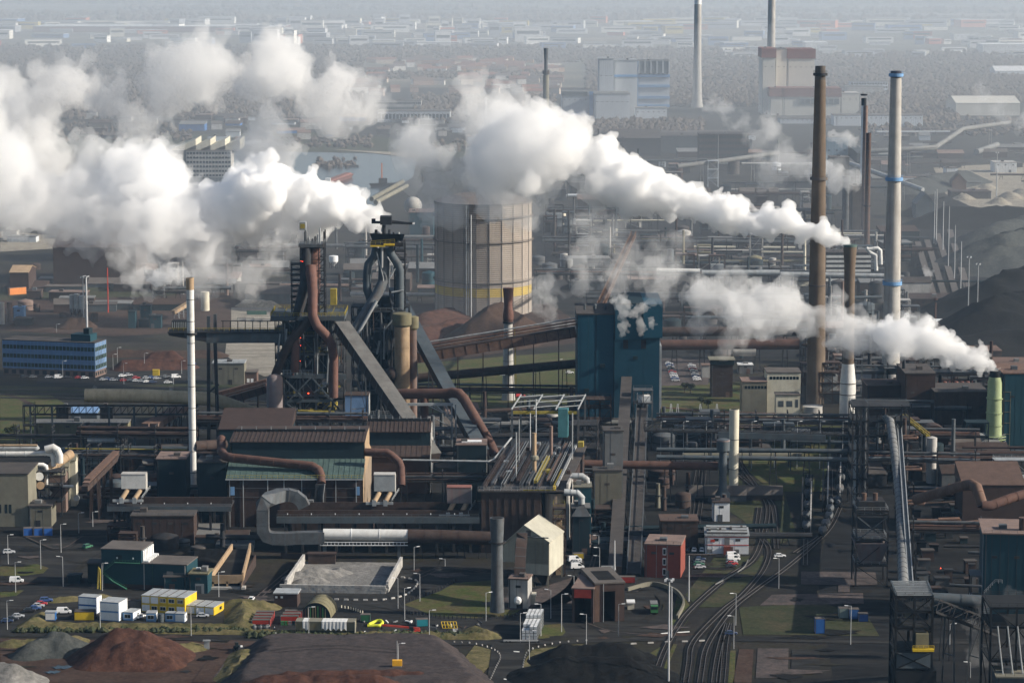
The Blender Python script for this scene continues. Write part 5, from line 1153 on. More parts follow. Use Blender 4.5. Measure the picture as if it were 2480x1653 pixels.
# pipe racks running across the left
for k,(ya,x0,x1,hh,pp,lb)in enumerate((
    (1105,-40,300,9,[(-1.5,0,.8,'darksteel'),(1,0,.6,'rust')],'low dark pipe rack crossing in front of the grey green shed'),
    (1130,200,470,14,[(-2,0,1.2,'rust'),(1.5,0,1.3,'darksteel'),(0,1,.8,'rust')],'pipe rack with thick dark mains left of the white chimney'),
    (1152,170,460,9,[(-2,0,.7,'steel'),(0,0,.5,'rust'),(1.8,0,.8,'darksteel'),(0,1,.3,'yellowdull')],'pipe rack with a thin yellow line left of the white chimney'),
    (1172,215,460,12,[(-1,0,.5,'rust'),(1,0,.5,'darksteel')],'dark pipe rack just above the left deck'),
    (1090,470,560,11,[(0,0,1.2,'rust'),(2,0,.6,'steel')],'short pipe rack between chimney and cast house'))):
    rack('pipe_rack',lb,G(x0,ya),G(x1,ya+3),hh,pp,6,13,levels=2)
pipe('insulated_pipe','shiny insulated pipe section with a blue valve on the left rack',[A(212,1065,Yg(250,1132)),A(278,1065,Yg(250,1132))],1.2,'lightsteel',fl=4)
solo(MB().tube([A(216,1058,Yg(250,1132)),A(222,1050,Yg(250,1132)),A(232,1052,Yg(250,1132)),A(236,1060,Yg(250,1132))],.5,8),'valve_pipe','bluebox','bright blue valve pipe above the shiny insulated section','pipe',smooth=True)
# gas cleaning plant at the far left
bldg('plant_building','big khaki clad building at the left edge with three small windows','building',AX(-60,70,1275,1148,24),'creamdull','roofdark','flat',wins=[(AX(-60,x,1275,1148,1).w,AX(-60,x+6,1275,1148,1).w,5.5,9)for x in(-2,13,23)])
bldg('plant_annex','low khaki annex right of the khaki building','building',AX(71,125,1276,1226,12),'creamdull','roofdark','flat')
Yp=Yg(100,1240)
for k,(pts,r,m,lb)in enumerate((
    ([(-30,1084),(85,1084),(90,1090)],1.5,'lightsteel','thick silver pipe at top left of the gas cleaning plant'),
    ([(-30,1098),(60,1098),(112,1097),(126,1100),(130,1112),(130,1128)],1.0,'pipewhite','white pipe bending down inside the gas cleaning plant'),
    ([(110,1088),(128,1083),(139,1090),(144,1102),(144,1120)],1.5,'pipewhite','fat white hooked pipe of the gas cleaning plant'),
    ([(-30,1124),(104,1125),(111,1129),(113,1140),(113,1180),(117,1190),(124,1196)],.9,'pipewhite','long white pipe dropping in front of the khaki building'),
    ([(113,1176),(178,1177)],.6,'pipewhite','short level white pipe below the tan duct'),
    ([(-30,1078),(90,1078)],.5,'tan','thin tan pipe along the top of the plant'))):
    pipe('process_pipe',lb,[A(x,y,Yp-k*1.2)for x,y in pts],r,m,fl=9,n=12)
pipe('tan_duct','tan ringed duct slanting up right in the gas cleaning plant',[A(105,1150,Yp-3),A(115,1138,Yp-2),A(172,1098,Yp+10)],1.9,'tan',fl=4,n=14)
solo(MB().tube([A(95,1153,Yp-9),A(97,1153,Yp-2)],1.7,16),'duct_end','pipewhite','round white duct end facing the viewer','duct');solo(MB().tube([A(98,1175,Yp-9),A(99,1175,Yp-2)],1.6,16),'duct_end','tan','round tan duct end below the white one','duct');solo(MB().tube([A(185,1205,Yp-9),A(186,1205,Yp-5)],1.2,16),'duct_end','lightsteel','round grey disc end above the dark road','duct')
for x0,x1,yt,yb,m,lb in((150,168,1130,1190,'creamdull','left pale cyclone house with a sloped lid'),(165,185,1115,1185,'cream','right pale cyclone house with a sloped lid'),(120,160,1150,1200,'brickpink','brown hooded bin of the gas cleaning plant')):bldg('cyclone_house',lb,'building',AX(x0,x1,yb+40,yt,6),m,'creamdull','gable',2)
fr=AX(60,150,1250,1120,10);t=thing('steel_frame_tower','dark steel frame full of pipes behind the white pipes','steel frame',fr.p(0,0,0));frame(t,fr,0,fr.w,0,9,[0,6,12,18],3,1,'darksteel',.4,railm='steel')
for k in range(3):gallery('conveyor',['front','middle','rear'][k]+' rusty conveyor of the bundle slanting down behind the plant',A(205+k*3,1190-k*9,Yg(230,1275)+k*4),A(278+k*2,1115-k*6,Yg(230,1215)+k*4),2.6,2.0,'rust','rustlight' if k else 'rust',2,ribs=8,legm='rust')
for x,lb in((68,'left'),(93,'middle'),(117,'right')):container(x,1296,8,(.03,.12,.40),lb+' of three blue skips at the foot of the khaki building',3.4,3.0,W=3)
# ================================================================== FOREGROUND
# stockpiles
pile('stockpile','rounded dark red brown ore heap beside the yellow office','orered',[((285,1592),(350,1590),10,.6),((240,1608),(385,1610),5.5,.6),((300,1606),(340,1606),8,.75)],1.0,.7)
pile('stockpile','grey green stone heap left of the red ore heap','oregreen',[((70,1588),(140,1575),5.0),((128,1572),(150,1573),7.0,.6)],1.0,.6)
pile('stockpile','pale gravel heap cut by the lower left corner','gravel',[((-40,1650),(30,1652),7.0,.6)],1.0,.6)
pile('stockpile','broad flat topped grey ore heap in the bottom middle','oregrey',[((690-k*9,1577+k*13),(1010+k*14,1578+k*13),8.5,.62)for k in range(8)],1.1,.7,flat=4.8)
pile('stockpile','low dark red heap spilling in front of the flat grey heap','orered',[((660,1674),(1010,1666),6.5,.5),((640,1690),(900,1690),7.5,.4)],1.2,.7)
pile('stockpile','black coal heap right of the road junction','coal',[((1370,1600),(1500,1596),6.5,.5),((1350,1640),(1520,1640),7.0,.42)],1.2,.8)
pile('grass_bank','rough grass bank around the portable cabins','roughgrass',[((70,1515),(590,1522),1.9,.45),((105,1490),(70,1515),1.9,.5),((130,1455),(250,1447),1.8,.5),((560,1470),(640,1472),3.2,.5),((590,1475),(590,1520),3.4,.5)],1.2,.9,cat='bank')
pile('grass_bank','dark hedge bank along the road below the red containers','roughgrass',[((40,1527),(600,1534),1.6,.8),((600,1536),(1180,1546),2.2,.8)],1.2,.8,cat='bank')
pile('grass_bank','dark grass bank right of the scrap yard','roughgrass',[((1150,1530),(1180,1540),2.6,.5),((1120,1538),(1200,1544),1.6,.6)],1.2,.8,cat='bank')
pile('grass_bank','low grass bank left of the brown roadway','roughgrass',[((30,1560),(180,1552),2.2,.4)],1.2,.9,cat='bank')
pile('grass_bank','small grass bank right of the red ore heap','roughgrass',[((400,1580),(470,1570),2.5,.5)],1.2,.9,cat='bank')
pile('grass_bank','grass bank between brown roadway and flat grey heap','roughgrass',[((600,1585),(560,1645),2.6,.4)],1.2,.9,cat='bank')
pile('sand_heap','rumpled grey sand heap inside the block walled bay','gravel',[((725,1400),(790,1393),3.4,.5),((735,1412),(770,1410),2.4,.5),((800,1385),(830,1388),2,.5)],.8,1.1,cat='heap')
pile('slag_heap','dark slag heap under the hooked fume duct','coal',[((480,1352),(560,1350),4.5,.5),((430,1368),(500,1366),3,.5)],1.2,.9,cat='heap')
for k,(x,y,s)in enumerate(((150,1616,2.6),(128,1628,2.0))):
    c=G(x,y);mb=MB();mb.poly([c+V3(math.cos(a*.52)*s*(1.2+.3*math.sin(a*2.3)),math.sin(a*.52)*s*.9*(1+.35*math.cos(a*3.1)),.30)for a in range(12)]);struct(mb,'puddle','water')
# block walled bay : every block is a part
def blockwall(label,a,b,rows=3,bl=1.6,bh=.95,th=.9):
    a,b=Vector(a),Vector(b);fr=Fr(a,b-a);L=(b-a).length;t=thing('block_wall',label,'wall',(a+b)/2);n=max(1,int(L/bl));me=None
    for r in range(rows):
        o=.5 if r%2 else 0
        for i in range(n):
            u0=(i+o)*L/n;u1=u0+L/n-.06
            if u1>L+.3:u1=L+.2
            j=R.uniform(-.05,.05);part(MB().fbox(fr,u0,u1,-th/2+j,th/2+j,r*bh+.1,(r+1)*bh+.05),'block','concrete',t)
blockwall('long front wall of pale concrete blocks round the sand bay',G(678,1433),G(935,1437));blockwall('left side wall of pale concrete blocks of the sand bay',G(692,1430),G(736,1366),4);blockwall('right side wall of pale concrete blocks of the sand bay',G(938,1434),G(972,1372),4)
# teal workshop
fr=fb(247,1423,453,1431,1361,14);w,h=fr.w,fr.h;h2=Z(247,1423,1329)
t=thing('workshop','two tier dark teal workshop with flat roofs and a green outside stair','building',fr.p(w/2,0,0));w2=w*.47
part(MB().fbox(fr,0,w,0,14,1.8,h),'lower_wall','teal',t);part(MB().fbox(fr,.1,w-.1,.1,13.9,0,1.8),'plinth','darkbrick',t);part(MB().fbox(fr,0,w2,-.05,14.05,h+.02,h2),'upper_wall','teal',t)
part(MB().fbox(fr,w2,w+.2,-.2,14.2,h,h+.35),'roof','roofgrey',t);part(MB().fbox(fr,-.25,w2+.25,-.25,14.25,h2,h2+.35),'roof','roofgrey',t)
for k in range(7):part(MB().fbox(fr,w2+.06,w2+.5,1+k*1.9,2.2+k*1.9,h+.4,h2-.3),'white_duct','white',t);part(MB().tube([fr.p(w2+.3,1.6+k*1.9,h+.8),fr.p(w2+2.4,1.6+k*1.9,h+.7)],.5,8),'duct_elbow','white',t)
for u in(.02,.5,.98):part(MB().fbox(fr,w*u-.12,w*u+.12,-.2,0,0,h),'downpipe','concrete',t)
part(MB().fbox(fr,w2*.36,w2*.52,-.12,.1,h+.5,h+2.9),'door','tealdark',t)
for u in(.38,.78):part(MB().fbox(fr,w2*u,w2*u+.5,-.2,-.06,h+1.6,h+2.2),'notice','white',t)
st=MB();z1=h+.4
for a,b in(((w2*.98,z1),(w2*.35,z1)),((w2*.35,z1),(w2*.02,z1-4)),((w2*.05,z1-4),(w2*.32,z1-7)),((w2*.32,z1-7),(w2*.65,.2))):
    p,q=fr.p(a[0],-1.2,a[1]),fr.p(b[0],-1.2,b[1]);st.beam(p,q,1.0,.2);rail_on(st,[p+V3(0,-.5,0),q+V3(0,-.5,0)],1.1,1.0,.1)
part(st,'outside_stair','stairgreen',t);st=MB();rail_on(st,[fr.p(w*.6,-.3,.2),fr.p(w*.6,-.3,h)],.8,1,.12);part(st,'caged_ladder','stairgreen',t)
bldg('workshop_annex','low teal lean-to in front of the teal workshop','building',fb(397,1432,447,1432,1397,4),'teal','roofgrey','flat');bldg('workshop_annex','small bright teal cube between lean-to and square annex','building',fb(449,1433,470,1433,1396,4),'teal','roofdark','flat')
t=bldg('workshop_annex','square teal annex with pale double doors right of the workshop','building',fb(458,1436,503,1437,1390,9),'teal','olive','flat',doors=((2.2,5.4,3.6),))
fx=fb(458,1436,503,1437,1390,9)
for k in range(2):part(MB().tube([fx.p(1.5+k*2.6,6,fx.h+.9),fx.p(3.0+k*2.6,6,fx.h+.9)],.45,10),'roof_fan','white',t)
bldg('workshop_annex','dark teal block left of the teal workshop','building',fb(213,1412,246,1412,1365,8),'tealdark','roofdark','flat');pipe('yellow_pipe','upright yellow hooked pipe at the left corner of the workshop',[A(243,1428,Yg(240,1430))+V3(0,0,.2),A(242,1378,Yg(240,1430)),A(238,1372,Yg(240,1430)),A(236,1425,Yg(236,1432))],.3,'yellowdull',fl=0,n=8)
bldg('generator','dark machine skid beside the workshop','machine',fb(165,1412,195,1412,1395,4),'tealdark','tealdark','flat')
# ramp
t=thing('tipping_ramp','sloping dark tipping ramp with tan side walls','ramp',G(560,1425));a0,a1=A(512,1402,Yg(540,1425)),A(588,1400,Yg(540,1425));b0,b1=A(562,1330,Yg(560,1372)),A(606,1328,Yg(560,1372))
part(MB().hexa([a0-V3(0,0,1),a1-V3(0,0,1),b1-V3(0,0,1),b0-V3(0,0,1),a0,a1,b1,b0]),'roadway','asphalt',t)
for p,q in((a0,b0),(a1,b1)):part(MB().hexa([p-V3(.3,0,1),p+V3(.3,0,-1),q+V3(.3,0,-1),q-V3(.3,0,1),p+V3(-.3,0,2.2),p+V3(.3,0,2.2),q+V3(.3,0,2.2),q+V3(-.3,0,2.2)]),'side_wall','tan',t)
part(MB().hexa([a0-V3(0,.3,1.6),a1-V3(0,.3,1.6),a1+V3(0,.3,-1.6),a0+V3(0,.3,-1.6),a0+V3(0,-.3,1.4),a1+V3(0,-.3,1.4),a1+V3(0,.3,1.4),a0+V3(0,.3,1.4)]),'end_wall','tan',t)
for f in(.05,.5,.95):p=a0.lerp(a1,f);part(MB().beam(p-V3(0,0,.8),V3(p.x,p.y,0),.6),'leg','tan',t)
part(MB().box(a0.x-1,a1.x+1,a0.y-1.5,a0.y+1.5,.1,.9),'footing','concrete',t)
solo(MB().hexa([G(582,1428),G(584,1428),G(620,1370),G(617,1370),A(582,1410,Yg(582,1428)),A(584,1410,Yg(582,1428)),A(620,1342,Yg(620,1370)),A(617,1342,Yg(620,1370))]),'retaining_wall','rust','rust brown retaining wall right of the tipping ramp','wall')
solo(MB().hexa([G(680,1352),G(815,1358),G(815,1356.5),G(680,1350.5),A(680,1338,Yg(680,1352)),A(815,1342,Yg(815,1358)),A(815,1342,Yg(815,1356.5)),A(680,1338,Yg(680,1350.5))]),'retaining_wall','darkbrick','dark wall behind the sand heap bay','wall')
bldg('rust_bin','rust red ribbed bin behind the sand bay','bin',AX(746,812,1366,1342,3),'rust','darkbrick','flat')
# yellow portable offices : each module its own part
def cabins(name,label,x0,y0,x1,y1,n,storeys,dep,cols,winsel,roofm='lightsteel',hh=2.85,cat='portable office',right='yellow'):
    fr=fb(x0,y0,x1,y1,y0-30,dep);w=fr.w;t=thing(name,label,cat,fr.p(w/2,0,0));k=0
    for s in range(storeys):
        for i in range(n):
            u0,u1=w*i/n+.03,w*(i+1)/n-.03;z0=.2+s*hh;m=part(MB().fbox(fr,u0,u1,0,dep,z0,z0+hh-.08),'module',cols[0],t)
            part(MB().fbox(fr,u0+.18,u1-.18,-.05,.02,z0+.25,z0+hh-.35),'panel',cols[1]if(s,i)not in winsel else cols[0],m)
            if(s,i)in winsel:
                for q in(.30,.62):part(MB().fbox(fr,u0+(u1-u0)*(q-.14),u0+(u1-u0)*(q+.16),-.10,.02,z0+.9,z0+2.1),'window','glass',m)
                part(MB().fbox(fr,u0+(u1-u0)*.13,u0+(u1-u0)*.81,-.07,.01,z0+.78,z0+2.22),'window_frame','white',m)
    part(MB().fbox(fr,-.1,w+.1,-.1,dep+.1,.2+storeys*hh-.06,.2+storeys*hh+.1),'roof',roofm,t)
    for i in range(1,n):part(MB().fbox(fr,w*i/n-.12,w*i/n+.12,0,dep,.2+storeys*hh+.1,.2+storeys*hh+.22),'roof_joint','roofgrey',t)
    part(MB().fbox(fr,w-.02,w+.05,.1,dep-.1,.3,.2+storeys*hh-.1),'end_panel',right,t);part(MB().fbox(fr,w+.02,w+.1,dep*.55,dep*.75,1.1,2.2),'window','glass',t)
    return fr
cabins('portable_office','two storey yellow and white portable office with flat pale roofs',343,1481,448,1488,5,2,11,('yellow','white'),{(1,2),(1,3),(1,4),(0,1),(0,2),(0,3)})
cabins('portable_office','single storey yellow and white portable office right of the tall one',450,1486,518,1491,3,1,9,('yellow','white'),set())
cabins('site_cabin','tall white and blue double stacked site cabin',243,1502,288,1505,1,2,7.5,('lightblue','white'),set(),cat='site cabin',right='white',hh=3.2)
cabins('site_cabin','white cabin over blue cabin stacked behind the yellow shed',190,1484,234,1487,1,2,4.5,('bluebox','white'),set(),cat='site cabin',right='white')
cabins('site_cabin','yellow fronted steel cabin with dark sides',180,1502,228,1502,1,1,4,('yellow','yellow'),set(),'roofdark',cat='site cabin',right='darksteel')
cabins('site_cabin','small cream cabin beside the tall white and blue one',298,1502,322,1504,1,1,6,('lightblue','cream'),{(0,0)},cat='site cabin',right='white')
cabins('site_cabin','small white cabin left of the long white cabin',354,1505,378,1505,1,1,4,('lightblue','white'),{(0,0)},cat='site cabin',right='white')
cabins('site_cabin','long white cabin below the yellow office',400,1505,447,1507,2,1,3,('lightblue','white'),{(0,0)},cat='site cabin',right='white')
cabins('site_cabin','little white cabin with a blue base at the left end of the row',109,1503,134,1503,1,1,3,('bluebox','white'),set(),cat='site cabin',right='bluebox')
container(300,1473,5,(.20,.17,.15),'long grey brown container behind the tall white and blue cabin',12,2.8)
tank('drum','grey round tank between two white cabins',390,1505,14,1486,'bridge','tank')
# vehicles in the foreground
car(155,1486,5,'white','white minibus beside the little blue based cabin','van');car(494,1487,8,'white','white van right of the yellow office','van');car(491,1495,3,'silver','silver car in front of the white van by the yellow office');car(340,1497,60,'white','white car half hidden behind the cream cabin')
for k,(x,y,c)in enumerate(((17,1508,'darkblue'),(30,1503,'black'),(44,1496,'silver'),(72,1482,'black'),(85,1477,'blue'),(93,1471,'silver'),(100,1466,'red'))):car(x,y,8,c,'%s car, %s from the front in the left hand parking row'%({'darkblue':'dark blue'}.get(c,c),['first','second','third','fourth','fifth','sixth','seventh'][k]))
car(112,1458,10,'blue','blue pickup at the far end of the left hand parking row','suv');car(40,1411,5,'white','white van on the left hand road between the grass islands','van');car(22,1341,15,'silver','silver estate car near the left edge','suv');car(609,1455,85,'white','small white car driving behind the grass bank')
car(212,1328,60,'green','dark green car on the dark road under the works','suv')
lam=[(20,1365,1293,(1,)),(99,1378,1308,(1,)),(148,1338,1271,(1,)),(38,1434,1360,(1,)),(153,1420,1349,(-1,)),(248,1430,1361,(1,)),(18,1524,1450,(1,)),(243,1528,1450,(1,)),(463,1540,1460,(1,)),(530,1445,1382,(1,)),(748,1548,1470,(1,)),(964,1474,1400,(-1,)),(1003,1382,1322,(1,)),(1017,1456,1385,(-1,)),(980,1500,1421,(1,)),(1040,1556,1478,(1,)),(1078,1372,1350,(-1,)),(1177,1504,1431,(1,)),(1260,1556,1482,(1,)),(1282,1600,1525,(1,)),(1310,1540,1462,(-1,)),(1360,1530,1441,(1,)),(1334,1497,1429,(-1,)),(1390,1420,1396,(-1,)),(1420,1566,1488,(-1,)),(1498,1540,1464,(1,)),(1450,1340,1295,(-1,)),(1452,1390,1322,(-1,)),(1452,1425,1346,(-1,)),(1777,1570,1493,(-1,)),(1782,1513,1437,(-1,)),(1886,1424,1353,(-1,)),(191,1290,1240,(1,)),(225,1275,1240,(1,)),(965,1640,1560,(1,)),(2060,1560,1464,(-1,)),(2350,1640,1600,(-1,)),(2300,1560,1510,(1,))]
for x,yb,yt,arm in lam:lamp(x,yb,yt,arm)
for x,yb,yt in((300,930,880),(350,895,853),(152,915,872),(274,898,858),(285,895,840),(440,905,875),(420,930,905),(137,805,786),(1290,985,905),(1352,945,870),(1480,975,920)):lamp(x,yb,yt,(1,),'thin grey lamp post in the distance behind the furnaces','distant lamp posts')
mast(1619,1653,1405,4,label='tall white floodlight mast at the bottom right of the road junction');mast(1488,1412,1308,4,label='slim white mast in front of the twin conveyors',heads=False);mast(1668,1455,1345,3,label='slim mast right of the red cube building',heads=False);mast(1626,1545,1420,3,label='second slim mast right behind the tall floodlight mast',heads=False)
# arched tent and red containers
b0=G(727,1497);sY=ppm(b0);rT=37/sY;t=thing('arched_tent','olive arched storage tent with a dark open front','tent',b0+V3(rT,4,0));mb=MB();N=16;L=13
for v in(0,L):
    for k in range(N+1):a=math.pi*k/N;mb.v.append(b0+V3(rT-rT*math.cos(a)+v*.12,v,rT*1.06*math.sin(a)))
for k in range(N):mb.f.append((k,k+1,N+2+k,N+1+k))
part(mb,'cover','olive',t,smooth=True)
mb=MB()
for k in range(N+1):a=math.pi*k/N;mb.v.append(b0+V3(rT-rT*.985*math.cos(a),.4,rT*1.04*math.sin(a)))
mb.f.append(tuple(range(N+1)));part(mb,'front','tealdark',t)
for k in range(9):u=rT*(.35+.162*k);part(MB().box(b0.x+u-.15,b0.x+u+.15,b0.y+.2,b0.y+.4,0,rT*.82*math.sqrt(max(.1,1-((u-rT)/rT)**2))),'door_slat',R.choice(['olive','darkbrick','green']),t)
for v in(.2,.5,.8):
    rb=MB().tube([b0+V3(rT-rT*1.005*math.cos(math.pi*k/N)+v*L*.12,v*L,rT*1.066*math.sin(math.pi*k/N))for k in range(N+1)],.1,6);part(rb,'hoop','olive',t)
rc=(.42,.045,.03)
for k in range(4):container(633+k*3.2,1518-k*6.6,0,rc,'red container, %s from the front in the left red row'%['first','second','third','fourth'][k],6.06,2.6)
for k in range(3):container(702+k*5,1509-k*6.6,0,rc,'red container, %s from the front in the right red row'%['first','second','third'][k],6.06,2.6)
for k in range(5):
    p=G(618+k*7,1526);solo(MB().lathe(p,[(.7,.1),(.8,.3),(.8,1.3),(.5,1.7)],10).box(p.x-.8,p.x+.8,p.y+.4,p.y+1.2,.1,1.9),'gas_rack','darksteel' if k%2 else 'greyclad','dark drum in the row of machinery before the red containers','drum',group='drums before the red containers')
for k,m in enumerate(('green','green','greyclad','tealdark')):
    p=G(684+k*9,1513);solo(MB().box(p.x-.5,p.x+.5,p.y-.4,p.y+.4,.1,1.3).box(p.x-.55,p.x+.55,p.y-.45,p.y+.45,1.3,1.45),'wheelie_bin',m,['first green bin from the left','second green bin from the left','grey bin right of two green bins','dark teal bin, last of the bin row'][k]+' before the right red containers','bin')
fr=fb(717,1540,858,1542,1504,5);t=thing('long_shed','long olive shed draped with torn white tarpaulin','shed',fr.p(fr.w/2,0,0));part(MB().fbox(fr,0,fr.w,0,5,0,2.2),'base',mat('mossy',(.05,.055,.035),.95,.3,.3),t);part(MB().fbox(fr,-.1,fr.w+.1,-.1,5.1,2.2,5),'wall','olive',t);part(MB().fbox(fr,-.2,fr.w+.2,-.2,5.2,5.0,5.2),'roof','creamdull',t);part(MB().fbox(fr,fr.w+.15,fr.w+.5,-.4,.2,0,5.4),'end_post','cream',t)
from mathutils import noise as NZ
for u0,u1,lb in((2.2,4.0,'small'),(8.6,17.0,'large')):
    mb=MB();n=int((u1-u0)*4)
    for i in range(n+1):
        u=u0+(u1-u0)*i/n;wv=.28*math.sin(i*1.3)+.2*NZ.noise(V3(u*2,3,1))
        for v,z in((4.4,5.32),(2,5.3+.1*wv),(-.25-.1*abs(wv),5.24),(-.35-wv*.25,4.0),(-.42-wv*.3,2.6+.4*math.sin(i*.9))):mb.v.append(fr.p(u,v,z))
    for i in range(n):
        for j in range(4):mb.f.append((i*5+j,i*5+5+j,i*5+6+j,i*5+1+j))
    part(mb,'tarpaulin','tarp',t,smooth=True)
bldg('brick_shed','small dark brick shed with two white notices left of the arched tent','shed',fb(664,1469,720,1470,1437,7),'darkbrick','lightsteel','flat',wins=((.4,1.2,3.2,3.9),(2.3,3.1,3.2,3.9)),winm='white')
container(885,1505,0,(.03,.13,.06),'dark green skip right of the arched tent',3.2,2.6);container(1022,1515,10,(.02,.22,.26),'turquoise container beside the red telehandler',4,2.4);container(2042,1495,0,(.22,.27,.25),'grey green skip in the dark yard',3.2,3.4,W=3);container(2067,1497,0,(.04,.12,.32),'blue skip beside the grey green skip',3.4,3.4,W=3);container(1985,1532,0,(.03,.13,.40),'tall blue and white cabin alone in the dark yard',3.2,5,W=3);container(2090,1503,0,(.03,.08,.26),'dark blue skip at the right of the skip row',3.2,2.6,W=3)
# telehandlers
def telehandler(x,y,rz,bodym,boomm,boomdir,label):
    p=G(x,y);t=thing('telehandler',label,'vehicle',p);c,s=math.cos(rz),math.sin(rz)
    def q(a,b,z):return p+V3(a*c-b*s,a*s+b*c,z)
    def bx(x0,x1,y0,y1,z0,z1):return MB().hexa([q(x0,y0,z0),q(x1,y0,z0),q(x1,y1,z0),q(x0,y1,z0),q(x0,y0,z1),q(x1,y0,z1),q(x1,y1,z1),q(x0,y1,z1)])
    part(bx(-2.4,2.4,-.9,.9,.7,1.5),'chassis',bodym,t);part(bx(-2.4,-.6,-.9,.2,1.5,2.1),'engine_cover',bodym,t);part(bx(-.2,1.2,.1,1.0,1.5,2.9),'cab','glass',t);part(bx(-.3,1.3,.05,1.05,2.9,3.05),'cab_roof','darksteel',t)
    for a in(-1.6,1.6):
        for b_ in(-1.0,1.0):part(MB().tube([q(a,b_-.25,.8),q(a,b_+.25,.8)],.8,14),'wheel','tyre',t)
    part(MB().beam(q(-2.2,-.5,2.2),q(*boomdir),.5,.6),'boom',boomm,t);part(MB().beam(q(boomdir[0]-.1,boomdir[1]-.9,boomdir[2]-.8),q(boomdir[0]-.1,boomdir[1]+.9,boomdir[2]-.8),.5,.9),'fork_carriage','darksteel',t)
telehandler(1000,1537,math.pi,'red','red',(10.5,-.4,3.4),'red telehandler with its long boom stretched left in the scrap yard');telehandler(578,1576,1.9,'tealdark','white',(-4.6,.3,2.8),'green telehandler with a raised white boom on the brown roadway')
# truck
p=G(1585,1488);t=thing('dump_truck','green fronted truck with a grey skip on the garage yard','truck',p);part(MB().box(p.x-1.25,p.x+1.25,p.y-.2,p.y+2,.8,3.1),'cab','green',t);part(MB().box(p.x-1.1,p.x+1.1,p.y-.27,p.y-.18,2.0,2.9),'windscreen','glass',t);part(MB().box(p.x-1.3,p.x+1.3,p.y+2.2,p.y+7.5,1.1,3.4),'skip','greyclad',t);part(MB().box(p.x-1.15,p.x+1.15,p.y-.1,p.y+7.5,.55,.95),'chassis','black',t)
for a in(.8,4.2,6.2):
    for b_ in(-1.1,1.1):part(MB().tube([(p.x+b_-.2,p.y+a,.5),(p.x+b_+.2,p.y+a,.5)],.5,12),'wheel','tyre',t)
# white bulk tanks in cages, stacked
mt=thing('bulk_container','white caged bulk container in the tall stack by the roadside','container',(0,0,0));part(MB().box(-.52,.52,-.58,.58,.16,1.02),'tank','white',mt);part(MB().box(-.6,.6,-.6,.6,0,.14),'pallet','greyclad',mt);cg=MB()
for s in(-.6,.6):
    for k in range(4):cg.beam((s,-.6+k*.4,.14),(s,-.6+k*.4,1.08),.035).beam((-.6+k*.4,s,.14),(-.6+k*.4,s,1.08),.035)
    for z in(.45,.78,1.06):cg.beam((s,-.6,z),(s,.6,z),.035).beam((-.6,s,z),(.6,s,z),.035)
part(cg,'cage','lightsteel',mt);KIDS[mt.name]=[(c,[])for c in mt.children];first=True;o0=G(1268,1550)
for i in range(4):
    for j in range(16):
        top=(3 if i<2 and j<3 else 4)+(1 if j>8 else 0)
        for k in range(top):
            if i<3 and 0<j<15 and k<top-2:continue
            lo=o0+V3(i*1.3+j*.16,j*1.32,k*1.14+.3)
            if first:mt.location=lo;mt['group']='stacked bulk containers';first=False
            else:copy_thing(mt,lo,0)
t=thing('flat_trailer','flat grey trailer parked against the bulk container stack','trailer',G(1245,1555));p=G(1245,1555);part(MB().box(p.x-3.5,p.x+8,p.y-1,p.y+1,.5,.8),'bed','greyclad',t)
for a in(-2.5,-1.3,8):part(MB().tube([(p.x+a,p.y-1.0,.4),(p.x+a,p.y-.7,.4)],.4,10),'wheel','tyre',t)
# scrap yard bits
for k in range(46):
    x,y=(R.uniform(862,960),R.uniform(1533,1543))if k<18 else(R.uniform(1040,1180),R.uniform(1510,1535))if k<38 else(R.uniform(870,1000),R.uniform(1505,1512));p=G(x,y);a=R.uniform(0,3.1);c,s=math.cos(a),math.sin(a);l=R.uniform(.8,3);wd=R.uniform(.2,.6)
    mb=MB().beam(p+V3(-c*l/2,-s*l/2,.45),p+V3(c*l/2,s*l/2,R.uniform(.4,1.3)),wd,R.uniform(.15,.6));solo(mb,'scrap_piece',R.choice(['white','lightsteel','greyclad','darksteel','rust','yellowdull','tarp']),'piece of scrap lying in the yard right of the long olive shed','scrap',group='scrap lying in the yard')
mb=MB().tube(spline([G(893,1516)+V3(0,0,.6),G(905,1512)+V3(0,0,.9),G(918,1511)+V3(0,0,1.4),G(926,1514)+V3(0,0,1.2),G(921,1518)+V3(0,0,.7),G(908,1518)+V3(0,0,.6),G(890,1518)+V3(0,0,.5)],4),.55,8);solo(mb,'hose_coil',mat('limeyellow',(.55,.58,.04),.7,.2,.6),'bright yellow coiled hose on the ground right of the green skip','hose',smooth=True)
t=thing('steel_rack','yellow steel lattice rack lying in the scrap yard','rack',G(1085,1520));p=G(1072,1522);mb=MB()
for k in range(6):mb.beam(p+V3(k*1.0,0,.3),p+V3(k*1.0-.5,2.2,2.0),.14)
for z in(0,.5,1):mb.beam(p+V3(-z*.5,z*2.2,.3+z*1.7),p+V3(5-z*.5,z*2.2,.3+z*1.7),.14)
part(mb,'lattice','yellow',t)
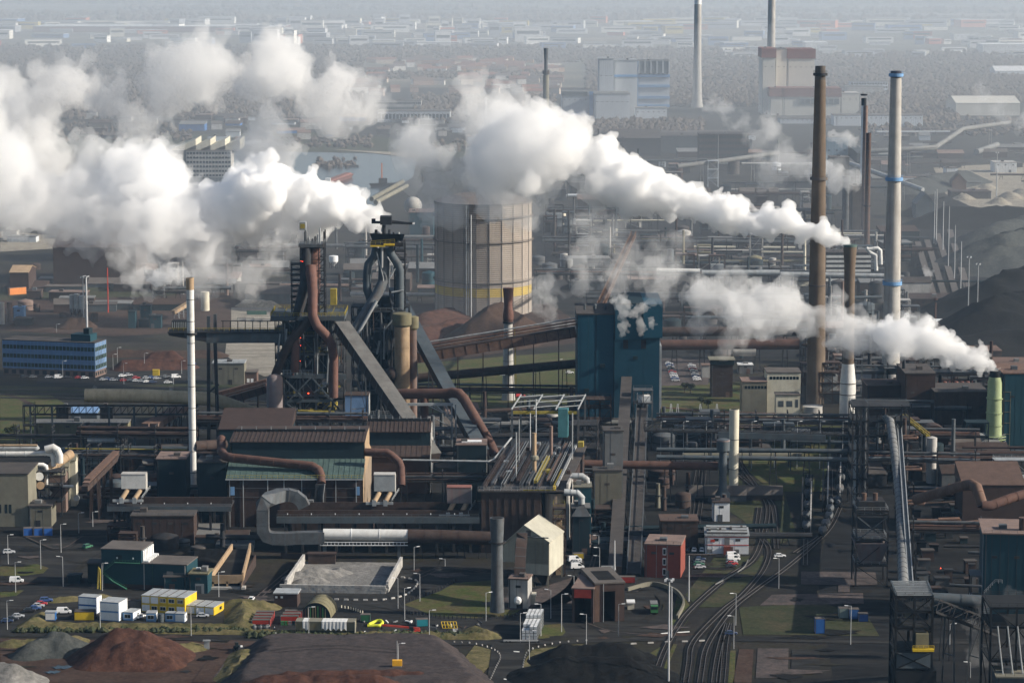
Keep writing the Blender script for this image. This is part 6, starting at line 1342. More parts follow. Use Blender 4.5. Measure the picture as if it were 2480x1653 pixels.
# kerb blocks, fence posts, bollards
def row(name,label,pts,n,size,m,group,cat):
    C=spline([G(*q)for q in pts],10);me=None;Ls=[0]
    for a,b in zip(C,C[1:]):Ls.append(Ls[-1]+(b-a).length)
    for i in range(n):
        d=Ls[-1]*i/(n-1);k=max(j for j in range(len(Ls))if Ls[j]<=d+1e-6);k=min(k,len(C)-2);f=(d-Ls[k])/max(1e-6,Ls[k+1]-Ls[k]);p=C[k].lerp(C[k+1],f);dr=(C[k+1]-C[k]);a=math.atan2(dr.y,dr.x)
        if me is None:
            sx,sy,sz=size;o=solo(MB().hexa([(-sx/2,-sy/2,0),(sx/2,-sy/2,0),(sx/2,sy/2,0),(-sx/2,sy/2,0),(-sx*.46,-sy*.38,sz),(sx*.46,-sy*.38,sz),(sx*.46,sy*.38,sz),(-sx*.46,sy*.38,sz)]),name,m,label,cat,loc=(0,0,0),group=group);me=o
        else:o=me.copy();link(o)
        o.location=p+V3(0,0,.2);o.rotation_euler=(0,0,a)
row('kerb_block','whitewashed concrete block along the curve right of the sand bay',[(815,1453),(860,1454),(930,1453),(985,1440),(1012,1412),(990,1402),(955,1398)],19,(1.6,.6,.5),'concrete','kerb blocks by the sand bay','kerb block')
row('fence_post','short dark post of the low fence round the grass island',[(962,1470),(980,1484),(1040,1494),(1130,1500),(1230,1496),(1275,1482)],40,(.3,.3,1.2),'darksteel','posts round the grass island','post');row('fence_post','short dark post along the back of the grass island',[(966,1466),(1005,1452),(1060,1432),(1100,1410)],18,(.3,.3,1.1),'darksteel','posts behind the grass island','post')
row('bollard','small white bollard on the left bend of the road junction',[(1100,1556),(1150,1560),(1192,1572),(1212,1590),(1200,1620),(1185,1653)],24,(.45,.4,.5),'concrete','bollards on the left bend','bollard');row('bollard','small white bollard on the right bend of the road junction',[(1420,1552),(1350,1558),(1290,1572),(1272,1590),(1262,1653)],22,(.45,.4,.5),'concrete','bollards on the right bend','bollard')
row('kerb_block','long white kerb block at the right of the junction',[(1412,1568),(1500,1562),(1600,1557),(1700,1553)],8,(2.0,.5,.45),'concrete','kerb blocks right of the junction','kerb block');row('bollard','cream bollard in the short row right of the arched tent',[(827,1472),(850,1476),(878,1485)],9,(.3,.3,.9),'cream','bollards by the tent','bollard')
t=thing('welding_set','small orange machine box standing on the flat grey heap','machine',G(962,1612,4.9));p=G(962,1612,4.9);part(MB().box(p.x-1.5,p.x+1.5,p.y-.8,p.y+.8,5.1,6.9),'housing',mat('amber',(.75,.38,.02),.6,.1,.5),t);part(MB().box(p.x-1.4,p.x+1.4,p.y-.7,p.y+.7,4.7,5.1),'skid','lightsteel',t);part(MB().tube([(p.x,p.y,6.9),(p.x,p.y,13)],.08,6),'aerial','post',t)
mat('creamlit',(.42,.405,.335),.8,.15,.15,.3,(.26,.22,.17));mat('creamwall',(.34,.33,.27),.8,.15,.15,.3,(.2,.17,.13))  # creamlit: the wall cream made paler, sunlight painted into the colour
# beige filter house with stack
fr=AX(1238,1326,1420,1324,14);fr.o=G(1278,1428);fr=Fr(G(1250,1420),V3(1,-.28,0));w=82/ppm(G(1256,1425));h=A(1256,1308,fr.o.y).z;z0=A(1256,1388,fr.o.y).z
t=thing('bag_filter','tall beige bag filter house with a pitched roof on steel legs','building',fr.p(w/2,0,0));dp=20
part(MB().fbox(fr,0,w,0,dp,z0,h),'wall','creamwall',t);part(MB().fbox(fr,w+.01,w+.12,.1,dp,z0,h),'sunny_wall','creamlit',t);mb=MB();rh=5.5  # thin paler sheet over the right end carries the sunlight in its cream
mb.hexa([fr.p(-8.5,-.3,h-5.2),fr.p(w*.25,-.3,h+rh),fr.p(w*.25,dp+.3,h+rh),fr.p(-8.5,dp+.3,h-5.2),fr.p(-8.5,-.3,h-4.8),fr.p(w*.25,-.3,h+rh+.4),fr.p(w*.25,dp+.3,h+rh+.4),fr.p(-8.5,dp+.3,h-4.8)]);mb.hexa([fr.p(w*.25,-.3,h+rh),fr.p(w+.4,-.3,h-.3),fr.p(w+.4,dp+.3,h-.3),fr.p(w*.25,dp+.3,h+rh),fr.p(w*.25,-.3,h+rh+.4),fr.p(w+.4,-.3,h+.1),fr.p(w+.4,dp+.3,h+.1),fr.p(w*.25,dp+.3,h+rh+.4)])
part(mb,'roof','creamlit',t);mb=MB();mb.v=[fr.p(-8,0,h-5.2),fr.p(w,0,h-.2),fr.p(w*.25,0,h+rh),fr.p(-8,0,z0+4),fr.p(w*.25,0,z0+4),fr.p(w,0,z0+4)];mb.f=[(0,3,4,2),(2,4,5,1)];part(mb,'gable','creamwall',t)
for u in(.3,w/2,w-.3):
    for v in(.3,dp-.3):part(MB().beam(fr.p(u,v,0),fr.p(u,v,z0),.5),'leg','creamdull',t)
for u in(w*.2,w*.75):part(MB().hexa([fr.p(u-.5,5,z0-5),fr.p(u+.5,5,z0-5),fr.p(u+.5,6,z0-5),fr.p(u-.5,6,z0-5),fr.p(u-2.5,1,z0),fr.p(u+2.5,1,z0),fr.p(u+2.5,12,z0),fr.p(u-2.5,12,z0)]),'dust_hopper','darksteel',t)
mb=MB();rail_on(mb,[fr.p(w*.6,-.5,.5),fr.p(w*.6,-.5,z0+14)],.9,.9,.1);part(mb,'caged_ladder','lightsteel',t);part(MB().fbox(fr,w*.3,w*.45,-.08,.05,z0+14,z0+16),'door','roofgrey',t);part(MB().fbox(fr,w*.1,w,-1,-.02,z0+13.6,z0+13.9),'catwalk','steel',t)
bldg('fan_house','square pale fan house with a white fan inlet in front of the filter','building',fb(1232,1472,1278,1474,1402,8),'concrete','brickpink','flat');p=A(1254,1452,Yg(1255,1474));solo(MB().tube([p-V3(0,1.6,0),p],[1.3,1.3],16).tube([p-V3(0,2.1,0),p-V3(0,1.6,0)],[.7,1.3],16),'fan_inlet','white','round white fan inlet on the pale fan house','fan',smooth=True)
bldg('annex','little cream annex at the right of the fan house','building',fb(1284,1464,1297,1464,1442,4),'cream','cream','flat');rectduct('filter_duct','dark brown ribbed upright duct in front of the beige filter house',[A(1259,1405,Yg(1259,1462)),A(1259,1380,Yg(1259,1460)),A(1260,1355,Yg(1259,1455)),A(1261,1335,Yg(1259,1450)),A(1262,1315,Yg(1259,1445)),A(1264,1302,Yg(1259,1435))],1.9,'rust')
chimney('chimney','stubby grey stack with a wide stained mouth beside the beige filter house',1204,1492,[(1480,36),(1440,31),(1372,28),(1316,28),(1300,31),(1253,35)],'steel',((1314,42,4,'darksteel'),),seg=3)
fr=fb(1340,1395,1368,1395,1320,8);t=thing('stair_tower','rusty steel stair tower with yellow rails right of the beige filter house','steel frame',fr.p(0,0,0));frame(t,fr,0,fr.w,0,8,[0,5,9,13,17,21,25],1,1,'rust',.35,railm='yellowdull');part(MB().fbox(fr,1,fr.w-1,2,6,0,20),'bin','tan',t)
# garages
fr=fb(1385,1508,1437,1510,1425,26);t=thing('garage','open fronted garage with a red lintel and flat brown roof','garage',fr.p(fr.w/2,0,0));w,h=fr.w,fr.h
for u0,u1 in((0,.8),(w-.8,w)):part(MB().fbox(fr,u0,u1,0,26,0,h),'side_wall','darkbrick',t)
part(MB().fbox(fr,.8,w-.8,25,26,0,h),'rear_wall','darkbrick',t);part(MB().fbox(fr,.8,w-.8,-.1,.5,h-3.0,h),'lintel','red',t);part(MB().fbox(fr,-.2,w+.2,-.3,26.2,h,h+.4),'roof','brickpink',t)
fr=fb(1440,1506,1512,1503,1414,24);t=thing('garage','larger open garage with a dark bay right of the red lintel one','garage',fr.p(fr.w/2,0,0));w,h=fr.w,fr.h
for u0,u1,m in((.05,2.6,'brick'),(w-3.2,w,'darkbrick')):part(MB().fbox(fr,u0,u1,0,24,0,h),'side_wall',m,t)
part(MB().fbox(fr,2.6,w-3.2,23,24,0,h),'rear_wall','darkbrick',t);part(MB().fbox(fr,2.6,w-3.2,0,.6,h-2.6,h),'lintel','darkbrick',t);part(MB().fbox(fr,-.1,w+.3,-.3,24.3,h+.02,h+.5),'roof','roofgrey',t);part(MB().fbox(fr,2.2,w-2,4,18,h+.5,h+.56),'roof_patch','asphaltdark',t);part(MB().beam(fr.p(3.0,-.3,0),fr.p(3.0,-.3,h),.25),'downpipe','lightsteel',t)
bldg('hut','small cream hut at the right side of the larger garage','hut',fb(1520,1476,1536,1476,1460,4),'cream','white','flat');bldg('hut','little dark hut in front of the twin conveyors','hut',fb(1459,1412,1490,1412,1382,7),'darkbrick','greyclad','flat');container(1518,1410,0,(.40,.05,.04),'low red container in front of the twin conveyors',6.06,2.2)
car(1392,1360,15,'white','white van at the side of the stockhouse road','van');car(1395,1365,15,'silver','silver car in front of the white van by the stockhouse');car(1398,1378,10,'white','white pickup van below the silver car by the stockhouse','van');container(1400,1352,10,(.45,.33,.03),'yellow skip behind the white van by the stockhouse',4,2);car(1445,1276,80,'silver','silver car on the road right of the filter house')
# red cube and white office
fr=fb(1561,1397,1648,1400,1318,17);t=bldg('red_cube_building','red brick cube building with a flat pinkish roof','building',fr,'redbrick','brickpink','flat',over=.25);w,h=fr.w,fr.h
for k in range(3):f=part(MB().fbox(fr,w*.50,w*.60,-.1,.05,1+k*h*.31,1+k*h*.31+2.6),'window_frame','white',t);part(MB().fbox(fr,w*.515,w*.585,-.16,-.08,1.3+k*h*.31,3.2+k*h*.31),'pane','glass',f)
part(MB().fbox(fr,w*.62,w*.63,-.2,0,0,h),'downpipe','lightsteel',t);part(MB().fbox(fr,w*.32,w*.33,-.2,0,0,h),'downpipe','lightsteel',t)
fr=fb(1708,1340,1813,1341,1297,15);t=bldg('gate_office','white two storey office with red stripes and pipes on its roof','office',fr,'white','lightsteel','flat');w,h=fr.w,fr.h
for z in(h*.48,h-.5):part(MB().fbox(fr,-.05,w+.05,-.1,0,z,z+.3),'red_stripe','red',t)
part(MB().fbox(fr,w*.42,w*.58,-1.5,0,0,h*.45),'porch','redbrick',t);part(MB().fbox(fr,w*.44,w*.56,-.12,0,h*.5,h-.6),'stair_window','greyclad',t);part(MB().fbox(fr,w*.12,w*.22,-.14,-.02,h*.66,h*.8),'red_sign','red',t)
for k in range(9):part(MB().tube([fr.p(.5,1+k*1.6,h+1.0),fr.p(w-.5,1+k*1.6,h+1.0)],.35,8),'roof_pipe','lightsteel' if k%3 else 'roofdark',t)
for k in range(4):part(MB().fbox(fr,w*(k+.3)/4,w*(k+.5)/4,3+k*2,5+k*2,h+.45,h+2),'roof_unit','roofgrey',t)
for k in range(2):part(MB().fbox(fr,w*(.05+.27*k+(.35 if k else 0)),w*(.16+.27*k+(.35 if k else 0)),-.08,0,.4,1.8),'window','greyclad',t)
bldg('white_cube_building','white windowless cube under the grey capped stack','building',AX(1727,1767,1262,1217,8),'white','rust','flat');bldg('garden_wall_building','long low brown building behind the red cube','building',AX(1600,1690,1330,1262,12),'rust','brick','flat')
for k,(x,y,c,kd)in enumerate(((1775,1350,'white','van'),(1776,1358,'white','van'),(1772,1364,'silver','car'),(1773,1369,'red','car'),(1770,1375,'black','car'))):car(x,y,10,c,'%s %s, %s of the row before the white office'%(c,'van' if kd=='van' else 'car',['farthest','second','third','fourth','nearest'][k]),kd)
for k,(x,y,c)in enumerate(((1695,1358,'darkblue'),(1693,1364,'grey'),(1692,1370,'green'),(1695,1377,'silver'))):car(x,y,10,c,'%s car, %s of the row right of the red cube'%({'darkblue':'dark blue'}.get(c,c),['farthest','second','third','nearest'][k]))
for k,x in enumerate((1665,1681,1700)):car(x,1336,85,['black','white','white'][k],['black car by the corner of the red cube','white car left of two facing the yard','white car right of two facing the yard'][k])
car(1770,1538,5,'darkblue','dark car driving on the road across the rail tracks');car(1889,1350,5,'white','white car with red tail lamps crossing the rail tracks')
# guard wall around the garage yard
mb=MB();C=spline([G(1520,1432),G(1580,1418),G(1630,1432),G(1652,1452),G(1655,1470),G(1640,1500)],8)
for a,b in zip(C,C[1:]):mb.beam(a+V3(0,0,.8),b+V3(0,0,.8),.7,1.6)
solo(mb,'guard_wall','creamdull','low curved guard wall round the garage yard','wall')
mb=MB();C=spline([G(1732,1420),G(1760,1405),G(1800,1380),G(1812,1360)],6)
for a,b in zip(C,C[1:]):mb.beam(a+V3(0,0,.9),b+V3(0,0,.9),.12,.5).beam(a,a+V3(0,0,1.1),.15)
solo(mb,'crash_barrier','greyclad','thin white crash barrier along the rail curve','barrier')
# person
def person(x,y,label,top,rz=0.3):
    p=G(x,y);t=thing('person',label,'person',p);J=[(0,0,.95),(0,0,1.2),(0,0,1.42),(0,0,1.53),(0,.02,1.70),(-.2,0,1.4),(-.27,.03,1.12),(-.25,.12,.88),(.2,0,1.4),(.27,.03,1.12),(.25,.12,.88),(-.1,0,.9),(-.12,.02,.5),(-.12,-.02,.08),(-.12,.12,.04),(.1,0,.9),(.13,-.03,.5),(.14,.03,.08),(.14,.16,.04)]
    E=[(0,1),(1,2),(2,3),(3,4),(2,5),(5,6),(6,7),(2,8),(8,9),(9,10),(0,11),(11,12),(12,13),(13,14),(0,15),(15,16),(16,17),(17,18)]
    rad=[.16,.17,.17,.07,.11,.08,.06,.045,.08,.06,.045,.11,.08,.055,.05,.11,.08,.055,.05]
    me=bpy.data.meshes.new('body');me.from_pydata(J,E,[]);o=bpy.data.objects.new('body',me);link(o,t);o.rotation_euler=(0,0,rz);me.materials.append(MATS['fabric'])
    m=o.modifiers.new('skin','SKIN');lay=me.skin_vertices[0].data
    for i,r in enumerate(rad):lay[i].radius=(r,r)
    lay[0].use_root=True;o.modifiers.new('sub','SUBSURF').levels=1
    part(MB().ball(p+V3(0,.02,1.78),.14,10,6),'helmet','white',t);part(MB().lathe(p,[(.2,.98),(.22,1.2),(.2,1.42)],10),'vest',top,t)
person(665,1530,'person in dark clothes and white helmet by the red containers','fabric');person(668,1544,'person in a red vest standing on the hedge bank','red');person(653,1527,'person in dark clothes left of the helmeted one','darksteel')
bldg('sign_board','small grey notice board beside the brown roadway','sign',fb(494,1572,507,1572,1552,.3),'lightsteel','lightsteel','flat')
# ================================================================== RIGHT SIDE OF THE WORKS
Yb=Yg(1800,1135)
def level(name,label,x0,y0,x1,y1,yg,r,m,legs=5,cat='pipe',fl=14):return pipe(name,label,[A(x0,y0,Yg((x0+x1)/2,yg)),A(x1,y1,Yg((x0+x1)/2,yg))],r,m,cat,legs=legs,fl=fl)
gallery('conveyor_bridge','long dark open conveyor bridge crossing from the blue building to the coke plant',A(1560,1040,Yb),A(2075,1052,Yb),7,3.4,'darksteel','black',5,open_=True,legm='bridge',cat='bridge')
solo(MB().beam(A(1740,1053,Yb-4),A(2000,1060,Yb-4),.8,2.6),'box_girder','bridge','slate grey box girder hung below the long conveyor bridge','girder')
for k in range(9):lamp(1600+k*55,1135,1020,(1,),'thin post along the long conveyor bridge','posts along the conveyor bridge')
level('gas_pipe','upper of two grey gas pipes below the conveyor bridge',1590,1088,2075,1092,1175,.95,'bridge',6);level('gas_pipe','lower of two grey gas pipes below the conveyor bridge',1590,1106,2075,1112,1180,.95,'bridge',6);level('gas_pipe','thick rust red gas pipe left of the capped stack',1412,1123,1738,1128,1215,1.75,'rustpipe',4)
level('thin_pipe','thin brown pipe on A shaped legs over the grass',1590,985,1745,997,1012,.35,'rustpipe',5);level('thin_pipe','thin brown pipe running right towards the white steam stack',1745,997,2065,1006,1025,.3,'rustpipe',6)
for x in(1625,1641,1696,1736):p=G(x,1018);solo(MB().beam(p+V3(-.9,0,0),p+V3(-.2,0,8),.3).beam(p+V3(.9,0,0),p+V3(.2,0,8),.3).beam(p+V3(-.6,0,3),p+V3(.6,0,3),.2).beam(p+V3(-.3,0,8),p+V3(.3,0,8),.3),'pipe_trestle','white','white A shaped pipe trestle standing on the grass','trestle',group='white A trestles')
chimney('stack','slim grey stack with a wide flat cap beside the cream one',1750,1218,[(1218,36),(1195,36),(1186,24),(1180,20),(1092,19),(1090,28)],'bridge',((1088,31,4,'dustcatcher'),(1068,33,4,'dustcatcher')),seg=3);p=G(1750,1218);part(MB().lathe(p,[(2.7,A(1750,1090,p.y).z),(2.7,A(1750,1064,p.y).z),(2,A(1750,1062,p.y).z)],18),'cap','bridge',sc.objects['stack'],smooth=True)
chimney('stack','plain cream cylinder stack behind the capped grey one',1776,1206,[(1206,22),(1000,24),(991,24)],'cream',(),seg=2)
# great chimneys
chimney('chimney','giant brown concrete chimney with two ringed platforms',1975,975,[(975,47),(690,40),(438,34),(205,27),(192,26),(160,25)],'brownconc',((184,35,7,'darksteel'),(436,43,7,'roofgrey'),(692,43,3,'roofgrey')),n=28,topm='roofgrey')
chimney('chimney','giant pale concrete chimney with blue painted rings and a rusty tip',2156,955,[(955,45),(690,40),(440,33),(205,27),(187,26.5),(172,26.5)],'concrete',((186,36,8,'lightblue'),(438,43,9,'lightblue'),(690,47,9,'lightblue')),n=28,topm='rust')
b=G(2052,1020);t=thing('steam_stack','concrete stack with a flared top and a fat white base, pouring thick steam','chimney',b);sp=lambda y,wd:(wd/2/ppm(A(2052,y,b.y)),A(2052,y,b.y).z)
part(MB().lathe(b,[(sp(1020,40)[0],0),sp(925,39),sp(880,29)],24),'base','pipewhite',t,smooth=True);part(MB().lathe(b,[sp(880,28.8),sp(860,27),sp(700,26),sp(645,27),sp(600,33),sp(593,33)],24),'shaft','brownconc',t,smooth=True);part(MB().lathe(b,[sp(597,34.5),sp(592,34.5)],24),'lip','greenroof',t)
for y in(928,955):part(MB().lathe(b,[(sp(y,39)[0],sp(y,39)[1]),(sp(y,40.5)[0],sp(y,39)[1]),(sp(y,40.5)[0],sp(y,39)[1]+.4),(sp(y,39)[0],sp(y,39)[1]+.4)],24),'hoop','roofgrey',t)
fr=Fr(V3(A(2072,900,b.y).x,b.y-1,0),(1,0,0));frame(t,fr,0,3.2,0,4,[0]+[k*6 for k in range(1,6)],1,1,'steel',.3)
chimney('stack','grey stack with a conical foot behind the two giant chimneys',2048,560,[(560,34),(545,24),(535,21),(426,19)],'steel',(),seg=2);chimney('chimney','thin far chimney white below a dark head',2087,560,[(560,14),(255,12),(238,13)],'white',((232,17,4,'darksteel'),),topm='darksteel');chimney('chimney','thin red brown banded chimney behind the giant pale one',2099,600,[(600,14),(330,12),(322,13)],'brick',((500,18,3,'darksteel'),),seg=12);chimney('chimney','shorter brick chimney left of the thin banded one',2091,575,[(575,13),(256,11)],'brickpink',(),seg=3)
bldg('cooling_tower','square dark timber cooling tower breathing steam','cooling tower',AX(2063,2098,570,452,22),'roofgrey','roofdark','flat')
# green gas washer
b=G(2406,1108);t=thing('gas_washer','pale green ribbed washer tower with railed platforms and a steaming black mouth','chimney',b);sp=lambda y,wd:(wd/2/ppm(A(2406,y,b.y)),A(2406,y,b.y).z)
part(MB().lathe(b,[(sp(1100,43)[0],0),sp(1070,42),sp(1030,40),sp(925,36),sp(912,30)],22),'shell','palegreen',t,smooth=True);part(MB().lathe(b,[sp(915,30.5),sp(898,27)],22),'mouth','black',t,smooth=True)
for k,y in enumerate((1055,1062,1072,1085)):
    r,z=sp(y,42);r+=1.6;pl=part(MB().lathe(b,[(r-1.5,z),(r,z),(r,z+.25),(r-1.5,z+.25)],18),'platform','palegreen',t);mb=MB();L=[b+V3(c*r,q*r,z+1.2)for c,q in ring(18)]
    for p,q in zip(L,L[1:]+L[:1]):mb.beam(p,q,.1).beam(p,p-V3(0,0,1.1),.1)
    part(mb,'railing','lightsteel',pl)
for y in(965,1000,1030):r,z=sp(y,39);part(MB().lathe(b,[(r,z),(r+.3,z),(r+.3,z+.5),(r,z+.5)],22),'hoop','palegreen',t)
fr=Fr(b+V3(3.6,-2,0),(1,0,0));frame(t,fr,0,3,0,4,[0,6,11,16,21,26,30],1,1,'olive',.25,railm='olive')
fr=fb(2345,1120,2440,1120,1100,10);t=thing('washer_plinth','railed concrete plinth under the pale green washer','platform',fr.p(0,0,0));part(MB().fbox(fr,0,fr.w,0,10,0,5),'base','tealdark',t);mb=MB();rail_on(mb,[fr.p(0,0,5),fr.p(fr.w,0,5)],1.3,2,.12);part(mb,'railing','lightsteel',t)
# coke ovens and their buildings
for x0,x1,yb,yt,dp,wm,rm,lb in((2190,2262,1075,905,30,'darkbrick','roofdark','tall dark brown coke oven block left of the washer'),(2262,2390,1085,950,26,'rust','roofdark','broad rust brown coke oven battery behind the washer'),(2098,2190,1062,935,20,'darkbrick','rust','dark brown block under the giant pale chimney'),(2348,2425,880,850,20,'rust','rustlight','rust house with a flat tan roof near the right edge'),(2425,2520,1110,905,30,'teal','rustlight','tall teal hall with a rust roof at the right edge'),(2405,2500,905,882,24,'rust','rustlight','low rust roof above the teal hall')):bldg('coke_plant_building',lb,'building',AX(x0,x1,yb,yt,dp),wm,rm,'flat')
fr=AX(2268,2365,1010,945,8);t=thing('collecting_main','row of red brown valve pots on a railed platform above the coke ovens','machine',fr.p(0,0,0))
for k in range(7):u=fr.w*(k+.5)/7;part(MB().lathe(fr.p(u,3,0),[(1.0,fr.h-1),(1.2,fr.h),(1.2,fr.h+3),(.8,fr.h+4)],10),'valve_pot','redroof',t);part(MB().beam(fr.p(u,0,0),fr.p(u,0,fr.h),.3),'post','steel',t)
part(MB().fbox(fr,0,fr.w,-1,6,fr.h-1.5,fr.h-1),'platform','roofdark',t);mb=MB();rail_on(mb,[fr.p(0,-1,fr.h-1),fr.p(fr.w,-1,fr.h-1)],1.3,2,.12);part(mb,'railing','lightsteel',t)
solo(MB().tube([A(2262,1065,Yg(2290,1130)),A(2262,1065,Yg(2290,1130))+V3(0,8,0)],6.5,28),'round_tank_end','darkbrick','big dark half round casing left of the washer','tank');tank('silo','pale grey upright silo in the dark coke plant',2255,1168,25,1060,'concrete','silo',cone=.3);tank('vessel','small white vessel left of the green washer',2358,1100,16,1062,'pipewhite','tank')
gallery('stair','yellow stair sloping down to the pale grey silo',A(2188,1008,Yg(2220,1130)),A(2248,1056,Yg(2250,1165)),1.4,1.2,'yellowdull','yellowdull',0,open_=True,cat='stair')
# steel towers and the long insulated pipe
for x0,x1,yb,rows,lb in((2062,2100,1230,7,'dark steel pipe tower left of the long insulated pipe'),(2100,2200,1160,5,'dark steel frame with criss cross decks under the giant pale chimney')):
    fr=AX(x0,x1,yb,985,14);t=thing('pipe_tower',lb,'steel frame',fr.p(0,0,0));frame(t,fr,0,fr.w,0,14,[fr.h*k/rows for k in range(rows+1)],2,1,'darksteel',.5,railm='steel')
    for k in range(6):u=R.uniform(1,fr.w-1);part(MB().tube([fr.p(u,1,0),fr.p(u,1,fr.h*R.uniform(.6,1.05))],R.choice([.3,.5,.8]),8),'riser',R.choice(['rust','steel','darksteel','lightsteel']),t)
Zp=17
pipe('insulated_main','long grey insulated pipe running down towards the viewer through the coke plant',[G(2128,1100,4),A(2126,1045,Yg(2128,1110)),A(2134,1020,Yg(2135,1112)),G(2146,1013,26),G(2156,1020,26),G(2163,1070,22),G(2172,1140,19),G(2180,1220,Zp),G(2184,1310,Zp),G(2188,1420,Zp)],1.75,'greyclad',fl=8,n=16,flm='steel')
for k in range(6):
    p=G(2166+k*4.4,1100+k*58,Zp);solo(MB().beam((p.x,p.y,0),(p.x,p.y,Zp-1.7),.6).beam((p.x+5,p.y,0),(p.x+5,p.y,Zp-1),.6).beam((p.x-1.5,p.y,Zp-2),(p.x+6,p.y,Zp-2),.6),'pipe_portal','darksteel','dark portal carrying the long insulated pipe','trestle',group='portals under the insulated pipe')
gallery('ladder_rack','ladder like white cable rack beside the long insulated pipe',G(2206,1420,Zp),G(2178,1030,22),1.6,.5,'lightsteel','steel',0,open_=True,cat='rack')
for k,y in enumerate((1055,1130,1212)):
    z=20-k;a=G(2182+k*6,y,z);pipe('expansion_loop',['far','middle','near'][k]+' pinkish pipe loop sticking out right of the cable rack',[a,a+V3(6,0,0),a+V3(6.6,-3,0),a+V3(6,-6,0),a+V3(0,-6,0)],.45,'rustlight',fl=0,n=8)
pipe('rack_pipe','thin pinkish pipe along the cable rack',[G(2180,1060,20),G(2190,1180,18),G(2196,1290,17),G(2198,1400,17)],.4,'rustlight',fl=15,n=8)
# loading frame with hopper
fr=AX(2072,2148,1420,1238,12);t=thing('coke_loading_frame','dark cross braced loading frame with a pale hopper below','steel frame',fr.p(0,0,0));w,h=fr.w,fr.h;frame(t,fr,0,w,0,12,[0,h*.28,h*.62,h*.95,h],1,1,'darksteel',.55,railm='lightsteel');part(MB().beam(fr.p(.3,-.4,h*.62),fr.p(w-.3,-.4,h*.93),.35).beam(fr.p(w-.3,-.4,h*.62),fr.p(.3,-.4,h*.93),.35),'cross_brace','steel',t)
part(MB().hexa([fr.p(2,2,h*.30),fr.p(w-2,2,h*.30),fr.p(w-2,9,h*.30),fr.p(2,9,h*.30),fr.p(-.4,-.6,h*.58),fr.p(w+.4,-.6,h*.58),fr.p(w+.4,12,h*.58),fr.p(-.4,12,h*.58)]),'hopper','dustcatcher',t);part(MB().fbox(fr,1,w-1,1,10,h+.3,h+3.4),'drive_house','darksteel',t)
for u in(3,7):part(MB().lathe(fr.p(u,4,h+3),[(.9,0),(.9,3)],10),'bin','brick',t)
# torpedo wagons
b=V3(0,0,0);t=thing('ladle_wagon','wagon','rail wagon',b);part(MB().lathe(V3(0,0,0),[(1,0),(1,1)],3),'x','black',t);bpy.data.objects.remove(t.children[0])
part(MB().tube([(0,-4.6,2.3),(0,-3,2.3),(0,-1.4,2.3),(0,1.4,2.3),(0,3,2.3),(0,4.6,2.3)],[.7,1.1,1.65,1.65,1.1,.7],14),'ladle','steel',t,smooth=True);part(MB().box(-1.2,1.2,-5,5,.9,1.15),'frame','black',t);part(MB().tube([(0,0,3.7),(0,0,4.2)],.7,10),'mouth','black',t)
for a in(-4,-2.8,2.8,4):
    for s in(-1,1):part(MB().tube([(s*.7,a,.5),(s*.9,a,.5)],.45,10),'wheel','tyre',t)
KIDS[t.name]=[(c,[])for c in t.children];first=True
for pts,n,lb in(([(1992,1298),(2008,1262),(2012,1226)],5,'rounded grey ladle wagon in the train on the curving track'),([(1952,1285),(1955,1235),(1958,1180)],5,'grey ladle wagon in the train left of the lit posts'),([(2030,1225),(2036,1180),(2040,1150)],4,'grey ladle wagon in the train beside the pipe tower')):
    C=[G(*q)for q in pts];d=0
    for i in range(n):
        f=i/(n-1)*(len(C)-1);k=min(int(f),len(C)-2);p=C[k].lerp(C[k+1],f-k);q=C[k+1]-C[k];a=math.atan2(q.y,q.x)-math.pi/2
        if first:o=t;o.location=p+V3(0,0,.3);o.rotation_euler=(0,0,a);first=False;o['label']=lb
        else:o=copy_thing(t,p+V3(0,0,.3),a,lb)
        o['group']=lb.split(' in the ')[1]
for k,(x,y0,y1)in enumerate(((1963,1290,1162),(2004,1240,1130),(2034,1225,1132),(1942,1280,1165),(1992,1240,1130))):
    a,c=G(x,y0),G(x+2,y0-95);mb=MB().beam(a+V3(0,0,5),c+V3(0,0,5),.5,1.2)
    for i in range(7):q=a.lerp(c,i/6);mb.beam(q,q+V3(0,0,5),.35)
    solo(mb,'drip_screen','concrete' if k<3 else 'darksteel',['bright screen wall beside the left ladle train','bright screen wall beside the middle ladle train','bright screen wall beside the right ladle train','dark screen wall left of the left ladle train','dark screen wall left of the middle ladle train'][k],'screen')
# quench tower and neighbours at the lower right
fr=AX(2166,2254,1700,1445,13);t=thing('quench_tower','tall black steel quench tower with an open slatted roof and a grey hopper','tower',fr.p(0,0,0));w,h=fr.w,fr.h;frame(t,fr,0,w,0,12,[0,h*.3,h*.48,h*.7,h*.86,h],2,1,'black',.7,railm='darksteel',deckm='black')
for k in range(9):v=k*12/8;part(MB().beam(fr.p(0,v,h+.7+v*.12),fr.p(w,v,h+.7+v*.12),.3,.35),'roof_slat','lightsteel',t)
for u in(0,w):part(MB().beam(fr.p(u,-.3,h+.6),fr.p(u,12.3,h+2.2),.5),'roof_beam','bridge',t)
part(MB().fbox(fr,.4,w-.4,-.6,1,h*.33,h*.475),'hopper_front','bridge',t);part(MB().beam(fr.p(.5,-.8,h*.33),fr.p(w-.5,-.8,h*.475),.3).beam(fr.p(w-.5,-.8,h*.33),fr.p(.5,-.8,h*.475),.3),'cross_brace','black',t);part(MB().fbox(fr,.3,w+1.5,-.5,12,0,h*.3),'base','black',t)
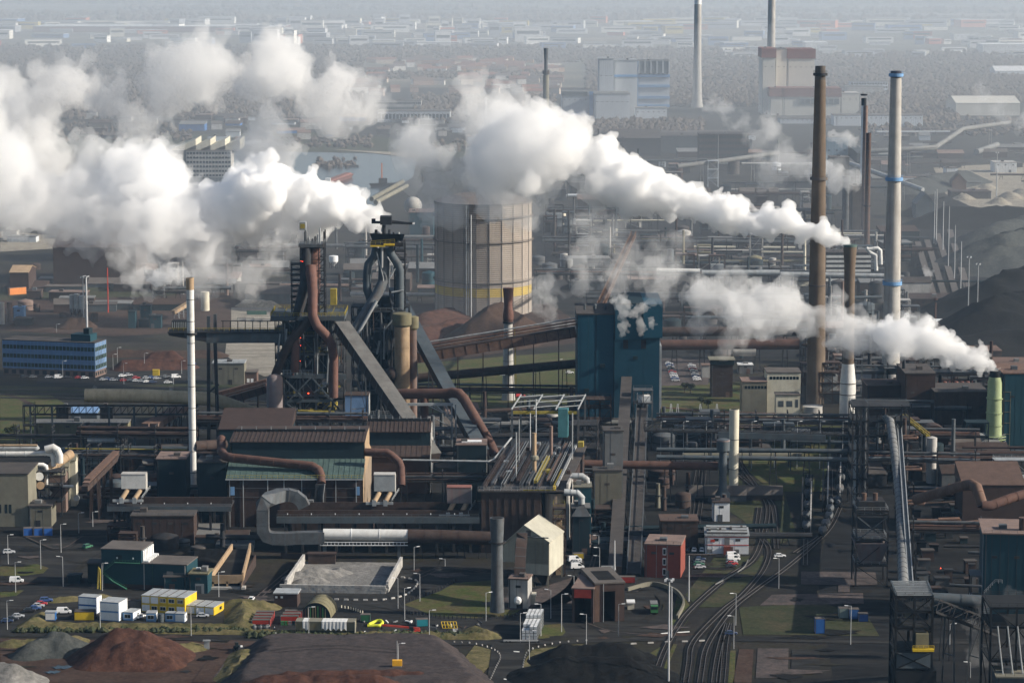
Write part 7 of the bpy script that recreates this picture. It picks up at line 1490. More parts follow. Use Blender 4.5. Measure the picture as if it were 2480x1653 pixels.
part(MB().fbox(fr,w*.45,w+.4,-2.2,-.5,h*.50,h*.52),'yellow_platform','yellow',t);mb=MB();rail_on(mb,[fr.p(w*.45,-2.2,h*.52),fr.p(w+.4,-2.2,h*.52)],1.2,1.4,.12);part(mb,'railing','yellow',t);part(MB().fbox(fr,w*.55,w*.9,-1,2,h*.53,h*.66),'car_lift','olive',t);part(MB().tube([fr.p(w*.4,2,h*.8),fr.p(w*.4,2,h*.86)],1.6,12),'drum','creamdull',t)
gallery('conveyor','black inclined coke conveyor right of the quench tower',A(2255,1478,Yg(2260,1680)),A(2405,1535,Yg(2400,1650)),4,4,'darksteel','black',2,open_=True);pipe('dark_main','thick dark pipe running right behind the quench tower',[A(2252,1448,Yg(2300,1600)),A(2402,1456,Yg(2300,1600))],2.0,'bridge',fl=10,legs=2)
fr=AX(2395,2520,1705,1472,20);t=thing('coke_side_tower','dark frame with curving pale rails at the lower right edge','steel frame',fr.p(0,0,0));w,h=fr.w,fr.h;frame(t,fr,0,w,0,16,[0,h*.45,h*.8,h],2,1,'black',.6,railm='darksteel',deckm='black')
for k in range(5):u=2+k*3.0;part(MB().tube(spline([fr.p(u,-.5,h*.82),fr.p(u+.6,-2,h*.6),fr.p(u+1.4,-5,h*.3)],5),.22,6),'guide_rail','lightsteel',t)
bldg('flat_roof_house','grey flat roofed house in the lower right corner','building',fb(2412,1720,2540,1722,1640,13),'bridge','creamdull','flat')
fr=fb(2378,1500,2540,1504,1292,24);t=bldg('byproduct_house','large teal building with a flat pink roof and a stubby roof stack','building',fr,'teal','brickpink','flat',over=.6);w,h=fr.w,fr.h;part(MB().lathe(fr.p(w*.60,6,0),[(1.4,h),(1.4,h+4.2),(1.6,h+4.3),(1.6,h+4.8)],14),'roof_stack','brick',t,smooth=True);part(MB().fbox(fr,-.3,-.02,.5,1,0,h),'downpipe','lightsteel',t);mb=MB();rail_on(mb,[fr.p(.5,-.6,9),fr.p(4,-.6,13),fr.p(6.5,-.6,13)],1.2,1,.14);part(mb,'outside_stair','lightsteel',t)
fr=fb(2350,1490,2442,1492,1392,9);t=thing('canopy','pale roofed open canopy in front of the large teal building','canopy',fr.p(0,0,0));w,h=fr.w,fr.h;part(MB().fbox(fr,-.3,w+.3,-.3,9.3,h-.6,h),'roof','greyclad',t)
for u in(0,w):
    for v in(0,9):part(MB().beam(fr.p(u,v,0),fr.p(u,v,h-.6),.4),'column','darksteel',t)
part(MB().fbox(fr,.5,w-.5,1,1.4,h*.45,h*.55),'front_panel','creamdull',t);part(MB().fbox(fr,w+.4,w+1.2,0,1,0,h+.8),'side_post','tan',t);part(MB().fbox(fr,0,w,0,9,h*.40,h*.43),'floor','lightsteel',t)
Yr=Yg(2400,1440)
pipe('offtake_pipe','pink brown crooked pipe rising over the teal building roof',[A(2215,1210,Yr+20),A(2330,1176,Yr+10),A(2352,1172,Yr+8),A(2366,1180,Yr+4),A(2380,1224,Yr)],1.9,'rustlight',fl=5,n=14);pipe('offtake_pipe','second pink brown pipe slanting up right from the crooked one',[A(2378,1224,Yr-1),A(2400,1224,Yr-1),A(2450,1205,Yr+4),A(2520,1185,Yr+8)],1.7,'rustpipe',fl=5,n=14)
bldg('pink_roof_shed','pink roofed shed behind the crooked pipe','building',AX(2330,2480,1290,1175,20),'darkbrick','brick','shed',6);fr=AX(2408,2500,1200,1115,8);t=thing('pipe_gantry','white steel gantry with a level pipe at the right edge','steel frame',fr.p(0,0,0));frame(t,fr,0,fr.w,0,6,[0,fr.h*.5,fr.h],2,1,'lightsteel',.35,railm='lightsteel')
for k in range(38):  # small plant in the dark coke yard
    x,y=R.uniform(2205,2350),R.uniform(1190,1500);s=R.uniform(2,5);fr=Fr(G(x,y),(1,R.uniform(-.1,.1),0),s,R.uniform(2,6),s*.8);bldg('plant_box','small dark plant housing crowded in the coke yard','machine',fr,R.choice(['darksteel','darkbrick','rust','tealdark','steel']),R.choice(['darksteel','roofdark','black','rust']),'flat',group='plant housings in the coke yard')
for k in range(10):
    x,y=R.uniform(2200,2350),R.uniform(1200,1460);a=G(x,y,R.uniform(5,14));solo(MB().tube([a,a+V3(R.uniform(8,22),R.uniform(-6,6),0)],R.uniform(.3,.7),8),'yard_pipe',R.choice(['rust','darksteel','steel','rustlight']),'level pipe in the crowded dark coke yard','pipe',group='pipes in the coke yard',smooth=True)
for x,y in((2278,1375),(2312,1262),(2305,1376),(2230,972)):p=G(x,y,4);solo(MB().ball(p,.16,8,5),'work_light','warmlamp' if y!=1375 else 'redlamp','small glowing work light in the coke plant','lamp',group='work lights in the coke plant')
# cream control building, watch tower, car lots
bldg('control_building','low cream wing with a brown roof left of the tall cream block','building',AX(1797,1856,1010,925,14),'creamdull','brickpink','flat',wins=winrow(1,12,14,15.4,7,.3));bldg('control_building','tall cream control block with a strip of high windows','building',AX(1857,1938,1008,903,16),'cream','roofgrey','flat',wins=winrow(1,15.5,18.2,19.6,9,.25));bldg('control_building','small cream front house with square blue windows','building',AX(1879,1936,1022,957,8),'cream','roofgrey','flat',wins=((1,3.6,7.5,10.4),(5,7.8,7.5,10.4),(9.2,10.6,7.2,11),(1,4.5,.4,4.4),(5.2,8.6,.4,4.4)),winm='bridge')
tank('tank','low round grey tank right of the cream control block',1968,1020,49,983,'concrete','tank',cone=.05);fr=AX(1722,1774,962,885,10);t=bldg('watch_tower','dark brick watch tower with a glazed lookout on top','tower',fr,'darkbrick','darkbrick','flat');part(MB().fbox(fr,-.6,fr.w+.6,-.6,10.6,fr.h+.5,fr.h+2.8),'lookout','glass',t);part(MB().fbox(fr,-1.2,fr.w+1.2,-1.2,11.2,fr.h+2.8,fr.h+3.2),'lookout_roof','creamdull',t)
bldg('hut','pale hut left of the dark watch tower','hut',AX(1700,1720,915,885,6),'concrete','brickpink','flat');bldg('red_white_kiosk','flat roofed white kiosk right of the watch tower','building',AX(1788,1823,905,884,8),'greyclad','white','flat')
cl=['silver','white','grey','blue','silver','black','white','red']
for k in range(11):car(1617+(12-k)*1.6,924-k*4.1,5,cl[(k*3)%8],'%s car in the left column beyond the tall blue building'%cl[(k*3)%8],group='left column of cars beyond the blue building')
for k in range(9):car(1673+(9-k)*1.7,922-k*4.3,5,cl[(k*5+1)%8],'%s car in the right column beyond the tall blue building'%cl[(k*5+1)%8],group='right column of cars beyond the blue building')
car(1380,905,10,'white','lone white car on the road left of the tall blue building');car(1260,962,20,'red','red and white van near the foot of the rust chimney','van')
# long gas mains in the middle distance
level('gas_main','white insulated gas main with a bent left end beyond the steam',1590,655,1695,657,730,1.7,'pipewhite',2);level('gas_main','grey gas main running right from the bent white main',1700,661,1888,660,735,1.8,'lightsteel',4);level('gas_main','pale gas main passing behind the giant chimneys',1890,664,2145,668,730,1.6,'lightsteel',4);level('gas_main','upper dull brown gas main right of the tall blue building',1600,803,1935,801,880,2.6,'rust',5);level('gas_main','lower thick rust gas main right of the tall blue building',1600,835,1935,833,900,2.8,'rustpipe',5);solo(MB().tube([A(1775,850,Yg(1800,900)),A(1830,850,Yg(1800,900))],2.6,14),'storage_drum','concrete','pale horizontal drum under the rust gas mains','tank',smooth=True)
fr=AX(2000,2108,690,612,18);t=bldg('louvred_hall','hall with white and dark striped louvres between the giant chimneys','building',fr,'darksteel','roofdark','flat')
for k in range(6):part(MB().fbox(fr,0,fr.w,-.5,0,fr.h*(.12+k*.145),fr.h*(.12+k*.145)+fr.h*.075),'louvre_band','pipewhite',t)
for k,pts in enumerate(([(2100,604),(2125,601),(2132,607),(2133,640)],[(2098,600),(2108,612),(2121,618),(2122,655)])):pipe('white_pipe',['upper white bent pipe right of the striped hall','lower white bent pipe right of the striped hall'][k],[A(x,y,Yg(2110,700))for x,y in pts],1.3,'pipewhite',fl=5)
gallery('conveyor','thin rusty truss conveyor climbing up from the tall blue building',A(1445,765,Yg(1450,1018)+20),A(1535,570,Yg(1535,700)),3,3,'rustlight','rust',3,open_=True)
# ================================================================== MIDDLE DISTANCE AND FAR BACKGROUND
pile('ore_heap','smooth brown ore cone behind the rust chimney','orebrown',[((1185,830),(1212,815),21,.66),((1090,848),(1180,838),8,.5)],2.5,.6,cat='stockpile')
pile('ore_heap','long dark ore ridge left of the brown cone','orered',[((1000,835),(1130,800),9,.5),((1030,780),(1100,760),6,.4)],2.5,.6,cat='stockpile')
pile('coal_heap','big black coal heap at the right edge beyond the coke plant','coal',[((2400,820),(2560,780),25,.5),((2330,860),(2500,850),13,.4),((2440,760),(2560,720),27,.45)],3,.8,cat='stockpile')
pile('coal_heap','dark grey coal heap with a furrowed flank further back','oregreen',[((2420,650),(2580,600),24,.42),((2400,600),(2520,570),18,.4)],4,1.2,cat='stockpile')
pile('coal_heap','low black coal heap before the sandy yard','coal',[((2300,545),(2480,545),16,.4),((2230,520),(2290,500),9,.4)],4,.8,cat='stockpile')
pile('coal_heap','long dusky stockpile in the far coal yard','oregreen',[((2200,465),(2330,440),12,.4)],4,.8,cat='stockpile')
for k in range(7):pile('sand_heap','small tan sand heap, %s from the left in the sandy yard at upper right'%['first','second','third','fourth','fifth','sixth','seventh'][k],'sand',[((2300+k*28,445+(k*37)%50),(2312+k*28,446+(k*37)%50),5+k%3,.6)],3,.6,cat='heap')
for k,(x0,y0,x1,y1)in enumerate(((2222,590,2265,735),(2245,585,2292,735),(2270,570,2322,735),(2300,560,2372,800))):gallery('yard_conveyor',['first','second','third','fourth'][k]+' tan yard conveyor from the left among the coal heaps',G(x0,y0,3),G(x1,y1,3),4,1.5,'roofdark','roofgrey',0,ribs=10)
for k,(x,yb,yt)in enumerate(((2262,590,462),(2267,595,458),(2283,620,488),(2296,660,500),(2311,690,545),(2326,725,585),(2344,785,623),(2366,803,640),(2413,480,370))):mast(x,yb,yt,2.2,label='tall white lighting mast, %s from the left in the coal yard row'%['first','second','third','fourth','fifth','sixth','seventh','eighth','ninth'][k],heads=k>5)
chimney('red_post','rusty post with a round knob right of the giant pale chimney',2265,785,[(785,5),(732,4)],'rustpipe',((727,9,5,'rustpipe'),),n=8,cat='post')
bldg('gabled_shed','grey gabled shed at the head of the coal conveyors','shed',AX(2218,2265,530,495,25),'bridge','greyclad','gableend',9);bldg('yard_house','low brown house with a pitched roof in the sandy yard','building',AX(2305,2340,460,440,15),'brick','brick','gableend',7);bldg('long_bunker','long dark bunker below the sandy yard','building',AX(2305,2400,482,465,25),'roofdark','rust','flat');bldg('white_shed','white box shed in the yard at upper right','shed',AX(2408,2462,418,394,25),'white','concrete','flat')
bldg('steel_deck','long rust roofed deck house right of the giant pale chimney','building',AX(2195,2330,755,725,30),'darkbrick','rust','flat');bldg('grey_house','grey green house with a white roof behind the coke ovens','building',AX(2272,2325,810,782,16),'olive','white','flat');bldg('white_house','narrow white house beside the grey green one','building',AX(2322,2340,812,790,8),'white','white','flat')
# white covered belt gallery crossing far right
mat('psblue',(.20,.27,.33),.7,.08,.02)
def tubegal(lb,pts,yg,r,m='greyclad',leg=True):
    P=[A(x,y,Yg(x,g))for(x,y),g in zip(pts,yg)];pipe('belt_gallery',lb,P,r,m,'conveyor',fl=25,n=10,legs=2 if leg else 0,legm='concrete')
tubegal('long white belt gallery zigzagging at upper right',[(2095,367),(2180,362),(2265,357),(2332,312),(2420,300),(2445,297)],(420,420,418,395,365,362),2.4);tubegal('white belt gallery left of the giant brown chimney',[(1640,403),(1760,388),(1885,370)],(455,450,430),2.2);tubegal('grey belt gallery descending right behind the giant pale chimney',[(2055,395),(2140,425),(2235,460)],(470,480,490),2.2,'lightsteel');tubegal('short white gallery lying in the yard at far right',[(2365,368),(2415,350)],(385,370),3.0,leg=False)
bldg('hopper_house','tall pale blue hopper house behind the giant brown chimney','building',AX(1997,2053,450,332,25),'psblue','greyclad','flat');bldg('concrete_block','grey concrete block under the pale blue hopper house','building',AX(2010,2055,500,382,20),'greyclad','roofgrey','flat');gallery('conveyor','grey chute gallery dropping right from the pale blue hopper house',A(2035,350,Yg(2030,440)),A(2085,395,Yg(2085,455)),8,9,'bridge','bridge',1,ribs=3)
# the two power stations
Yp=Yg(1500,296)
def pb(x0,x1,yb,yt,dep,name,lb,wm,rm,**k):return bldg(name,lb,'power station',AX(x0,x1,yb,yt,dep),wm,rm,'flat',over=.6,**k)
mat('psgrey',(.50,.53,.56),.7,.08,.02,.1,(.4,.42,.44));mat('psbeige',(.55,.53,.47),.7,.08,.02,.1,(.45,.43,.38))
t=pb(1440,1525,298,228,70,'power_station','low grey turbine hall of the blue banded power station','psgrey','greyclad');t=pb(1360,1438,294,222,60,'power_station','bluish left wing of the blue banded power station','psgrey','greyclad')
fr=AX(1360,1438,294,222,60);part(MB().fbox(fr,fr.w*.86,fr.w*.98,-1,0,0,fr.h),'blue_stripe','lightblue',t);part(MB().fbox(fr,0,fr.w*.8,-1,0,fr.h*.2,fr.h*.32),'window_band','lightblue',t);part(MB().fbox(fr,0,fr.w*.8,-1,0,fr.h*.86,fr.h),'window_band','bridge',t)
t=pb(1450,1486,290,143,50,'power_station','left tall grey boiler block of the blue banded power station','psgrey','lightsteel');t=pb(1487,1543,288,147,50,'power_station','middle tall pale boiler block of the blue banded power station','psgrey','lightsteel');fr=AX(1487,1543,288,147,50);part(MB().fbox(fr,0,fr.w,-.8,0,fr.h*.72,fr.h*.76),'blue_band','lightblue',t)
fr=AX(1545,1621,262,148,50);t=pb(1545,1621,262,148,50,'power_station','right boiler block with blue bands and a dark slanted glass top','psgrey','greyclad')
for z in(.02,.2,.44,.66):part(MB().fbox(fr,-.5,fr.w+.5,-2,0,fr.h*z,fr.h*(z+.06)),'blue_band','lightblue',t)
part(MB().hexa([fr.p(1,-3,fr.h*.74),fr.p(fr.w-1,-3,fr.h*.74),fr.p(fr.w-1,1,fr.h*.74),fr.p(1,1,fr.h*.74),fr.p(1,-.5,fr.h),fr.p(fr.w-1,-.5,fr.h),fr.p(fr.w-1,1,fr.h),fr.p(1,1,fr.h)]),'glass_top','bridge',t)
for k in range(6):part(MB().beam(fr.p(1+k*(fr.w-2)/5,-3.4,fr.h*.74),fr.p(1+k*(fr.w-2)/5,-.9,fr.h),1.0),'glazing_bar','psgrey',t)
part(MB().fbox(fr,-3,0,-2,1,0,fr.h),'blue_edge','lightblue',t)
pb(1538,1615,297,262,30,'power_station','low annex right of the grey turbine hall','psgrey','greyclad')
def redcap(x0,x1,yb,yt,dep,lb,cap):
    t=pb(x0,x1,yb,yt,dep,'power_station',lb,'psbeige','redroof');fr=AX(x0,x1,yb,yt,dep);part(MB().fbox(fr,-1.2,fr.w+1.2,-1.2,dep+1.2,fr.h-cap,fr.h+.2),'red_parapet','redroof',t);return fr,t
redcap(1906,1971,275,120,55,'tall beige boiler house with a red parapet',12);redcap(1845,1876,277,118,55,'tall beige left tower with a red parapet',12);pb(1877,1904,275,119,50,'power_station','pale stair slab between the red topped towers','psbeige','greyclad')
fr,t=redcap(1895,2035,280,214,40,'long beige turbine hall with a red parapet',11);part(MB().fbox(fr,fr.w*.28,fr.w*.98,-1,0,fr.h*.42,fr.h*.62),'window_band','bridge',t)
for k in range(7):part(MB().fbox(fr,fr.w*(.28+.1*k),fr.w*(.285+.1*k),-1.3,0,fr.h*.42,fr.h*.62),'mullion','psbeige',t)
fr=AX(1865,1894,280,214,60);redcap(1865,1894,280,214,60,'beige left wing under the red parapet',11);pb(2036,2080,280,226,40,'power_station','plain beige end block of the turbine hall','psbeige','concrete')
chimney('chimney','very tall pale power station chimney with a flared foot',1688,260,[(260,30),(235,23),(150,19),(10,17.1),(8,17)],'concrete',(),topm='white');
b=G(1688,260);part(MB().lathe(b,[(17/2/ppm(A(1688,0,b.y)),A(1688,8,b.y).z),(16.4/2/ppm(A(1688,0,b.y)),A(1688,-50,b.y).z)],24),'white_head','white',[o for o in sc.objects if o.name.startswith('chimney')and 'flared foot' in o.get('label','')][0],smooth=True)
chimney('chimney','very tall pale chimney behind the red topped power station',1866,258,[(258,24),(100,19),(-60,17)],'concrete',());chimney('chimney','slim grey chimney with a waisted dark head in front of the far town',1322,338,[(338,17),(300,16.5),(190,14.5),(182,14)],'creamdull',((180,17,9,'roofdark'),));b=G(1322,338);sp=lambda y,wd:(wd/2/ppm(A(1322,y,b.y)),A(1322,y,b.y).z);part(MB().lathe(b,[sp(182,10),sp(150,8.5),sp(117,12)],20),'waisted_head','steel',[o for o in sc.objects if 'waisted' in o.get('label','')][0],smooth=True)
chimney('tower','stubby grey tower half hidden by steam behind the gasholder',1164,300,[(300,16),(248,15)],'steel',((252,18,4,'darksteel'),),cat='tower');chimney('chimney','thin dark chimney with a white tip behind the steam',1177,300,[(300,6),(236,4)],'darkbrick',(),topm='white')
# other recognisable far buildings
def offices(name,lb,x0,x1,yb,yt,dep,floors,bays,wm='concrete',rm='roofgrey',cat='office'):
    fr=AX(x0,x1,yb,yt,dep);t=bldg(name,lb,cat,fr,wm,rm,'flat');fh=fr.h/floors
    for f in range(floors):
        for k in range(bays):u=fr.w*(k+.12)/bays;part(MB().fbox(fr,u,u+fr.w/bays*.72,-.25,.1,f*fh+fh*.3,f*fh+fh*.75),'window','glass',t)
    return fr,t
fr,t=offices('far_office','white office with window bands and sawtooth roofs among the steam',452,560,430,366,30,6,14)
for k in range(4):
    u=fr.w*(-.36+.33*k);part(MB().hexa([fr.p(u,8,fr.h+.5),fr.p(u+24,8,fr.h+.5),fr.p(u+24,60,fr.h+.5),fr.p(u,60,fr.h+.5),fr.p(u,8,fr.h+1),fr.p(u+24,8,fr.h+11),fr.p(u+24,60,fr.h+11),fr.p(u,60,fr.h+1)]),'sawtooth_roof','cream',t)
part(MB().fbox(fr,-26,0,10,60,0,fr.h),'rear_wing','bridge',t)
offices('far_office','long pale two storey office left of the steam bank',906,1020,268,244,25,2,26,'concrete');offices('far_office','long pale block in front of the two storey office',915,1090,296,270,40,1,20,'psgrey');offices('far_office','big dark brown office with rows of small windows left of the brown chimney',1693,1812,398,325,30,5,18,'darkbrick','roofdark');offices('far_office','long low hospital like block behind the giant chimneys',2060,2150,225,198,30,3,14,'psgrey');offices('far_office','pale tower left of the steam cloud at upper left',288,318,300,284,20,3,5)
for x0,x1,yb,yt,dep,wm,rm,rf,lb in((1535,1830,340,328,90,'psgrey','roofdark','flat','very long low dark rolling mill hall below the power station'),(1480,1600,378,335,80,'darksteel','roofdark','gable','dark mill hall half hidden by steam'),(1600,1690,372,330,60,'bridge','roofdark','flat','slate mill hall left of the brown office'),(2020,2235,305,280,40,'psgrey','roofgrey','flat','long grey hall behind the giant pale chimney'),(2315,2470,280,250,90,'psbeige','psbeige','gable','large pale hall with a pitched roof at upper right'),(2410,2520,185,172,60,'psgrey','white','gable','long white shed far off at the right edge'),(2380,2520,132,108,80,'white','white','flat','big white warehouse far off at the right edge'),(2310,2360,98,82,60,'white','concrete','flat','white cube warehouse far off at right'),(1950,2005,118,103,60,'white','white','flat','white warehouse behind the red topped tower'),(990,1050,575,515,30,'teal','brickpink','flat','teal building right of the furnace crane head'),(1890,2090,300,288,40,'psgrey','roofgrey','flat','long grey store in front of the turbine hall'),(2050,2140,232,210,30,'concrete','roofgrey','flat','pale ward block behind the thin far chimneys')):bldg('far_hall',lb,'building',AX(x0,x1,yb,yt,dep),wm,rm,rf,7)
solo(MB().ball(A(1000,498,Yg(1000,560)),22/ppm(A(1000,498,Yg(1000,560))),24,14),'gas_sphere','concrete','big round grey gas sphere left of the gasholder','tank',loc=(A(1000,498,Yg(1000,560)).x,Yg(1000,560),0),smooth=True)
tank('water_tower','white round tank just right of the left furnace top',808,650,22,620,'white','tank',leg=5)
for k,(x0,y0,x1,y1)in enumerate(((910,490,985,450),(900,482,975,440))):pipe('belt_gallery',['lower','upper'][k]+' cream pipe gallery slanting up near the canal',[A(x0,y0,Yg(950,520)),A(x1,y1,Yg(950,490))],2,'creamdull','conveyor',fl=10)
t=thing('barge','long red cargo barge moored on the canal','barge',G(815,448));p,q=G(788,452),G(845,430);d=(q-p).normalized();n=V3(-d.y,d.x,0)*5;part(MB().hexa([p-n*.5,q-n*.5,q+n*.5,p+n*.5,p-n+V3(0,0,4),q-n+V3(0,0,4),q+n+V3(0,0,4),p+n+V3(0,0,4)]),'hull','redroof',t);part(MB().hexa([p-n*.7+d*6+V3(0,0,4),q-n*.7-d*3+V3(0,0,4),q+n*.7-d*3+V3(0,0,4),p+n*.7+d*6+V3(0,0,4),p-n*.6+d*6+V3(0,0,5.2),q-n*.6-d*3+V3(0,0,5.2),q+n*.6-d*3+V3(0,0,5.2),p+n*.6+d*6+V3(0,0,5.2)]),'hatch_cover','redroof',t);part(MB().box(p.x,p.x+5,p.y-2,p.y+3,4,8),'wheelhouse','white',t)
t=thing('tugboat','small dark tug with an orange derrick on the canal','boat',G(925,452));p=G(925,452);part(MB().hexa([p+V3(-10,-3,.2),p+V3(10,-3,.2),p+V3(10,3,.2),p+V3(-10,3,.2),p+V3(-12,-4,3),p+V3(14,-4,3.5),p+V3(14,4,3.5),p+V3(-12,4,3)]),'hull','black',t);part(MB().box(p.x-3,p.x+5,p.y-2,p.y+2,3,8),'cabin','darksteel',t);part(MB().beam(p+V3(0,0,7),p+V3(0,0,22),1),'derrick','orange',t)
solo(MB().box(G(845,405).x,G(868,405).x,G(845,405).y,G(845,405).y+6,.2,2),'jetty','darksteel','dark jetty reaching into the canal','jetty')
# ------------------------------------------------------------------ works clutter between the landmarks
def clutter(where,x0,x1,y0,y1,n,pal,seed,hm=14,grp=None,kinds='btfps'):
    r=random.Random(seed);nm={'rust':'rust brown','darksteel':'black','steel':'grey','tealdark':'dark teal','teal':'teal','concrete':'pale','white':'white','darkbrick':'dark brown','brickpink':'pinkish','cream':'cream','bridge':'slate','greyclad':'grey','lightsteel':'silver','roofdark':'dark','olive':'olive','psgrey':'pale grey','bluebox':'blue'}
    for i in range(n):
        x,y=r.uniform(x0,x1),r.uniform(y0,y1);p=G(x,y);m=r.choice(pal);k=r.choice(kinds);h=r.uniform(.3,1)*hm;c=nm.get(m,'grey')
        if k=='b':
            fr=Fr(p,(1,r.uniform(-.08,.12),0),r.uniform(8,34),h*.7,r.uniform(8,22));bldg('works_shed','%s works shed %s'%(c,where),'shed',fr,m,r.choice(['roofdark','roofgrey','rust','greyclad','brickpink']),r.choice(['flat','flat','gable','shed']),3,group='sheds '+where)
        elif k=='t':
            rr=r.uniform(2,6);t=thing('works_tank','%s upright tank %s'%(c,where),'tank',p,'tanks '+where);part(MB().lathe(p,[(rr,0),(rr,h*.8),(rr*.9,h*.8+.4),(.3,h*.8+rr*.3)],14),'shell',m,t,smooth=True);part(MB().lathe(p,[(rr,h*.4),(rr+.2,h*.4),(rr+.2,h*.4+.4),(rr,h*.4+.4)],14),'hoop','darksteel',t)
        elif k=='f':
            fr=Fr(p,(1,0,0));t=thing('works_frame_tower','%s open steel frame %s'%(c,where),'steel frame',p,'steel frames '+where);w=r.uniform(6,14);nl=r.randint(2,4);frame(t,fr,0,w,0,8,[h*1.3*j/nl for j in range(nl+1)],1,1,'darksteel' if m in('white','cream')else m,.5);part(MB().fbox(fr,1,w-1,1,7,h*.3,h*.9),'vessel',r.choice(['rust','steel','lightsteel','darksteel']),t)
        elif k=='p':
            L=r.uniform(25,90);z=r.uniform(4,h);pipe('works_pipe','%s pipe run on legs %s'%(c,where),[p+V3(0,0,z),p+V3(L,r.uniform(-8,8),z)],r.uniform(.5,1.3),m,group='pipe runs '+where,fl=0,legs=max(2,int(L/20)),n=8)
        else:t=thing('works_vent','%s slim vent stack %s'%(c,where),'chimney',p,'vent stacks '+where);part(MB().lathe(p,[(1.1,0),(.8,h*2.0),(.9,h*2.05)],10),'shaft',m,t,smooth=True);part(MB().lathe(p,[(1.5,h),(1.5,h+.4)],10),'platform','darksteel',t)
P1=['rust','darksteel','steel','tealdark','darkbrick','bridge','greyclad','concrete','roofdark']
clutter('in the crowded plant beyond the tall blue building',1310,1960,530,700,130,P1+['olive','cream'],11,18);clutter('between the two giant chimneys',2000,2200,580,860,60,P1,12,16);clutter('right of the gasholder',1300,1420,560,720,22,P1,13,14);clutter('under the drifting steam on the left',300,690,600,730,50,P1+['brickpink'],14,14);clutter('between furnaces and gasholder',810,1040,580,740,44,P1+['teal','concrete'],15,14)
clutter('in the yard at far left',0,300,640,780,22,['rust','darkbrick','greyclad','bridge','brickpink'],16,8,kinds='bbt');clutter('around the rust gas mains',1600,1960,740,870,34,P1,17,12);clutter('beside the canal',0,760,470,590,40,['darkbrick','roofdark','psgrey','greyclad','bridge','concrete'],18,14,kinds='bbbts');clutter('in the far works below the power station',1250,2050,380,520,100,P1+['psgrey'],19,20);clutter('on the far bank of the canal',200,1150,285,350,60,['psgrey','concrete','darkbrick','roofdark','bridge','bluebox'],20,12,kinds='b')
clutter('in the yards at upper right',2080,2480,320,450,36,['psgrey','roofdark','rust','greyclad','darkbrick'],21,9,kinds='bbbp');clutter('among the pipes below the stoves',1010,1400,1010,1060,26,P1,22,8);clutter('in the dark plant left of the white chimney',150,460,1110,1230,40,['rust','darksteel','tealdark','darkbrick','steel','bridge'],23,9);clutter('behind the cast house',700,1100,1090,1160,24,['rust','darksteel','darkbrick','steel'],24,14,kinds='ftps');clutter('under the conveyor bridge',1590,1760,1060,1240,22,['rust','darksteel','steel','creamdull','darkbrick'],25,7);clutter('in front of the coke ovens',2080,2350,1090,1180,60,['rust','darksteel','darkbrick','tealdark','steel'],26,14);clutter('below the elevated decks',260,600,1310,1345,14,['darksteel','darkbrick','roofdark','bridge'],27,6);clutter('in the shade under the stockhouse side',1380,1470,1270,1350,14,['rust','darksteel','tealdark','brickpink'],28,8);clutter('beside the white steam stack',1980,2110,880,990,20,['rust','darkbrick','darksteel','steel'],29,12)
clutter('between the tall blue building and the cream control block',1600,1930,1040,1110,36,['rust','darksteel','bridge','darkbrick','steel'],30,10,kinds='ftps');clutter('among the coke ovens at the right',2090,2480,930,1080,60,['rust','darksteel','darkbrick','roofdark','steel'],31,20,kinds='ftps');clutter('around the feet of the giant chimneys',1940,2210,800,980,50,['rust','darksteel','darkbrick','steel','bridge','brickpink'],32,16,kinds='fftpsb');clutter('at the right edge by the teal building',2300,2500,1190,1300,30,['rust','darksteel','darkbrick','steel'],33,6,kinds='ftps')
for k,(x0,x1,ya,hh)in enumerate(((1320,1980,625,12),(1300,1960,700,10),(840,1050,640,12),(1010,1395,985,8),(1330,1990,560,16),(2070,2360,1130,14),(2070,2340,1080,18))):rack('pipe_rack',['pipe rack crossing the crowded plant behind the thin truss conveyor','pipe rack just beyond the rust gas mains','pipe rack left of the gasholder','pipe rack over the grass below the brown gallery','far pipe rack below the dark mill hall','pipe rack in front of the coke ovens','higher pipe rack behind the coke oven front rack'][k],G(x0,ya),G(x1,ya+4),hh,[(-1.8,0,.7,R.choice(['rust','steel'])),(0,0,.5,'lightsteel'),(1.8,0,.9,R.choice(['rustpipe','bridge'])),(0,1,.6,'steel')],6,20,levels=1)
for k,(x0,y0,x1,y1,hh,lb)in enumerate(((1600,1065,2060,1068,9,'low pipe rack under the conveyor bridge'),(2070,1010,2380,1014,22,'tall pipe rack crossing the coke ovens'),(2085,1180,2360,1186,12,'pipe rack in the dark coke yard below the silo'),(2210,1260,2370,1262,10,'pipe rack left of the pink roofed shed'),(2210,1340,2375,1343,9,'pipe rack left of the large teal building'),(1410,1225,1470,1226,12,'short pipe rack by the concrete stair tower'),(480,1150,880,1152,24,'pipe rack hidden behind the long cast house'),(1420,760,1990,764,10,'pipe rack in the steam behind the watch tower'),(1950,900,2200,905,14,'pipe rack at the feet of the giant chimneys'))):rack('pipe_rack',lb,G(x0,y0),G(x1,y1),hh,[(-2,0,.8,R.choice(['rust','steel'])),(-.4,0,.4,'lightsteel'),(1.4,0,.9,R.choice(['rustpipe','bridge'])),(0,1,.6,'steel'),(1.6,1,.4,'rust')],6,14,levels=2)
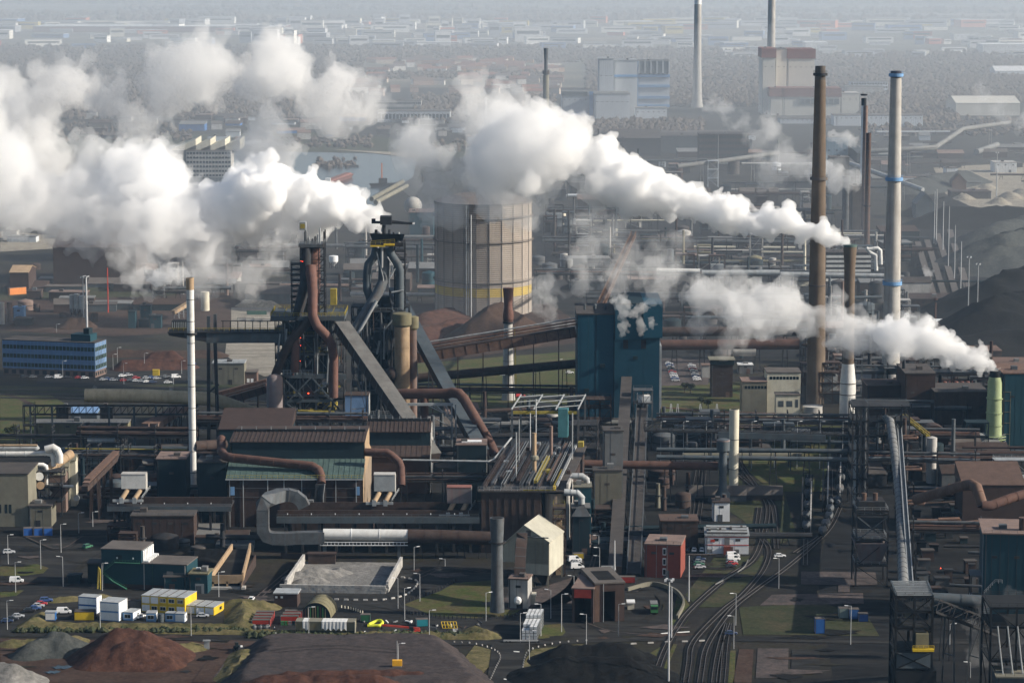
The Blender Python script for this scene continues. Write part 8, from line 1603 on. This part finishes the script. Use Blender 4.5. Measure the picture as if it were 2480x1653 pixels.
# ------------------------------------------------------------------ the far town
rt=random.Random(5);TOWN=[]
def town(name,x0,x1,y0,y1,n,wr,dr,hr,cols,lb,grp,roof):
    for i in range(n):
        x,y=rt.uniform(x0,x1),y0+(y1-y0)*rt.random();p=G(x,y);wd,dp,h=rt.uniform(*wr),rt.uniform(*dr),rt.uniform(*hr);c=rt.choice(cols);a=rt.uniform(-.25,.25);fr=Fr(p,(math.cos(a),math.sin(a),0))
        o=thing(name,(('white ' if min(c)>.68 else 'beige ' if min(c)>.5 else 'red brown ' if c[0]>c[2]*2 else 'dull ')if roof=='flat' else '')+lb,'building',p,grp);e=part(MB().fbox(fr,0,wd,0,dp,0,h),'wall','shed',o);e.color=(*c,1)
        if roof=='flat':e=part(MB().fbox(fr,-.5,wd+.5,-.5,dp+.5,h,h+.8),'roof','shed',o);v=rt.choice([.28,.4,.55,.2]);e.color=(v,v,v*1.02,1)
        else:e=part(MB().hexa([fr.p(-.4,-.4,h),fr.p(wd+.4,-.4,h),fr.p(wd+.4,dp+.4,h),fr.p(-.4,dp+.4,h),fr.p(-.4,dp/2-.1,h+4),fr.p(wd+.4,dp/2-.1,h+4),fr.p(wd+.4,dp/2+.1,h+4),fr.p(-.4,dp/2+.1,h+4)]),'roof','shed',o);e.color=(*rt.choice([(.22,.11,.08),(.17,.095,.075),(.15,.11,.09),(.12,.10,.095)]),1)
        if h>9 and roof=='flat':part(MB().fbox(fr,wd*.08,wd*.92,-.4,.1,h*.55,h*.75),'window_band','glass',o)
W_=[(.8,.8,.78),(.72,.72,.72),(.8,.78,.72),(.55,.56,.58),(.35,.37,.40),(.62,.6,.52)]
town('far_shed',-40,2520,56,84,130,(25,110),(20,60),(7,20),W_+[(.5,.16,.08),(.5,.4,.1),(.10,.2,.4)],'industrial shed in the far town under the haze','far industrial sheds','flat');town('far_warehouse',-40,2520,84,118,110,(14,80),(12,40),(6,20),W_+[(.45,.14,.09),(.12,.2,.36)],'warehouse at the near edge of the far town','far warehouses','flat');town('town_block',560,1250,62,112,55,(15,60),(15,40),(8,34),W_,'block in the built up middle of the far town','far town blocks','flat')
town('red_roofed_house',860,1330,150,182,60,(12,40),(9,12),(6,9),[(.45,.3,.2),(.5,.42,.35),(.6,.58,.55)],'small red roofed house between the woods','red roofed houses between the woods','gable');town('pitched_roof_house',840,1330,190,236,45,(12,34),(9,12),(6,9),[(.5,.42,.35),(.6,.58,.55),(.35,.25,.2)],'small pitched roof house near the canal woods','houses near the canal woods','gable');town('woodside_building',1700,2480,120,140,25,(15,60),(12,30),(6,12),W_,'small building at the edge of the right hand woods','buildings by the right hand woods','flat')
fr=AX(50,290,82,62,120);bldg('distribution_hall','very long hall with red walls and a white roof at upper left','building',Fr(G(80,78),(1,-.04,0),620,14,160),'redroof','white','flat');bldg('far_silo_block','block with a yellow round silo in the far town','building',Fr(G(835,106),(1,0,0),26,32,20),'psbeige','concrete','flat')
for x,yb,yt in((875,75,52),(900,75,52),(947,78,54)):chimney('far_chimney','thin white chimney in the far town',x,yb,[(yb,2.6),(yt,2.2)],'white',(),'thin white chimneys in the far town',8)
# ------------------------------------------------------------------ woods
def woods(name,label,polys,n,seed,r0=(6,12),m='wood'):
    r=random.Random(seed);mb=MB();v=mb.v;f=mb.f;tot=sum(abs(x1-x0)*(y1-y0)for x0,x1,y0,y1 in polys)
    for x0,x1,y0,y1 in polys:
        k=int(n*abs(x1-x0)*(y1-y0)/tot)
        for i in range(k):
            p=G(r.uniform(x0,x1),r.uniform(y0,y1));rr=r.uniform(*r0);h=rr*r.uniform(1.1,1.9);o=len(v);ph=r.random()*6
            for z,s in((0,.55),(h*.5,1.0)):
                for c in range(5):a=ph+c*1.2566;q=rr*s*r.uniform(.7,1.25);v.append((p.x+math.cos(a)*q,p.y+math.sin(a)*q,z*r.uniform(.8,1.2)))
            v.append((p.x,p.y,h))
            for c in range(5):f.append((o+c,o+(c+1)%5,o+5+(c+1)%5,o+5+c));f.append((o+5+c,o+5+(c+1)%5,o+10))
    mb.v=[Vector(q)for q in v]
    o=solo(mb,name,m,label,'woods',loc=(0,0,0));o['kind']='stuff'
woods('far_woods','brown leafless woods between the far town and the works',[(-60,880,112,290),(880,1420,112,152),(880,1360,178,192),(1000,1340,235,300),(1420,1840,118,260),(1970,2540,128,215),(2080,2320,215,300),(2320,2540,190,250),(1250,1700,296,330)],26000,3,(2.8,5.6));woods('far_woods','hazy tree belts in the fields beyond the far town',[(-60,2540,6,10),(300,1200,22,26),(1200,2540,28,33),(-60,600,36,40),(900,2000,44,48),(-60,2540,50,56)],3000,4,(6,14))
woods('canal_scrub','scrub along the canal and around the far yards',[(-60,460,300,345),(600,900,335,358),(1000,1300,345,370),(1540,1700,300,320),(2080,2300,300,330),(2300,2480,290,330),(760,860,385,410)],900,6,(2,4.5))
woods('hedge_row','dark rough hedge along the road below the portable cabins',[(40,600,1528,1533),(600,1190,1538,1546),(560,640,1463,1470)],900,8,(.6,1.4),'leaf')
for k in range(14):
    y=8+k*3.6;p,q=G(rt.uniform(-60,1500),y),G(rt.uniform(900,2540),y+rt.uniform(0,1.4))
    if q.x>p.x:struct(MB().poly([p+V3(0,0,.6+k*.05),V3(q.x,p.y,.6+k*.05),V3(q.x,q.y+rt.uniform(-200,200)+500,.6+k*.05),V3(p.x,p.y+420,.6+k*.05)]),'field',R.choice(['grassdull','roughgrass','asphalt','farfield']))
for k in range(110):  # oil, dust and repairs on the yards
    x0,x1,y0,y1=R.choice(((0,240,1300,1500),(560,720,1400,1470),(1000,1180,1370,1400),(1380,1640,1420,1545),(300,1600,1536,1552),(0,560,1560,1650),(1680,1800,1340,1400),(1900,2150,1400,1640),(1380,1480,1230,1400),(0,470,1240,1300)));c=G(R.uniform(x0,x1),R.uniform(y0,y1));sx,sy=R.uniform(1.5,9),R.uniform(1,4);f=R.uniform(0,6)
    struct(MB().poly([c+V3(math.cos(a*.524)*sx*(1+.35*math.sin(a*2.1+f)),math.sin(a*.524)*sy*(1+.35*math.cos(a*1.7+f)),.275+k*.0006)for a in range(12)]),'yard_stain',R.choice(['asphaltdark','soil','paving','redsoil','asphalt','coal']))
for k,pts in enumerate(([(30,1480),(120,1430),(210,1360),(300,1310)],[(600,1466),(640,1430),(700,1380)],[(1010,1395),(1080,1372),(1180,1385)],[(1400,1500),(1480,1525),(1600,1535)],[(1560,1500),(1600,1470),(1590,1440)],[(520,1640),(560,1590),(600,1560)],[(60,1300),(140,1330),(200,1300)],[(1420,1400),(1440,1330),(1450,1260)],[(660,1610),(800,1600),(980,1612)])):
    z=.40 if k!=8 else 5.3;ribbon('tyre_track',R.choice(['paving','soil']),pts,.55,z);ribbon('tyre_track',R.choice(['paving','soil']),[(x+7,y+5)for x,y in pts],.55,z+.006)
# ------------------------------------------------------------------ trees and bushes near the works
def mk_tree(h,seed,leafy=False):
    r=random.Random(seed);t=thing('tree','tree','tree',(0,0,0));tr=MB().tube([(0,0,0),(.1,0,h*.4),(0,.1,h*.75)],[.28,.2,.08],7);tips=[]
    for k in range(9):
        a=r.uniform(0,6.28);z=h*r.uniform(.3,.65);L=h*r.uniform(.25,.45);e=V3(math.cos(a)*L*.6,math.sin(a)*L*.6,z+L*.7);tr.tube([(0,0,z),e],[.12,.04],5);tips.append(e)
    part(tr,'trunk','twigs',t);cr=MB()
    for k in range(420 if leafy else 300):
        c=r.choice(tips)if r.random()<.7 else V3(0,0,h*.75);p=c+V3(r.gauss(0,1),r.gauss(0,1),r.gauss(0,.8))*h*.11;s=r.uniform(.18,.5)*(1.2 if leafy else 1);d=V3(r.gauss(0,1),r.gauss(0,1),r.gauss(0,1)).normalized()*s;e=V3(r.gauss(0,1),r.gauss(0,1),r.gauss(0,1)).normalized()*s*(.8 if leafy else.35);cr.poly([p-d,p+e,p+d,p-e])
    part(cr,'crown','leaf' if leafy else 'twigs',t);return t
TP=[mk_tree(9,1),mk_tree(7,2),mk_tree(5,3,True)];used=[0,0,0]
for k,(x,y,i,lb)in enumerate(((1995,958,0,'dark bare tree behind the round grey tank'),(2010,962,1,'smaller bare tree beside the round grey tank'),(1980,955,2,'leafy bush under the giant brown chimney'),(1658,950,2,'dark bush on the grass left of the watch tower'),(1672,952,2,'second dark bush left of the watch tower'),(1700,985,2,'bush on the grass below the watch tower'),(1715,990,2,'right bush on the grass below the watch tower'),(1850,915,1,'thin bare tree behind the cream wing'),(20,1060,2,'left of two bushes on the lawn at the left edge'),(35,1055,2,'right of two bushes on the lawn at the left edge'),(1570,330,0,'bare tree before the turbine hall'),(1600,332,0,'second bare tree before the turbine hall'),(1530,326,0,'third bare tree before the turbine hall'),(1950,900,1,'bare tree beside the cream block'),(1120,1000,2,'bush near the foot of the rust chimney'))):
    p=G(x,y);s=2.0 if y<400 else 1.0
    if used[i]==0:o=TP[i];KIDS[o.name]=[(c,[])for c in o.children];o.location=p;o['label']=lb;used[i]=1
    else:o=copy_thing(TP[i],p,R.uniform(0,6),lb)
    o.scale=(s,)*3;o['group']='trees near the works'
# ================================================================== STEAM
ICO=bmesh.new();bmesh.ops.create_icosphere(ICO,subdivisions=2,radius=1);ICOV=[v.co.copy()for v in ICO.verts];ICOF=[[v.index for v in f.verts]for f in ICO.faces];ICO.free()
def cloud(spheres,vox,disp,name,m,parent,seed):
    V,Fc=[],[];off=rootloc(parent)
    for c,r in spheres:
        o=len(V);V+=[(c+v*r-off)[:]for v in ICOV];Fc+=[[a+o for a in f]for f in ICOF]
    me=bpy.data.meshes.new(name);me.from_pydata(V,[],Fc);me.materials.append(MATS[m]);o=bpy.data.objects.new(name,me);link(o,parent)
    r=o.modifiers.new('union','REMESH');r.mode='VOXEL';r.voxel_size=vox
    for kind,s,k in disp:
        tx=bpy.data.textures.new('billow',kind);tx.noise_scale=s
        if kind=='CLOUDS':tx.noise_depth=3
        d=o.modifiers.new('billow','DISPLACE');d.texture=tx;d.strength=k;d.mid_level=.5 if kind=='CLOUDS' else.35;d.texture_coords='GLOBAL'
    r=o.modifiers.new('clean','REMESH');r.mode='VOXEL';r.voxel_size=vox
    return o
def plume(label,rows,Y,segs,seed,drift=0.0,vox=None,group=None,veil=0):
    """rows: (x, y, radius m) along the plume in the photo at distance Y; segs: (from, to, density, raggedness, part name)"""
    rnd=random.Random(seed);g=lambda:V3(rnd.gauss(0,1),rnd.gauss(0,1),rnd.gauss(0,1))
    pts=[(A(x,y,Y+drift*i),r)for i,(x,y,r)in enumerate(rows)];t=thing('steam_plume',label,'steam',V3(pts[0][0].x,pts[0][0].y,pts[0][0].z),group)
    if veil:segs=tuple(segs)+((1,len(rows)-1,veil,1.0,'torn_veil'),)
    for a,b,dens,rag,nm in segs:
        key='steam_%g'%dens
        if key not in MATS:volume(key,(1,1,1),dens,0.0)
        sub=pts[a:b+1];sp=[];rm=max(r for _,r in sub);vx=vox or max(.35,min(1.6,rm*(.034 if rag<.5 else.05)))
        for(p,ra),(q,rb)in zip(sub,sub[1:]):
            n=max(2,int((q-p).length/(.30*(ra+rb)/2)))
            for i in range(n):
                f=i/n;r=(ra+(rb-ra)*f)*(1.12 if nm=='torn_veil' else 1);c=p.lerp(q,f)+g()*r*(.16+.42*rag);sp.append((c,r*rnd.uniform(.5,.85)*(1-.30*rag)))
        lv=sp
        for k in range(2):
            nx=[]
            for c,r in lv:
                for j in range(9 if k==0 else 5):
                    d=g().normalized();d.z+=.25;nx.append((c+d.normalized()*r*rnd.uniform(.8,1.05+.35*rag),r*rnd.uniform(.28,.52)))
            sp=sp+nx;lv=nx
        sp=[s for s in sp if s[1]>vx*1.3]
        cloud(sp,vx,(('CLOUDS',rm*.6,rm*.30*(1+rag)),('VORONOI',rm*.5,-rm*.22),('CLOUDS',rm*.25,rm*.20*(.6+rag)),('VORONOI',rm*.15,-rm*.10),('CLOUDS',rm*.09,rm*.11*(.6+rag))),nm,key,t,seed)
    return t
YS=Yg(2052,1020)
plume('thick white steam plume streaming left from the flared concrete stack',[(2055,592,3.0),(2042,583,4.2),(2010,572,6.2),(1960,560,8),(1890,543,9.5),(1800,520,11.5),(1700,496,13),(1600,470,14.5),(1500,445,17),(1420,420,20),(1330,402,24),(1230,390,28),(1130,385,28),(1040,375,24),(955,360,16)],YS,((0,9,.32,.0,'dense_head'),(8,12,.09,.4,'billowing_middle'),(11,14,.045,.75,'thin_tail')),1,6,veil=0)
plume('white steam plume streaming left from the pale green washer',[(2407,896,2.4),(2400,882,3.4),(2370,866,5.5),(2310,850,8),(2220,835,10.5),(2120,815,12),(2020,790,13),(1900,765,14.5),(1800,745,15),(1700,730,14),(1600,715,13),(1520,690,12),(1430,660,12),(1330,690,9)],Yg(2406,1108),((0,5,.24,.15,'dense_head'),(4,9,.07,.5,'billowing_middle'),(8,13,.026,1.0,'thin_tail')),2,4,veil=0)
YM=Yg(900,800)
plume('huge white steam bank rolling left behind the blast furnaces',[(912,545,7),(890,525,11),(850,510,15),(790,490,19),(720,465,23),(640,472,27),(560,495,31),(480,520,34),(400,535,35),(310,540,36),(210,525,37),(90,495,41),(-60,460,46)],YM,((0,6,.28,.1,'dense_head'),(5,9,.08,.22,'billowing_middle'),(8,12,.042,.35,'thin_tail')),3,4,veil=0)
plume('ragged steam under the bank between white chimney and left furnace',[(700,600,12),(640,640,15),(560,640,18),(450,630,20),(330,630,18),(240,600,15)],YM-40,((0,5,.022,.9,'thin_veil'),),4)
plume('tall rounded steam cloud in the upper middle left',[(905,285,17),(850,262,24),(770,265,30),(690,255,36),(660,320,38),(640,395,32)],Yg(700,640),((0,5,.042,.45,'cloud'),),5)
plume('tall pale steam cloud standing at the upper left',[(540,145,24),(465,165,36),(400,210,40),(330,260,36),(260,310,26)],Yg(450,600),((0,4,.028,.55,'cloud'),),6)
plume('pale steam cloud at the left edge',[(175,215,25),(110,235,34),(30,250,39),(-30,320,42),(60,390,40),(150,430,32)],Yg(80,680),((0,5,.032,.5,'cloud'),),7)
plume('small wisp of steam blowing left from the white chimney',[(467,669,1.8),(452,664,2.8),(420,664,4.4),(375,672,6.5),(320,676,9)],Yg(468,1195),((0,3,.14,.3,'wisp'),(3,4,.05,.8,'thin_tail')),8)
YB=Yg(1500,1018)-9
plume('left of two small steam puffs on the tall blue building',[(1514,806,2.0),(1508,790,3.4),(1514,768,3.6),(1502,750,4.2),(1515,735,4),(1480,725,4)],YB,((0,5,.09,.6,'puff'),),9)
plume('right of two small steam puffs on the tall blue building',[(1557,806,2.0),(1560,790,3.4),(1556,770,3.8),(1548,752,4.0),(1535,738,3.4)],YB,((0,4,.09,.6,'puff'),),10)
plume('ragged steam wisp left of the tall blue building',[(1370,800,6),(1340,775,7),(1330,740,7),(1310,710,7),(1290,690,6)],Yg(1340,920),((0,4,.035,.9,'wisp'),),11)
plume('thin steam veil drifting over the crowded plant right of the gasholder',[(1640,690,13),(1580,640,16),(1500,600,16),(1450,560,16),(1420,530,13)],Yg(1500,850),((0,4,.014,1.0,'veil'),),12)
plume('steam cloud rising from the square cooling tower',[(2085,448,4),(2068,432,8),(2030,425,11),(1960,415,16),(1890,400,19),(1850,360,17),(1850,320,14)],Yg(2080,572),((0,3,.05,.2,'dense_head'),(2,6,.018,.8,'thin_tail')),13)
plume('small white steam puff beside the pale blue hopper house',[(2082,352,4),(2055,340,7),(2010,330,8)],Yg(2060,480),((0,2,.06,.2,'puff'),),14)
plume('thin steam wisp before the pale hall at upper right',[(2490,305,12),(2450,285,13),(2410,265,12),(2375,235,11),(2360,215,8)],Yg(2400,380),((0,4,.016,.9,'wisp'),),15)
plume('thin steam wisp left of the giant brown chimney',[(1808,335,7),(1775,300,11),(1735,265,13),(1705,238,10)],Yg(1800,430),((0,3,.018,.9,'wisp'),),16)
plume('little white steam jet at the foot of the white chimney',[(492,1042,1.6),(490,1020,2.4),(492,995,2.2)],Yg(495,1090),((0,2,.14,.5,'jet'),),17)
plume('tiny steam puff on the beige arched gallery',[(228,950,1.6),(232,938,2.0),(226,928,1.6)],Yg(230,1080),((0,2,.06,.8,'puff'),),18)
plume('second steam puff on the beige arched gallery',[(440,990,2.6),(430,965,3.2),(415,950,2.4)],Yg(440,1080),((0,2,.05,.8,'puff'),),19)
plume('thin blue smoke drifting over the conveyor right of the quench tower',[(2430,1545,6),(2390,1510,7),(2350,1480,6)],Yg(2390,1640),((0,2,.016,1.0,'veil'),),20)
plume('small steam puff on the yard conveyors at right',[(2238,672,4),(2250,664,5),(2262,668,4)],Yg(2250,690),((0,2,.07,.4,'puff'),),21)
plume('steam sinking over the top of the gasholder',[(1340,480,15),(1260,490,18),(1180,495,19),(1100,490,18),(1040,470,14)],YS+60,((0,4,.03,.7,'veil'),),22)
# ================================================================== AIR
hz=volume('haze_air',(.34,.63,1.0),2.7e-5,.1)
o=solo(MB().box(-46000,46000,-600,46000,-1.5,330),'haze',hz,None,None,loc=(0,0,0));o['kind']='stuff'
# second low haze layer, added to fade the canal and town, deeper with distance
mi=volume('added_haze_air',(.78,.82,.87),3.1e-4,.1)
mb=MB();P=[(1250,-1.2),(1250,2),(1650,45),(2300,90),(3600,120),(45000,120),(45000,-1.2)];n=len(P)
for x in(-45000,45000):mb.v+=[V3(x,y,z)for y,z in P]
mb.f=[tuple(range(n)),tuple(range(2*n-1,n-1,-1))]+[(i,i+n,(i+1)%n+n,(i+1)%n)for i in range(n)]
o=solo(mb,'added_haze',mi,None,None,loc=(0,0,0));o['kind']='stuff'
bm=bmesh.new();bm.from_mesh(o.data);bmesh.ops.recalc_face_normals(bm,faces=bm.faces);bm.to_mesh(o.data);bm.free()
